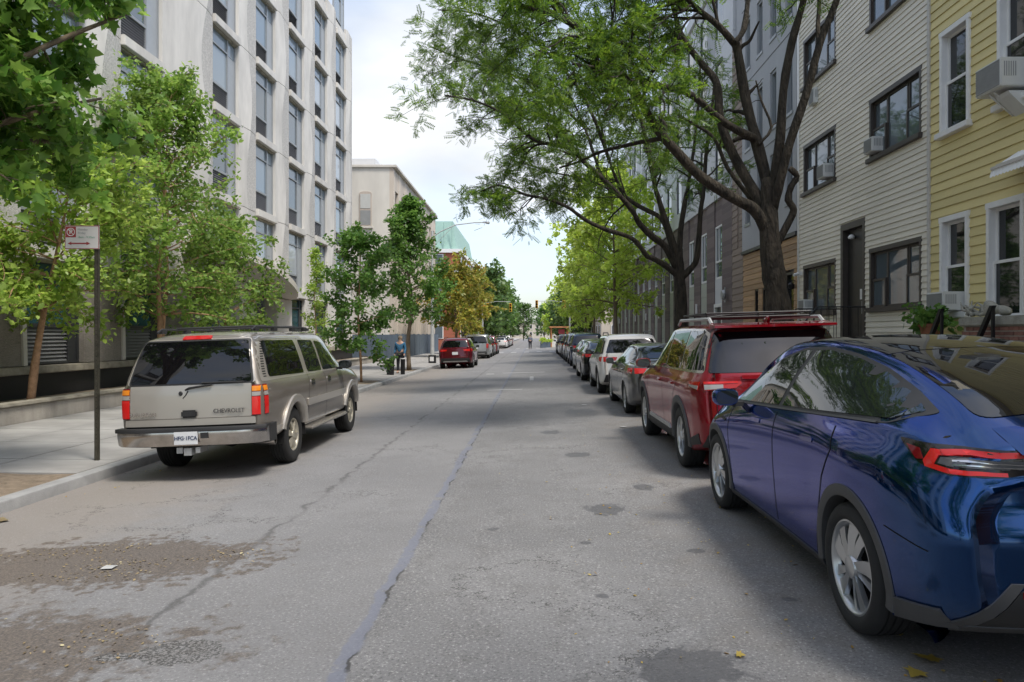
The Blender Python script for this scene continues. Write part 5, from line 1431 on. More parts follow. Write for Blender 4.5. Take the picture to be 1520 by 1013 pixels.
    c.line('tailgate_gap', [(-.74, 1.19), (-.74, .72), (-.70, .64), (.70, .64), (.74, .72), (.74, 1.19)], .008, 'B', 'gap', t)
    c.panel('lower_bumper', rounded([(-.88, .37), (.88, .37), (.84, .53), (.60, .57), (-.60, .57), (-.84, .53)], .02), 'B', 'plastic', t, off=.014)
    p, _ = c.hit('B', 0, .98); flat_text('P A T H F I N D E R', .10, 'chrome', t, (0, p.y-.012, .965), depth=.003)
    plate(c, t, .78, '')
    door_gaps(c, t, [[(1.19, 1.18), (1.16, .8), (1.10, .42)], [(.16, 1.19), (.14, 1.05), (.36, .86), (.50, .6), (.52, .42)], [(2.38, 1.14), (2.42, .8), (2.40, .42)]])
    handles(c, t, [(.48, 1.02), (1.42, 1.01)], 'paint_red')
    mirror_part(c, t, 2.10, 1.22, 'paint_red', .94, .23)
    for sg in (-1, 1):
        MB().tube([(sg*.66, -.50, 1.76), (sg*.66, -.38, 1.825), (sg*.66, 1.25, 1.835), (sg*.66, 1.40, 1.775)], .022, 6).build('roof_rail', 'galv', t)
    rk = MB()
    for z, a in ((1.845, 0), (1.895, .02)):
        rk.tube([(-.62-a, -.15, z), (.62+a, -.15, z), (.62+a, 1.15, z), (-.62-a, 1.15, z), (-.62-a, -.15, z)], .013, 6)
    for (x, y) in ((-.63, -.15), (.63, -.15), (.63, 1.15), (-.63, 1.15), (-.63, .5), (.63, .5), (0, -.15), (0, 1.15)): rk.tube([(x, y, 1.83), (x*1.02, y, 1.90)], .010, 5)
    for y in (.1, .5, .9): rk.tube([(-.64, y, 1.845), (.64, y, 1.845)], .011, 5)
    rk.tube([(-.63, -.15, 1.85), (-.2, -.15, 1.895)], .009, 5)
    rk.build('roof_basket', 'iron', t)
    c.wheels(t, wheel_maker('twin', 'alloy', .245))
    return t

def saloon(paint_mat, label, group=None, dens=.8, name='parked_car'):
    sp = dict(WB=2.82, ro=1.06, fo=.95, tr=.335, ra=.375, tw=.225, inset=.012, rr=.12, rf=.2, rbow=.14, fbow=.2, drop=.06, lean_len=.7,
        zb=[(-1.06, .30), (-.6, .20), (2.8, .18), (3.77, .26)],
        ztop=[(-1.06, 1.03), (-.96, 1.085), (-.7, 1.105), (-.42, 1.13), (-.1, 1.26), (.35, 1.39), (.8, 1.44), (1.2, 1.445), (1.6, 1.40), (2.0, 1.22), (2.4, 1.03), (3.2, .90), (3.77, .70)],
        zbelt=[(-1.06, .99), (-.5, 1.02), (0, 1.0), (2.2, .95), (3.2, .84), (3.77, .62)],
        wmax=[(-1.06, .84), (-.6, .905), (0, .92), (2.9, .915), (3.4, .87), (3.77, .68)], wbelt=[(-1.06, .78), (-.6, .84), (0, .86), (2.4, .86), (3.3, .78), (3.77, .6)],
        wtop=[(-1.06, .68), (-.7, .70), (-.3, .62), (.2, .57), (1.2, .57), (1.8, .62), (2.4, .72), (3.3, .68), (3.77, .5)],
        rlean=[(.2, .14), (.4, .02), (.6, 0), (.8, .03), (1.0, .06), (1.15, .03)], flean=[(.2, .1), (.5, 0), (.8, .15), (1.0, .2)])
    c, t = suv_body(paint_mat, label, sp, dens, group)
    c.arches(paint_mat, t, wd=.025, out_=.006)
    dl = [(2.12, .99), (1.72, 1.24), (1.35, 1.345), (.8, 1.365), (.4, 1.33), (.0, 1.20), (-.22, 1.06)]
    c.both('window_trim', rounded([(2.18, .975), (1.74, 1.262), (1.35, 1.365), (.8, 1.386), (.38, 1.35), (-.02, 1.22), (-.28, 1.045)], .04), 'plastic', t, off=.003)
    c.both('front_door_glass', rounded([(2.06, .995), (1.71, 1.228), (1.35, 1.335), (1.14, 1.345), (1.08, 1.0)], .02), 'car_glass', t, off=.006)
    c.both('rear_door_glass', rounded([(1.02, 1.0), (1.08, 1.35), (.8, 1.352), (.42, 1.32), (.02, 1.19), (-.14, 1.05)], .02), 'car_glass', t, off=.006)
    c.panel('rear_glass', rounded([(-.64, -.38), (.64, -.38), (.54, .30), (-.54, .30)], .05), 'T', 'car_glass_tint', t, off=.004, res=.09)
    c.panel('windscreen', rounded([(-.55, 1.50), (.55, 1.50), (.68, 2.22), (-.68, 2.22)], .05), 'T', 'car_glass', t, off=.004, res=.1)
    for sg, v in ((-1, 'L'), (1, 'R')):
        c.panel('tail_lamp', [(sg*a, b_) for a, b_ in ((.79, .975), (.48, .965), (.50, .885), (.79, .865))], 'B', 'lamp_bright', t, off=.008, res=.05)
        o = c.panel('tail_lamp', [(-.48, .972), (-.80, .975), (-.80, .865), (-.60, .88)], v, 'lamp_bright', t, off=.008, res=.05)
        c.panel('lens', [(-.66, .90), (-.795, .895), (-.795, .872), (-.64, .885)], v, 'lamp_clear', o, off=.012, res=.05)
    c.panel('lower_bumper', rounded([(-.72, .31), (.72, .31), (.66, .42), (-.66, .42)], .02), 'B', 'plastic', t, off=.010)
    c.line('boot_gap', [(-.50, 1.04), (-.48, .78), (-.42, .70), (.42, .70), (.48, .78), (.50, 1.04)], .008, 'B', 'gap', t)
    plate(c, t, .80, '')
    door_gaps(c, t, [[(1.05, .98), (1.03, .6), (1.0, .25)], [(-.05, 1.02), (.10, .85), (.36, .6), (.38, .3)], [(2.2, .96), (2.22, .6), (2.2, .28)]])
    handles(c, t, [(.30, .91), (1.25, .89)], paint_mat)
    mirror_part(c, t, 1.92, 1.04, paint_mat, .86, .19)
    c.wheels(t, wheel_maker('ten', 'alloy', .225))
    return t

def small_suv(paint_mat, label, group=None, dens=.8, van=False, name='parked_car', cat='car'):
    if van:
        sp = dict(WB=3.0, ro=1.0, fo=.95, tr=.34, ra=.39, zb=[(-1.0, .30), (0, .24), (3.95, .3)],
            ztop=[(-1.0, 1.80), (-.5, 1.84), (1.6, 1.84), (2.2, 1.72), (2.8, 1.34), (3.0, 1.2), (3.6, 1.05), (3.95, .85)],
            zbelt=[(-1.0, 1.10), (2.6, 1.06), (3.3, .98), (3.95, .75)], wmax=[(-1.0, .92), (-.6, .97), (3.0, .97), (3.5, .92), (3.95, .72)], wbelt=[(-1.0, .89), (-.6, .93), (2.8, .93), (3.95, .66)],
            wtop=[(-1.0, .74), (-.5, .78), (2.0, .76), (2.8, .76), (3.95, .5)], rlean=[(.25, .10), (.4, .02), (.6, 0), (1.1, .03), (1.5, .10), (1.85, .2)])
        H = 1.84
    else:
        sp = dict(WB=2.66, ro=.92, fo=.88, tr=.345, ra=.40, zb=[(-.92, .34), (-.5, .26), (2.6, .25), (3.54, .32)],
            ztop=[(-.92, 1.585), (-.5, 1.635), (.4, 1.66), (1.2, 1.65), (1.6, 1.56), (2.0, 1.32), (2.35, 1.12), (3.2, 1.0), (3.54, .8)],
            zbelt=[(-.92, 1.09), (0, 1.075), (2.2, 1.02), (3.2, .92), (3.54, .72)], wmax=[(-.92, .85), (-.6, .905), (0, .92), (2.6, .915), (3.2, .87), (3.54, .68)], wbelt=[(-.92, .80), (-.5, .855), (2.4, .86), (3.2, .78), (3.54, .6)],
            wtop=[(-.92, .63), (-.4, .66), (1.2, .655), (2.0, .66), (2.5, .70), (3.54, .5)], rlean=[(.25, .14), (.4, .03), (.58, 0), (.8, .02), (1.05, .06), (1.2, .12), (1.45, .24), (1.66, .34)])
        H = 1.66
    sp.update(tw=.235, inset=.012, rr=.10, rf=.2, rbow=.10, fbow=.2, drop=.07, lean_len=.75, crease=.02, flean=[(.3, .08), (.6, 0), (.9, .06), (1.1, .15)])
    c, t = suv_body(paint_mat, label, sp, dens, group, cat, name)
    ro = sp['ro']; b_ = 1.13 if van else 1.11; tp = H-.14
    c.arches('plastic' if not van else paint_mat, t, wd=.06 if not van else .025, out_=.012)
    f0 = sp['WB']-.62
    c.both('window_trim', rounded([(f0+.05, b_-.06), (f0-.35, b_+.24), (f0-.72, tp), (.0, tp+.02), (-ro+.42, tp-.06), (-ro+.22, b_+.01)], .05), 'plastic', t, off=.003)
    m1 = (f0-ro+.2)/2+.25
    c.both('front_door_glass', rounded([(f0-.05, b_-.035), (f0-.38, b_+.22), (f0-.74, tp-.025), (m1+.12, tp-.015), (m1+.05, b_-.01)], .03), 'car_glass', t, off=.007)
    c.both('rear_door_glass', rounded([(m1-.02, b_-.01), (m1+.05, tp-.012), (.22, tp-.01), (.12, b_)], .03), 'car_glass', t, off=.007)
    c.both('quarter_glass', rounded([(.05, b_), (.15, tp-.01), (-ro+.46, tp-.08), (-ro+.30, b_+.03)], .03), 'car_glass_tint', t, off=.007)
    wr = .72 if not van else .80
    c.panel('rear_glass', rounded([(-wr, b_+.03), (wr, b_+.03), (wr-.13, tp-.02), (-wr+.13, tp-.02)], .04), 'B', 'car_glass_tint', t, off=.006)
    c.panel('windscreen', rounded([(-.6, f0-.62), (.6, f0-.62), (.68, f0+.22), (-.68, f0+.22)], .05), 'T', 'car_glass', t, off=.004, res=.1)
    for sg, v in ((-1, 'L'), (1, 'R')):
        if van: P1 = [(.86, 1.12), (.76, 1.12), (.76, .78), (.86, .78)]; P2 = [(-ro+.25, 1.12), (-ro+.15, 1.12), (-ro+.15, .78), (-ro+.22, .78)]
        else: P1 = [(.79, 1.04), (.42, 1.025), (.46, .935), (.79, .905)]; P2 = [(-ro+.44, 1.03), (-ro+.17, 1.04), (-ro+.17, .905), (-ro+.32, .925)]
        o = c.panel('tail_lamp', [(sg*a, z) for a, z in P1], 'B', 'lamp_red', t, off=.008, res=.05)
        cx = sum(a for a, z in P1)/4; cz = sum(z for a, z in P1)/4
        c.panel('lens', [(sg*(cx+(a-cx)*.6), cz+(z-cz)*.5) for a, z in P1], 'B', 'lamp_bright', o, off=.012, res=.05)
        c.panel('tail_lamp', P2, v, 'lamp_red', t, off=.008, res=.05)
    c.panel('lower_bumper', rounded([(-.80, .35), (.80, .35), (.74, .56), (-.74, .56)], .03), 'B', 'plastic' if not van else 'plastic_grey', t, off=.010)
    c.panel('skid_plate', rounded([(-.66, .36), (.66, .36), (.62, .42), (-.62, .42)], .01), 'B', 'galv', t, off=.016)
    for v in 'LR': c.panel('sill_cladding', [(.36, .27), (sp['WB']-.38, .27), (sp['WB']-.42, .36), (.42, .36)], v, 'plastic', t, off=.010, res=.1)
    plate(c, t, .82, '')
    door_gaps(c, t, [[(m1+.02, b_-.03), (m1, .7), (m1-.04, .32)], [(.10, b_-.02), (.14, .95), (.38, .7), (.44, .36)], [(f0, b_-.06), (f0+.04, .7), (f0, .34)]])
    handles(c, t, [(.36, .98), (m1+.24, .97)], paint_mat)
    mirror_part(c, t, f0-.22, b_+.02, 'plastic', sp['wbelt'][1][1]+.01, .2)
    for sg in (-1, 1): MB().tube([(sg*.60, -.42, H-.04), (sg*.60, -.32, H+.03), (sg*.60, 1.0, H+.035), (sg*.60, 1.12, H-.03)], .016, 6).build('roof_rail', 'plastic_grey', t)
    c.wheels(t, wheel_maker('ten' if van else 'twin', 'alloy', .235))
    return t

def park(o, X, Y, left=False, rz=0, roll=-.028):
    """origin (rear axle, ground) of a car whose outer side is at X"""
    o.location = (X, Y, ROADZ(X)); o.rotation_euler = (0, roll, rz)
    return o
def recolour(o, swap):
    for ch in o.children_recursive:
        if ch.type == 'MESH' and ch.data.materials and ch.data.materials[0] is not None and ch.data.materials[0].name in swap:
            ch.material_slots[0].link = 'OBJECT'; ch.material_slots[0].material = M(swap[ch.data.materials[0].name])
    return o
park(blue_crossover(), 1.77+.955, 4.06, rz=R(.3))
pw = park(pewter_wagon(), -4.24, 10.25, rz=R(.6), roll=-.036); pw.scale = (.93, 1, 1)
park(red_suv(), 1.84+.975, 9.1, rz=R(.2))
GR = 'cars parked along the right kerb'
sal = park(saloon('paint_grey', 'mid-grey saloon parked between the red sport utility and a white one'), 1.90+.92, 15.3)
wsu = park(small_suv('paint_white', 'white sport utility with black lower cladding parked behind a grey saloon'), 1.80+.92, 20.6)
def another(src, Y, X, label, swap, group=None, sc=1.0):
    o = copy_tree(src); o['label'] = label
    if group: o['group'] = group
    recolour(o, swap); park(o, X, Y); o.scale = (sc,)*3; return o
another(sal, 26.2, 2.62, 'black saloon parked just past the white sport utility', {'paint_grey': 'paint_black'})
another(sal, 32.2, 2.80, 'silver saloon parked past the black saloon', {'paint_grey': 'paint_silver'})
another(wsu, 38.2, 2.84, 'navy sport utility parked in line past the silver saloon', {'paint_white': 'paint_navy'}, sc=1.03)
vn = park(small_suv('paint_silver', 'pale silver van parked past the burgundy sport utility', van=True, name='parked_van', cat='van', dens=.6), -4.25, 55.2)
another(wsu, 44.0, 2.86, 'silver sport utility parked in line beyond the navy one', {'paint_white': 'paint_silver'}, sc=1.05)
another(wsu, 49.8, 2.86, 'black sport utility parked far down the locust-side kerb', {'paint_white': 'paint_black'}, sc=1.02)
another(sal, 55.6, 2.88, 'white saloon parked far down the locust-side kerb', {'paint_grey': 'paint_white'})
another(wsu, 61.6, 2.88, 'grey sport utility parked last before the crossing', {'paint_white': 'paint_grey'})
another(wsu, 39.6, -4.15, 'burgundy sport utility parked beside the pale lamp post', {'paint_white': 'paint_burgundy'}, sc=1.0)
another(wsu, 61.0, -4.2, 'black sport utility parked just past the silver van', {'paint_white': 'paint_black'})
another(wsu, 66.3, -4.2, 'red sport utility parked by the crossing past the black one', {'paint_white': 'paint_red'}, sc=1.04)
FG = 'cars parked beyond the crossing'
for k, (Y, sw_) in enumerate(((95, 'paint_white'), (101, 'paint_black'), (107, 'paint_silver'), (113, 'paint_white'), (119, 'paint_burgundy'))):
    another(wsu if k % 2 else sal, Y, -4.3, ['white saloon parked first past the crossing', 'black sport utility parked beyond the crossing, second of the row', 'silver saloon parked beyond the crossing in the row under dense trees', 'white sport utility parked beyond the crossing under dense trees', 'burgundy saloon parked last in the row beyond the crossing'][k], {'paint_white': sw_, 'paint_grey': sw_}, FG)
# ================================================================ trees
def leaf_mesh(name, pos, nrm, axis, size, kind):
    """pos, nrm, axis: (N,3); size (N,) -> one mesh of leaf-sized faces"""
    if kind == 'oval':
        tv = np.array([(0, 0, 0), (.30, .28, .05), (.24, .66, .03), (0, 1, -.05), (-.24, .66, .03), (-.30, .28, .05)], float); tf = [(0, 1, 2, 3), (0, 3, 4, 5)]
    elif kind == 'maple':
        pts = [(0, 0), (.16, .10), (.50, .06), (.36, .30), (.60, .56), (.28, .55), (.20, .74), (0, 1.05), (-.20, .74), (-.28, .55), (-.60, .56), (-.36, .30), (-.50, .06), (-.16, .10)]
        tv = np.array([(a, b_, .12*abs(a)-.06*b_*b_) for a, b_ in pts] + [(0, .38, -.02)], float); tf = [(i, (i+1) % 14, 14) for i in range(14)]
    elif kind == 'pinnate':
        tv = []; tf = []
        for i in range(7):
            y = .10+.135*i; L_ = .26*(1-.25*abs(i-3)/3)
            for sg in (-1, 1):
                o = len(tv); tv += [(0, y, 0), (sg*L_*.5, y+.115, .02), (sg*L_, y+.10, -.03), (sg*L_*.5, y+.005, .0)]; tf.append((o, o+1, o+2, o+3) if sg > 0 else (o+3, o+2, o+1, o))
        tv = np.array(tv, float)
    elif kind == 'needle':      # small far-off clump of leaves
        tv = np.array([(0, 0, 0), (.45, .35, .1), (.1, 1, 0), (-.45, .5, -.1)], float); tf = [(0, 1, 2, 3)]
    nrm = nrm/np.linalg.norm(nrm, axis=1, keepdims=True)
    ax = axis - nrm*np.sum(axis*nrm, 1, keepdims=True); ax /= np.maximum(np.linalg.norm(ax, axis=1, keepdims=True), 1e-6)
    sd = np.cross(ax, nrm)
    Vv = pos[:, None, :] + size[:, None, None]*(tv[None, :, 0:1]*sd[:, None, :] + tv[None, :, 1:2]*ax[:, None, :] + tv[None, :, 2:3]*nrm[:, None, :])
    n, m_ = len(pos), len(tv); Vv = Vv.reshape(-1, 3)
    me = bpy.data.meshes.new(name); me.vertices.add(n*m_); me.vertices.foreach_set('co', Vv.astype(np.float32).ravel())
    lens = [len(f) for f in tf]; flat = np.array([i for f in tf for i in f]); tot = len(flat)
    idx = (flat[None, :]+(np.arange(n)*m_)[:, None]).ravel()
    starts = np.concatenate([[0], np.cumsum(lens)[:-1]]); ls = (starts[None, :]+(np.arange(n)*tot)[:, None]).ravel()
    me.loops.add(n*tot); me.loops.foreach_set('vertex_index', idx.astype(np.int32))
    me.polygons.add(n*len(tf)); me.polygons.foreach_set('loop_start', ls.astype(np.int32)); me.polygons.foreach_set('loop_total', np.tile(lens, n).astype(np.int32))
    me.update(calc_edges=True)
    return me
class Tree:
    def __init__(s, seed): s.r = np.random.default_rng(seed); s.paths = []; s.anch = []; s.adir = []
    def path(s, pts, r0, r1, pw=1.0):
        pts = np.array(pts, float); k = len(pts)
        # catmull-rom refinement
        out_ = []
        for i in range(k-1):
            p0, p1, p2, p3 = pts[max(i-1, 0)], pts[i], pts[i+1], pts[min(i+2, k-1)]
            for t in (0, .33, .66):
                out_.append(.5*((2*p1)+(-p0+p2)*t+(2*p0-5*p1+4*p2-p3)*t*t+(-p0+3*p1-3*p2+p3)*t**3))
        out_.append(pts[-1]); out_ = np.array(out_); t = np.linspace(0, 1, len(out_))
        rad = (r0+(r1-r0)*t**pw)*(1+(s.r.normal(0, .055, len(t)) if r0 > .05 else 0)); s.paths.append((out_, rad)); return out_, rad
    def shoot(s, p, d, L_, r0, nseg=5, wig=.22, grav=-.02, up=.0):
        pts = [np.array(p, float)]; d = np.array(d, float)/np.linalg.norm(d)
        for i in range(nseg):
            d = d+s.r.normal(0, wig, 3)+np.array((0, 0, up+grav*(i+1))); d /= np.linalg.norm(d); pts.append(pts[-1]+d*L_/nseg)
        return s.path(pts, r0, max(.004, r0*.35))
    def branch_off(s, pr, n, L_, t0=.25, t1=1.0, spread=.8, up=.15, levels=2, nsub=4, ratio=.5, bias=None, leafy=True, wig=.22, grav=-.03):
        pts, rad = pr; m_ = len(pts)
        for k in range(n):
            t = t0+(t1-t0)*(k+s.r.random())/n; i = min(m_-2, int(t*(m_-1))); d = pts[i+1]-pts[i]; d = d/max(np.linalg.norm(d), 1e-6)
            q = s.r.normal(0, 1, 3); q -= d*q.dot(d); q /= np.linalg.norm(q)
            nd = d*(1-spread*.6)+q*spread+np.array((0, 0, up))
            if bias is not None: nd = nd+np.array(bias)
            Lk = L_*(.6+.7*s.r.random())*(1.1-.5*t); c = s.shoot(pts[i], nd, Lk, max(.005, rad[i]*.55), 5, wig, grav)
            if levels > 1: s.branch_off(c, nsub, L_*ratio, .2, 1, spread, up*.5, levels-1, nsub, ratio, None, leafy, wig, grav)
            elif leafy: s.leaf_on(c)
    def leaf_on(s, pr, t0=.15):
        pts = pr[0]; i0 = int(len(pts)*t0)
        for i in range(i0, len(pts)): s.anch.append(pts[i]); s.adir.append(pts[min(i+1, len(pts)-1)]-pts[max(i-1, 0)])
    def wood(s, name, mat, parent, off, rmin=0, big=9, sm=4):
        mb = MB()
        for pts, rad in s.paths:
            if rad[0] < rmin: continue
            n = big if rad[0] > .09 else (6 if rad[0] > .03 else sm)
            mb.tube(pts, list(rad), n)
        o = mb.build(name, mat, parent, smooth=True, fix=False); o.location = off; return o
    def crown(s, name, mat, parent, off, count, size, kind, jit=.12, upn=.75, droop=.3, var=.5):
        a = np.array(s.anch); d = np.array(s.adir); n = len(a); i = s.r.integers(0, n, count)
        pos = a[i]+s.r.normal(0, jit, (count, 3)); dd = d[i]/np.maximum(np.linalg.norm(d[i], axis=1, keepdims=True), 1e-6)
        nrm = s.r.normal(0, 1, (count, 3))*(1-upn)*1.6+np.array((0, 0, upn)); ax = dd*.6+s.r.normal(0, .8, (count, 3))+np.array((0, 0, -droop))
        sz = size*(1+var*(s.r.random(count)*2-1))
        o = link(name, leaf_mesh(name, pos, nrm, ax, sz, kind), mat, parent, off); return o
def tree_root(label, base, name='tree', group=None):
    return thing(name, label, 'tree', base, group=group), -Vector(base)

def pxline(L_, Y, dY=0):
    """photo polyline on the tree's own depth, drifting by dY towards its tip"""
    k = len(L_)
    return [tuple(px(x, y, Y+dY*i/max(1, k-1))) for i, (x, y) in enumerate(L_)]

# --- honey locust by the red car
def locust_one():
    Y = 13.8; b_ = (4.68, Y, zwr(4.7)-.05); t, off = tree_root('big dark-trunked locust with many crossing limbs beside the beige house', b_)
    T = Tree(11)
    T.path([(4.70, Y, .1), (4.66, Y, .7), (4.68, Y, 1.7), px(1152, 430, Y), px(1145, 380, Y), px(1141, 330, Y), px(1141, 295, Y), px(1140, 265, Y)], .30, .13, 1.0)
    lim = []
    def limb(L_, dY, r0, r1): pr = T.path(pxline(L_, Y, dY), r0, r1, .9); lim.append(pr); return pr
    limb([(1139, 345), (1120, 312), (1092, 296), (1042, 264), (1012, 234), (974, 190), (950, 148), (936, 124), (900, 77), (862, 45), (815, 20), (770, 10)], -1.6, .125, .03)
    limb([(1140, 315), (1119, 284), (1089, 231), (1069, 178), (1066, 133), (1057, 112), (1039, 92), (1012, 53), (1000, 15), (985, -30)], 1.2, .115, .035)
    c = limb([(1142, 300), (1137, 266), (1122, 207), (1107, 148), (1095, 77), (1089, 62)], .4, .125, .075)
    limb([(1089, 64), (1066, 38), (1027, 6), (1005, -25), (970, -70)], -.8, .075, .03)
    limb([(1090, 64), (1104, 44), (1110, 0), (1112, -40), (1125, -110)], .9, .065, .03)
    limb([(1120, 206), (1078, 184), (1027, 142), (989, 130), (944, 124), (900, 105), (850, 95)], -2.0, .085, .025)
    limb([(1143, 305), (1149, 266), (1158, 207), (1163, 133), (1175, 65), (1193, 0), (1205, -60)], -.5, .11, .05)
    e = limb([(1146, 315), (1155, 281), (1172, 213), (1196, 142), (1217, 65), (1240, 6), (1262, -60)], -1.2, .10, .05)
    limb([(1216, 70), (1214, 40), (1216, 0), (1212, -50)], .2, .05, .03)
    limb([(1152, 365), (1168, 335), (1178, 312), (1170, 297), (1174, 278), (1183, 262), (1172, 250)], -.3, .075, .055)
    limb([(1136, 330), (1118, 300), (1080, 250), (1060, 205), (1030, 185), (1005, 170)], 1.8, .06, .025)
    limb([(1125, 215), (1145, 190), (1130, 150), (1122, 120)], .6, .035, .015)
    up1 = limb([(936, 124), (890, 66), (835, 28), (780, -5), (720, -30)], -.9, .05, .018); up2 = limb([(1010, 60), (970, 20), (920, -20), (850, -50)], 1.2, .045, .02)
    T.branch_off(up1, 14, 1.8, .2, 1, .85, .05, 2, 4, .5, bias=(-.2, 0, -.15)); T.branch_off(up2, 10, 1.7, .3, 1, .85, .05, 2, 4, .5, bias=(-.2, 0, -.2))
    wide = [lim[0], lim[5], lim[3], lim[1]]
    T.branch_off(lim[0], 20, 2.0, .42, 1, .8, .10, 2, 4, .5, bias=(-.35, 0, 0)); T.branch_off(lim[5], 12, 1.7, .45, 1, .8, .1, 2, 4, .5, bias=(-.3, 0, 0))
    T.branch_off(lim[3], 14, 1.9, .3, 1, .9, .1, 2, 4, .5, bias=(-.3, -.1, 0)); T.branch_off(lim[1], 6, 1.2, .6, 1, .9, .1, 2, 4, .5)
    T.branch_off(lim[4], 4, 1.2, .35, 1, .9, .15, 2, 4, .5); T.branch_off(lim[6], 3, 1.2, .8, 1, .9, .1, 2, 4, .5); T.branch_off(lim[7], 2, 1.0, .9, 1, .9, .2, 2, 4, .5)
    T.branch_off(lim[10], 3, .9, .4, 1, .8, .1, 2, 3, .5); T.branch_off(lim[2], 4, .8, .3, .9, .9, .1, 1, 3, .5, leafy=False); T.branch_off(lim[11], 3, .5, .3, 1, .9, .1, 1, 2, .5, leafy=False)
    T.wood('trunk', 'bark_dark', t, off, big=14); T.crown('crown', 'leaf_locust', t, off, 8500, .205, 'pinnate', .075, .6, .35)
def locust_two():
    Y = 23.3; b_ = (4.70, Y, zwr(4.7)-.05); t, off = tree_root('locust with a long low limb reaching over the street, beyond the red car', b_)
    T = Tree(23)
    T.path([(4.72, Y, .1), (4.70, Y, .8), px(1011, 488, Y), px(1010, 440, Y), px(1008, 405, Y), px(1006, 375, Y)], .26, .15, .9)
    lim = []
    def limb(L_, dY, r0, r1): pr = T.path(pxline(L_, Y, dY), r0, r1, .9); lim.append(pr); return pr
    limb([(1006, 410), (988, 395), (969, 384), (960, 380), (949, 365), (934, 352), (899, 341), (873, 329), (858, 319), (843, 308), (814, 296), (782, 290), (760, 281), (738, 276), (715, 284)], -2.5, .10, .025)
    limb([(1005, 400), (988, 367), (969, 352), (949, 332), (940, 315), (922, 293), (893, 264), (864, 238), (850, 222), (821, 215), (795, 209), (772, 192), (749, 170), (705, 150), (660, 142)], -3, .12, .025)
    limb([(1004, 395), (999, 371), (988, 336), (977, 321), (955, 310), (934, 297), (921, 280), (905, 240), (893, 190), (880, 140)], 2, .11, .03)
    limb([(1006, 390), (1003, 373), (986, 323), (977, 293), (973, 280), (963, 230), (952, 180), (935, 130), (915, 80)], -.5, .12, .03)
    limb([(1009, 392), (1010, 345), (1018, 293), (1021, 280), (1030, 220), (1036, 160), (1040, 90)], 1.0, .10, .035)
    limb([(1012, 412), (1027, 397), (1034, 384), (1038, 345), (1040, 313), (1045, 280), (1048, 230), (1056, 170), (1062, 110)], -.6, .11, .04)
    limb([(850, 222), (834, 192), (815, 176), (802, 156), (775, 130), (740, 95)], 1.0, .06, .02)
    limb([(893, 264), (880, 225), (868, 190), (850, 150), (820, 100)], 2.0, .06, .02)
    limb([(926, 297), (905, 282), (880, 270), (850, 262), (815, 255), (770, 240)], -1, .05, .015)
    limb([(905, 240), (870, 150), (820, 85), (765, 45), (705, 20), (650, 15)], -.5, .06, .02); limb([(868, 190), (800, 130), (740, 105), (690, 90), (640, 70)], .8, .05, .02)
    for i, n, L_, t0 in ((9, 18, 2.1, .25), (10, 16, 2.0, .25), (0, 12, 1.7, .70), (1, 24, 2.2, .5), (2, 13, 2.2, .55), (3, 14, 2.2, .5), (4, 7, 1.8, .6), (5, 8, 1.7, .55), (6, 18, 2.2, .3), (7, 14, 2.1, .35), (8, 14, 1.8, .4)):
        T.branch_off(lim[i], n, L_, t0, 1, .85, .06, 2, 4, .5, bias=(-.25, 0, 0), grav=-.05)
    T.wood('trunk', 'bark_dark', t, off, big=12); T.crown('crown', 'leaf_locust', t, off, 11000, .245, 'pinnate', .085, .6, .4)
locust_one(); locust_two()

# --- generic street tree with an ovoid or conical crown
def street_tree(label, base, H, crown_z0, rad, seed, leaf, size, count, bark='bark_mid', tr=.09, lean=(0, 0), kind='oval', conical=False, group=None, nb=22, stems=1, sub=4, name='tree', jit=.10):
    t, off = tree_root(label, base, name, group); T = Tree(seed); r = T.r; B = np.array(base, float)
    for st in range(stems):
        dx = np.array((lean[0]+(r.normal(0, .18) if st else 0), lean[1]+(r.normal(0, .18) if st else 0)))
        zz = [0, .18, .4, .62, .82, 1.0]; pts = []
        for z in zz:
            w = r.normal(0, .035*H*.25, 2) if 0 < z < 1 else np.zeros(2)
            pts.append((B[0]+dx[0]*H*z**1.2+w[0]+st*.12, B[1]+dx[1]*H*z+w[1]+st*.15, B[2]+H*.97*z))
        tk = T.path(pts, tr*(1-.25*st), .012, 1.0)
        n = nb//stems; P_, Rd = tk
        for k in range(n):
            f = (k+.5)/n; z = crown_z0+(H-crown_z0)*(f**.95); i = int(np.argmin(abs(P_[:, 2]-B[2]-z))); h = (z-crown_z0)/(H-crown_z0)
            prof = (1-h)**.8*(.55+.45*min(1, h*6)) if conical else math.sqrt(max(.04, 1-(2*h-.85)**2*.72))
            L_ = rad*prof*(.75+.45*r.random()); a = k*2.39996+r.normal(0, .3); el = .25+.55*h
            d = (math.cos(a)*math.cos(el), math.sin(a)*math.cos(el), math.sin(el)); c = T.shoot(P_[i], d, L_, max(.008, Rd[i]*.45), 5, .16, -.025)
            T.leaf_on(c, .45); T.branch_off(c, sub, L_*.45, .25, 1, .85, .08, 1, 3, .5)
    T.wood('trunk', bark, t, off, big=10); T.crown('crown', leaf, t, off, count, size, kind, jit, .62, .3)
    return t
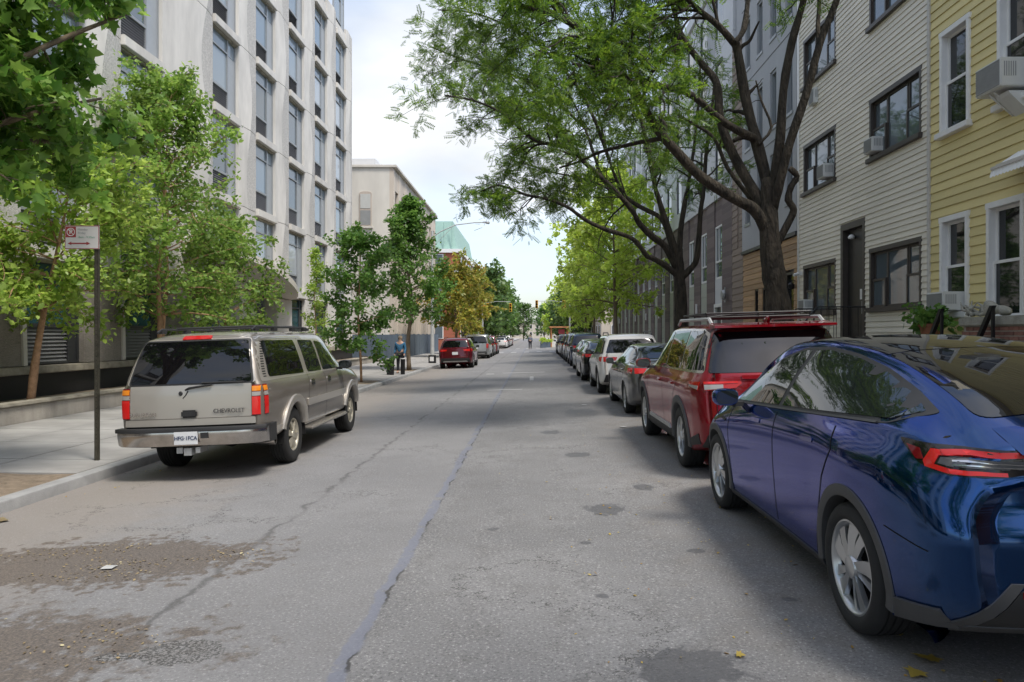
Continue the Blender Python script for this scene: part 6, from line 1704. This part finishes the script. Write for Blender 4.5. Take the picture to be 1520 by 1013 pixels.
# planter trees in front of the concrete building
street_tree('slim tree with leaning tan trunk growing in the planter behind the pole sign', (-10.30, 14.9, .28), 4.9, 1.75, 1.85, 31, 'leaf_planter', .115, 12500, 'bark_tan', .085, lean=(.17, 0), nb=46)
street_tree('taller twin-stemmed tree in the planter behind the pewter wagon', (-10.15, 19.6, .28), 8.0, 1.9, 2.4, 37, 'leaf_pear', .115, 18500, 'bark_tan', .085, lean=(.045, 0), nb=84, stems=2, conical=False)
street_tree('bushy low-branching tree in the planter near the entrance canopy', (-9.95, 23.4, .10), 5.0, 1.2, 1.7, 41, 'leaf_pear', .12, 8500, 'bark_tan', .06, lean=(.02, 0), nb=50)
street_tree('small tree at the near end of the planter under the maple', (-10.2, 11.6, .28), 5.0, 1.8, 1.8, 43, 'leaf_planter', .115, 9000, 'bark_tan', .07, nb=40)
# young street trees along the left kerb
street_tree('young street tree with a thin pale trunk in a bare square pit', (-6.25, 26.4, zwl(-6.2)), 5.4, 1.0, 1.45, 47, 'leaf_street', .13, 7500, 'bark_tan', .055, nb=34)
street_tree('slender columnar sapling by the concrete building entrance', (-9.3, 31.0, 0), 5.4, .9, .75, 53, 'leaf_planter', .10, 2600, 'bark_tan', .04, nb=26, conical=True)
street_tree('conical street tree with straight tan trunk beside the person in blue', (-6.05, 35.4, zwl(-6)), 8.4, 2.5, 2.7, 59, 'leaf_street', .15, 14000, 'bark_mid', .11, conical=True, nb=56)
street_tree('yellowing broad-crowned tree beside the silver van', (-5.85, 55.0, zwl(-6)), 6.4, 2.2, 2.8, 61, 'leaf_autumn', .22, 7500, 'bark_mid', .13, nb=44)
street_tree('amber-tinged tree behind the black sport utility before the crossing', (-5.9, 63.5, zwl(-6)), 6.2, 2.2, 2.6, 67, 'leaf_autumn', .24, 5000, 'bark_mid', .13, nb=36)
# right-hand lime-green trees past the locusts
street_tree('bright lime-green tree with curved trunk past the second locust', (4.75, 41.5, zwr(4.7)), 10.2, 3.0, 3.4, 71, 'leaf_lime', .22, 10000, 'bark_mid', .14, lean=(-.035, 0), nb=64)
street_tree('lime-green tree farther along by the orange brick base', (4.75, 55.5, zwr(4.7)), 9.2, 3.0, 3.3, 73, 'leaf_lime', .25, 6500, 'bark_mid', .14, lean=(-.03, 0), nb=52)
street_tree('yellow-green tree by the last parked cars before the crossing', (4.75, 67.0, zwr(4.7)), 8.2, 2.4, 3.1, 79, 'leaf_lime', .27, 4800, 'bark_mid', .14, nb=44)
# beyond the crossing
for k, (x, y, H, lf, lb) in enumerate(((-6.4, 92, 9.2, 'leaf_far', 'full dark green tree at the crossing corner by the copper-clad building'), (-6.2, 108, 9.6, 'leaf_far', 'tall green tree second past the crossing before the low white building'),
        (-6.2, 130, 10, 'leaf_street', 'green tree far down the street before the brown brick row'), (-6.0, 160, 11, 'leaf_far', 'distant green tree beside the brown brick row'), (5.6, 104, 8.0, 'leaf_far', 'green tree behind the roofed dining shed'),
        (6.0, 128, 9, 'leaf_far', 'green tree past the dining shed before the tan row'), (5.4, 165, 10, 'leaf_lime', 'distant pale green tree beside the tan row'), (-3.0, 215, 10, 'leaf_far', 'distant tree closing the street before the pale far building'), (3.4, 225, 10, 'leaf_street', 'distant tree at the street end beside the pale far building'))):
    street_tree(lb, (x, y, 0), H, 1.9, 3.6, 90+k, lf, .42, 3600, 'bark_mid', .16, kind='needle', nb=40, jit=.28)

# --- near maple: trunk in the bare pit, boughs reaching over the pavement
def maple():
    b_ = (-6.55, 6.3, zwl(-6.5)-.03); t, off = tree_root('broad-leaved maple rooted in the bare kerbside pit, boughs over the planter trees', b_)
    T = Tree(101); B = np.array(b_)
    T.path([B, B+(0, 0, 1.0), B+(.05, .05, 2.4), B+(.0, .1, 3.4), B+(-.1, .2, 5.5), B+(0, .3, 8.0)], .19, .06)
    lim = []
    ends = [(1.5, 2.2, 4.5), (1.9, 2.0, 5.4), (1.1, 2.7, 4.1), (.5, 2.8, 3.95), (.1, 3.3, 4.6), (-.6, 3.4, 5.0), (-.4, 2.4, 4.2), (2.0, 1.7, 6.4), (1.0, 2.4, 6.0), (-.2, 3.0, 6.2), (-1.4, 2.6, 4.4), (-1.2, 3.2, 5.6), (.6, 1.5, 4.6), (1.3, 1.2, 5.6), (-1.9, -.8, 5.4), (1.9, -1.2, 6.0), (.3, 1.6, 7.6), (-.5, -1.8, 6.2)]
    for i, e in enumerate(ends):
        z = 2.6+.16*i; e = np.array(e); st = np.array((0, .1, min(z, e[2]-.5)))
        lim.append(T.path([B+st, B+st+(e-st)*.35+(0, 0, .22), B+st+(e-st)*.7+(0, 0, .18), B+e], .06, .015))
    for i, pr in enumerate(lim): T.branch_off(pr, 7, .85, .4, 1, .8, .05, 2, 3, .55, grav=-.03)
    T.wood('trunk', 'bark_mid', t, off, big=12); T.crown('crown', 'leaf_maple', t, off, 12500, .118, 'maple', .09, .55, .4, .6)
maple()

street_tree('unseen street tree across from the near end of the concrete building, added for reflections', (4.9, -2.2, zwr(4.7)), 9.5, 4.6, 3.4, 131, 'leaf_street', .2, 6000, 'bark_mid', .16, nb=50)  # this and the next two trees are unseen, added for car glass reflections
street_tree('unseen street tree on the planter side short of the maple, added for reflections', (-6.3, -5.0, zwl(-6.3)), 9.0, 2.4, 3.6, 137, 'leaf_street', .2, 8000, 'bark_mid', .16, nb=46)
street_tree('unseen second street tree across from the near end of the concrete building, added for reflections', (4.75, -15.5, zwr(4.7)), 10, 2.6, 4.0, 139, 'leaf_street', .22, 7000, 'bark_mid', .16, nb=46)
# ================================================================ street furniture, people, small things
# --- parking sign on its perforated post
X, Y = -5.97, 9.94; z0 = zwl(X)
sg = thing('parking_sign', 'white and red parking regulation sign on a rusty perforated post', 'street sign', (X, Y, z0))
MB().box(-.022, .022, -.006, .004, -.05, 3.22).box(-.028, -.018, -.006, .032, -.05, 3.22).box(.018, .028, -.006, .032, -.05, 3.22).build('post', 'signpost', sg)
hl = MB()
for i in range(40): hl.lathe([(0, 0), (.006, 0)], 6, 'y', c=(0, -.0072, .25+i*.0508))
o = hl.build('post_holes', 'gap', sg); o['kind'] = 'stuff'
pl = MB().box(-.415, .045, -.018, -.012, 2.885, 3.205).build('sign_plate', 'sign_white', sg, bevel=.002)
pl.rotation_euler = (0, 0, R(2))
MB().box(-.413, .043, -.0200, -.0186, 3.195, 3.203).box(-.413, .043, -.0200, -.0186, 2.887, 2.895).box(-.413, -.405, -.0200, -.0186, 2.895, 3.195).box(.035, .043, -.0200, -.0186, 2.895, 3.195).build('border', 'sign_red', pl)
MB().box(-.40, -.265, -.0203, -.0187, 3.045, 3.187).build('emblem_square', 'sign_red', pl)
ring = MB(); n = 28; v = []
for i in range(n): a = 2*PI*i/n; v += [(-.3325+.056*math.cos(a), -.0215, 3.116+.056*math.sin(a)), (-.3325+.045*math.cos(a), -.0215, 3.116+.045*math.sin(a))]
ring.add(v, [(2*i, 2*i+1, (2*i+3) % (2*n), (2*i+2) % (2*n)) for i in range(n)]).add([(-.373, -.0218, 3.150), (-.366, -.0218, 3.157), (-.292, -.0218, 3.082), (-.299, -.0218, 3.075)], [(0, 1, 2, 3)])
ring.build('emblem_ring', 'sign_white', pl, fix=False)
flat_text('P', .085, 'sign_white', pl, (-.3325, -.0212, 3.116), depth=.0004, bold=.002)
flat_text('Monday', .042, 'sign_grey', pl, (-.175, -.0192, 3.150), depth=.0006); flat_text('Friday', .042, 'sign_grey', pl, (-.188, -.0192, 3.103), depth=.0006); flat_text('8am - 9:30am', .040, 'sign_green', pl, (-.12, -.0192, 3.046), depth=.0006)
MB().box(-.33, -.12, -.0203, -.0187, 2.952, 2.970).add([(-.375, -.0203, 2.961), (-.325, -.0203, 2.985), (-.325, -.0203, 2.937)], [(0, 1, 2)]).add([(-.075, -.0203, 2.961), (-.125, -.0203, 2.985), (-.125, -.0203, 2.937)], [(0, 2, 1)]).build('arrow', 'sign_red', pl, fix=False)

# --- lamp post with curved mast arm
X, Y = -6.12, 44.0; z0 = zwl(X)
lp = thing('street_lamp', 'pale street lamp post with long curved arm beside the burgundy sport utility', 'street lamp', (X, Y, z0))
MB().lathe([(.24, 0), (.24, .08), (.20, .10)], 16).build('base_plate', 'iron', lp); MB().box(-.21, .21, -.21, .21, .02, .48).build('base_box', 'iron', lp, bevel=.02)
MB().box(-.12, .12, -.217, -.212, .12, .38).build('base_label', 'sign_white', lp)
MB().tube([(0, 0, .3), (0, 0, 3), (0, 0, 8.0)], [.12, .10, .065], 14).build('pole', 'pole_pale', lp, smooth=40)
MB().tube([(0, 0, 7.6), (.5, 0, 7.95), (1.4, 0, 8.35), (2.6, 0, 8.5), (3.1, 0, 8.5)], .032, 8).tube([(0, 0, 7.0), (1.2, 0, 8.2)], .014, 5).build('mast_arm', 'pole_pale', lp, smooth=40)
MB().lathe([(.0, -.06), (.10, -.05), (.13, .0), (.11, .06), (.05, .09), (0, .1)], 14, c=(3.35, 0, 8.47)).box(3.05, 3.35, -.05, .05, 8.46, 8.55).build('lamp_head', 'galv', lp, smooth=40)

# --- traffic signals at the crossing
def signal(label, X, Y, arm, hz):
    z0 = zwl(X) if X < 0 else zwr(X); t = thing('traffic_signal', label, 'traffic light', (X, Y, z0))
    MB().tube([(0, 0, 0), (0, 0, 6.0)], [.13, .09], 10).build('pole', 'galv', t, smooth=40); MB().tube([(0, 0, 5.5), (arm*.5, 0, 5.75), (arm, 0, 5.7)], .032, 8).build('mast_arm', 'galv', t, smooth=40)
    for k, x in enumerate((arm, arm*.18)):
        h = MB().box(x-.17, x+.17, -.22, .10, hz-.52, hz+.52).build('signal_head', 'signal_yellow', t, bevel=.03)
        for j, (dz, m_) in enumerate(((.33, 'lamp_dark_red'), (0, 'gap'), (-.33, 'gap'))):
            MB().lathe([(0, -.01), (.11, -.01), (.12, .0)], 14, 'y', c=(x, -.222, hz+dz)).build('lens', m_, h)
            MB().lathe([(.135, -.18), (.135, 0)], 14, 'y', c=(x, -.222, hz+dz)).build('visor', 'signal_yellow', h, fix=False)
    return t
signal('traffic signal on a mast arm by the copper-clad corner building', -6.2, 88.5, 3.4, 5.0)
signal('traffic signal on a mast arm by the dining shed', 4.6, 92.5, -4.2, 5.3)

# --- dining shed and planters past the crossing
sh = thing('dining_shed', 'open-sided orange timber dining shed with flat roof past the crossing', 'shed', (3.4, 96, ROADZ(3)))
for x in (-1.1, 1.1):
    for y in (-2.5, 0, 2.5): MB().box(x-.07, x+.07, y-.07, y+.07, 0, 2.5).build('post', 'orange_wood', sh)
MB().box(-1.35, 1.35, -2.8, 2.8, 2.502, 2.68).build('roof', 'orange_wood', sh); MB().box(-1.05, 1.05, -2.42, -2.36, 0, 1.0).build('side_panel', 'white_trim', sh); MB().box(-1.12, -1.06, -2.4, 2.4, .0, .95).build('side_panel', 'white_trim', sh)
MB().box(-.2, .6, -2.44, -2.425, 1.7, 2.3).build('notice', 'sign_red', sh)
# planter boxes with yellow-green shrubs
for k, (x, y) in enumerate(((1.5, 92.6),)):
    p = thing('planter_box', 'blue-grey planter box overflowing with yellow-green plants past the crossing', 'planter', (x, y, ROADZ(x)))
    MB().box(-.65, .65, -.4, .4, 0, .72).build('box', 'hoarding_blue', p, bevel=.02)
    T = Tree(301); 
    for i in range(26): T.leaf_on(T.shoot((T.r.uniform(-.55, .55), T.r.uniform(-.3, .3), .7), (T.r.normal(0, .5), T.r.normal(0, .5), 1), .55, .01, 4), .1)
    T.crown('foliage', 'leaf_lime', p, (0, 0, 0), 700, .16, 'oval', .08, .4)

# --- potted shrub on the ledge by the yellow house
lg = thing('area_ledge', 'low stucco ledge below the yellow house window carrying a potted shrub', 'ledge', (7.1, 13.2, .28))
MB().box(-.28, .66, -.75, .75, -.05, 1.22).build('wall', 'stone_cap', lg, bevel=.02); MB().box(-.33, .66, -.8, .8, 1.222, 1.30).build('cap_stone', 'stone_cap', lg, bevel=.015)
pt = thing('potted_shrub', 'leafy green shrub in a terracotta pot beside the yellow house air conditioner', 'plant', (7.12, 13.05, 1.585))
MB().lathe([(0, 0), (.13, 0), (.18, .26), (.205, .26), (.205, .31), (.17, .31), (.16, .27), (0, .27)], 20).build('pot', 'terracotta', pt, smooth=40)
T = Tree(311)
for i in range(34):
    a = T.r.uniform(0, 2*PI); T.leaf_on(T.shoot((T.r.normal(0, .06), T.r.normal(0, .06), .27), (math.cos(a)*.8, math.sin(a)*.8, .8+T.r.random()*.6), .25+.35*T.r.random(), .008, 5, .2, -.10), .15)
T.wood('stems', 'leaf_street', pt, (0, 0, 0)); T.crown('foliage', 'leaf_street', pt, (0, 0, 0), 800, .11, 'oval', .04, .5)
# reclining stone lion and driftwood on the stoop cap
def skin_mesh(name, verts, edges, radii, root=0, sub=2):
    me = bpy.data.meshes.new(name); me.from_pydata(verts, edges, []); o = bpy.data.objects.new(name, me); col.objects.link(o)
    o.modifiers.new('s', 'SKIN'); sv = me.skin_vertices[0].data if me.skin_vertices else None
    if sv is None:
        bpy.context.view_layer.objects.active = o; sv = me.skin_vertices[0].data
    for i, r_ in enumerate(radii): sv[i].radius = (r_, r_) if not hasattr(r_, '__len__') else r_; sv[i].use_root = (i == root)
    ss = o.modifiers.new('u', 'SUBSURF'); ss.levels = sub; ss.render_levels = sub
    dg = bpy.context.evaluated_depsgraph_get(); out_ = bpy.data.meshes.new_from_object(o.evaluated_get(dg)); bpy.data.objects.remove(o); bpy.data.meshes.remove(me)
    smooth_mesh(out_, True); return out_
ln = thing('stone_lion', 'weathered reclining stone animal figure on the stoop wall cap', 'statue', (7.1, 11.15, 1.98))
me = skin_mesh('figure', [(0, -.22, .09), (0, -.05, .10), (0, .12, .12), (0, .20, .20), (0, .28, .20), (.05, .20, .05), (.05, .34, .03), (-.05, .20, .05), (-.05, .34, .03), (.07, -.18, .05), (-.07, -.18, .05), (0, -.32, .05)], [(0, 1), (1, 2), (2, 3), (3, 4), (2, 5), (5, 6), (2, 7), (7, 8), (0, 9), (0, 10), (0, 11)], [.075, .075, .085, .085, .05, .035, .03, .035, .03, .05, .05, .02], 1)
link('figure', me, 'stone_cap', ln)
dw = thing('driftwood', 'gnarled pale driftwood lying on the stoop wall cap beside the stone animal', 'driftwood', (7.08, 11.72, 1.98))
r0 = random.Random(5); mb = MB()
for i in range(9): mb.tube([(r0.uniform(-.1, .1), r0.uniform(-.2, .1), .03), (r0.uniform(-.1, .1), r0.uniform(-.1, .15), .10+r0.random()*.1), (r0.uniform(-.1, .1), r0.uniform(.0, .25), .08+r0.random()*.2)], [.03, .025, .008], 6)
mb.build('branches', 'stone_cap', dw, smooth=True)

# --- people
def person(label, loc, rz, H, top, legs, cap=None, walk=.0):
    t = thing('person', label, 'person', loc, rz); s = H/1.75
    w1, w2 = walk, -walk
    V = [(0, 0, .95), (0, .01, 1.15), (0, .0, 1.38), (0, .01, 1.50), (0, .02, 1.60), (0, .02, 1.70),
         (.10, w1*.4, .90), (.11, w1*.8-.02, .50), (.11, w1-.04 if w1 > 0 else w1*1.3, .09), (.12, w1+.12, .04), (-.10, w2*.4, .90), (-.11, w2*.8-.02, .50), (-.11, w2-.04 if w2 > 0 else w2*1.3, .09), (-.12, w2+.12, .04),
         (.19, 0, 1.40), (.24, -.03-w1*.3, 1.13), (.23, .10-w1*.5, .90), (.23, .13-w1*.5, .82), (-.19, 0, 1.40), (-.24, -.03+w1*.3, 1.13), (-.23, .10+w1*.5, .90), (-.23, .13+w1*.5, .82)]
    E = [(0, 1), (1, 2), (2, 3), (3, 4), (4, 5), (0, 6), (6, 7), (7, 8), (8, 9), (0, 10), (10, 11), (11, 12), (12, 13), (2, 14), (14, 15), (15, 16), (16, 17), (2, 18), (18, 19), (19, 20), (20, 21)]
    Rr = [.14, .13, .14, .055, .085, .07, .10, .065, .045, .04, .10, .065, .045, .04, .06, .045, .035, .03, .06, .045, .035, .03]
    me = skin_mesh('body', [tuple(c*s for c in v) for v in V], E, [r_*s for r_ in Rr], 0)
    o = link('body', me, 'skin', t)
    # clothing as shells grown from the same skeleton
    def shell(name, mat, keep, extra):
        ids = sorted(keep); mp_ = {i: k for k, i in enumerate(ids)}
        m2 = skin_mesh(name, [tuple(c*s for c in V[i]) for i in ids], [(mp_[a], mp_[b_]) for a, b_ in E if a in mp_ and b_ in mp_], [Rr[i]*s+extra for i in ids], 0)
        link(name, m2, mat, t)
    shell('jacket', top, {0, 1, 2, 14, 15, 16, 18, 19, 20}, .018); shell('trousers', legs, {0, 6, 7, 8, 10, 11, 12}, .014)
    for sx, w in ((.12, w1), (-.12, w2)): MB().lathe([(.0, 0), (.05, 0), (.055, .03), (.045, .07), (0, .085)], 10, c=(sx*s, (w+.03)*s, .0)).build('shoe', 'rubber', t, smooth=True)
    MB().lathe([(.0, 1.765), (.06, 1.755), (.10, 1.70), (.10, 1.62), (.085, 1.56)], 14, c=(0, -.005, 0)).build('hair', cap or 'bark_mid', t, smooth=True).scale = (s,)*3
    for sx in (.03, -.03): MB().lathe([(0, -.012), (.012, -.008), (.014, 0)], 8, 'y', c=(sx*s, .095*s, 1.64*s)).build('eye', 'gap', t)
    MB().add([(-.015, .09, 1.60), (.015, .09, 1.60), (0, .125, 1.60), (0, .095, 1.645)], [(0, 1, 2), (0, 2, 3), (1, 3, 2)]).build('nose', 'skin', t, fix=False).scale = (s,)*3
    return t
simple('skin', (.42, .26, .19), .55, amount=.05); simple('cloth_blue', (.03, .12, .22), .85, amount=.2); simple('cloth_dark', (.02, .02, .025), .9); simple('cloth_grey', (.13, .14, .17), .9)
person('person in a blue jacket and dark trousers standing behind short black bins', (-5.92, 32.3, zwl(-6)), R(170), 1.66, 'cloth_blue', 'cloth_dark')
person('person in grey walking away in the middle of the road past the crossing', (-.4, 86, ROADZ(-.4)), 0, 1.72, 'cloth_grey', 'cloth_dark', walk=.16)
for k, (x, y) in enumerate(((-6.10, 31.0), (-5.66, 31.5))):
    b_ = thing('litter_bin', ['short black bin at the kerb, the wider of the two beside the person in blue', 'slim black bin at the kerb beside the person in blue'][k], 'bin', (x, y, zwl(x)))
    r_ = (.17, .10)[k]; MB().lathe([(0, 0), (r_*.92, 0), (r_, .6), (r_*1.05, .62), (r_*1.05, .66), (r_*.85, .66), (r_*.8, .2), (0, .2)], 16).build('drum', 'iron', b_, smooth=30); MB().lathe([(r_*.75, .665), (r_*1.08, .665), (r_*1.08, .70), (r_*.75, .70), (r_*.75, .665)], 16).build('rim', 'sign_white', b_)

# --- leaf litter and fallen leaves
rg = np.random.default_rng(5)
def scatter(name, label, n, boxes, size, mat, kind):
    P_ = []
    for (cx, cy, rx, ry, w_) in boxes:
        m_ = int(n*w_); a = rg.uniform(0, 2*PI, m_); q = np.sqrt(rg.random(m_)); P_.append(np.stack([cx+np.cos(a)*rx*q, cy+np.sin(a)*ry*q], 1))
    P_ = np.concatenate(P_); P_ = P_[(np.sin(P_[:, 0]*5.1+P_[:, 1]*3.3)+np.sin(P_[:, 1]*7.7-P_[:, 0]*2.9)+rg.normal(0, .5, len(P_))) > -.2]; z = np.where(P_[:, 0] < KL, ZL-.006, .028*P_[:, 0])+.006
    pos = np.concatenate([P_, z[:, None]], 1); k = len(pos); nr = rg.normal(0, .22, (k, 3))+np.array((0, 0, 1)); ax = rg.normal(0, 1, (k, 3)); sz = size*(.4+1.6*rg.random(k)**2)
    o = link(name, leaf_mesh(name, pos, nr, ax, sz, kind), mat); tag(o, label, 'leaf litter', kind='stuff'); return o
scatter('leaf_litter', 'brown mulch and broken leaves in two patches on the worn road by the kerb', 2600, [(-3.35, 5.75, 1.25, .5, .5), (-3.4, 4.1, 1.3, .5, .3), (-6.3, 6.8, .6, 2.2, .2)], .016, 'litter', 'oval')
scatter('leaf_litter', 'thin scatter of tiny yellow leaflets over the road by the parked cars and pavement', 520, [(1.3, 5.5, 1.2, 3.5, .4), (1.0, 11, 1.6, 6, .3), (-5.2, 12, .3, 6, .15), (-7.4, 11.5, 1.7, 4.5, .15)], .022, 'leaf_fallen', 'oval')
lf = leaf_mesh('fallen_leaf', np.zeros((1, 3)), np.array([[.1, .15, 1.]]), np.array([[0, 1., 0]]), np.array([1.0]), 'maple')
for k, (x, y, s_, lb) in enumerate(((1.82, 6.95, .12, 'curled orange-brown leaf on the road by the blue car front tyre'), (2.02, 3.62, .14, 'large brown leaf on the road below the blue car rear bumper'), (1.88, 3.55, .10, 'small brown leaf touching the large one below the rear bumper'),
        (1.05, 3.78, .05, 'tiny yellow leaf on the rim of the largest oil stain'), (1.98, 4.02, .08, 'yellow leaf against the blue car rear tyre'))):
    o = link('fallen_leaf', lf, 'leaf_fallen', None, (x, y, ROADZ(x)+.012)); o.scale = (s_,)*3; o.rotation_euler = (rnd.uniform(-.2, .2), rnd.uniform(-.2, .2), rnd.uniform(0, 6)); tag(o, lb, 'leaf', 'fallen leaves on the road')
for k, (x, y, w_, m_, lb) in enumerate(((-3.25, 5.55, .09, 'scrap_paper', 'crumpled white wrapper in the mulch patch'), (-4.05, 4.95, .10, 'grey_panel', 'flattened blue-grey wrapper between the mulch patches'), (1.62, 13.0, .10, 'scrap_paper', 'white paper scrap on the road by the red car front tyre'), (1.2, 17.2, .12, 'scrap_paper', 'white paper scrap on the road by the grey saloon'), (-5.35, 7.2, .2, 'litter', 'torn brown paper scrap in the gutter by the bare pit'))):
    n = 6; v = [(-.5+i/n, -.25+j/2, .06*math.sin(3*i+5*j+k)) for i in range(n+1) for j in range(3)]
    mb = MB().add([(a*w_, b_*w_, abs(c)*w_) for a, b_, c in v], [(i*3+j, i*3+j+3, i*3+j+4, i*3+j+1) for i in range(n) for j in range(2)])
    o = mb.build('paper_scrap', m_, None, fix=False); o.location = (x, y, ROADZ(x)+.010); o.rotation_euler.z = k; tag(o, lb, 'litter')
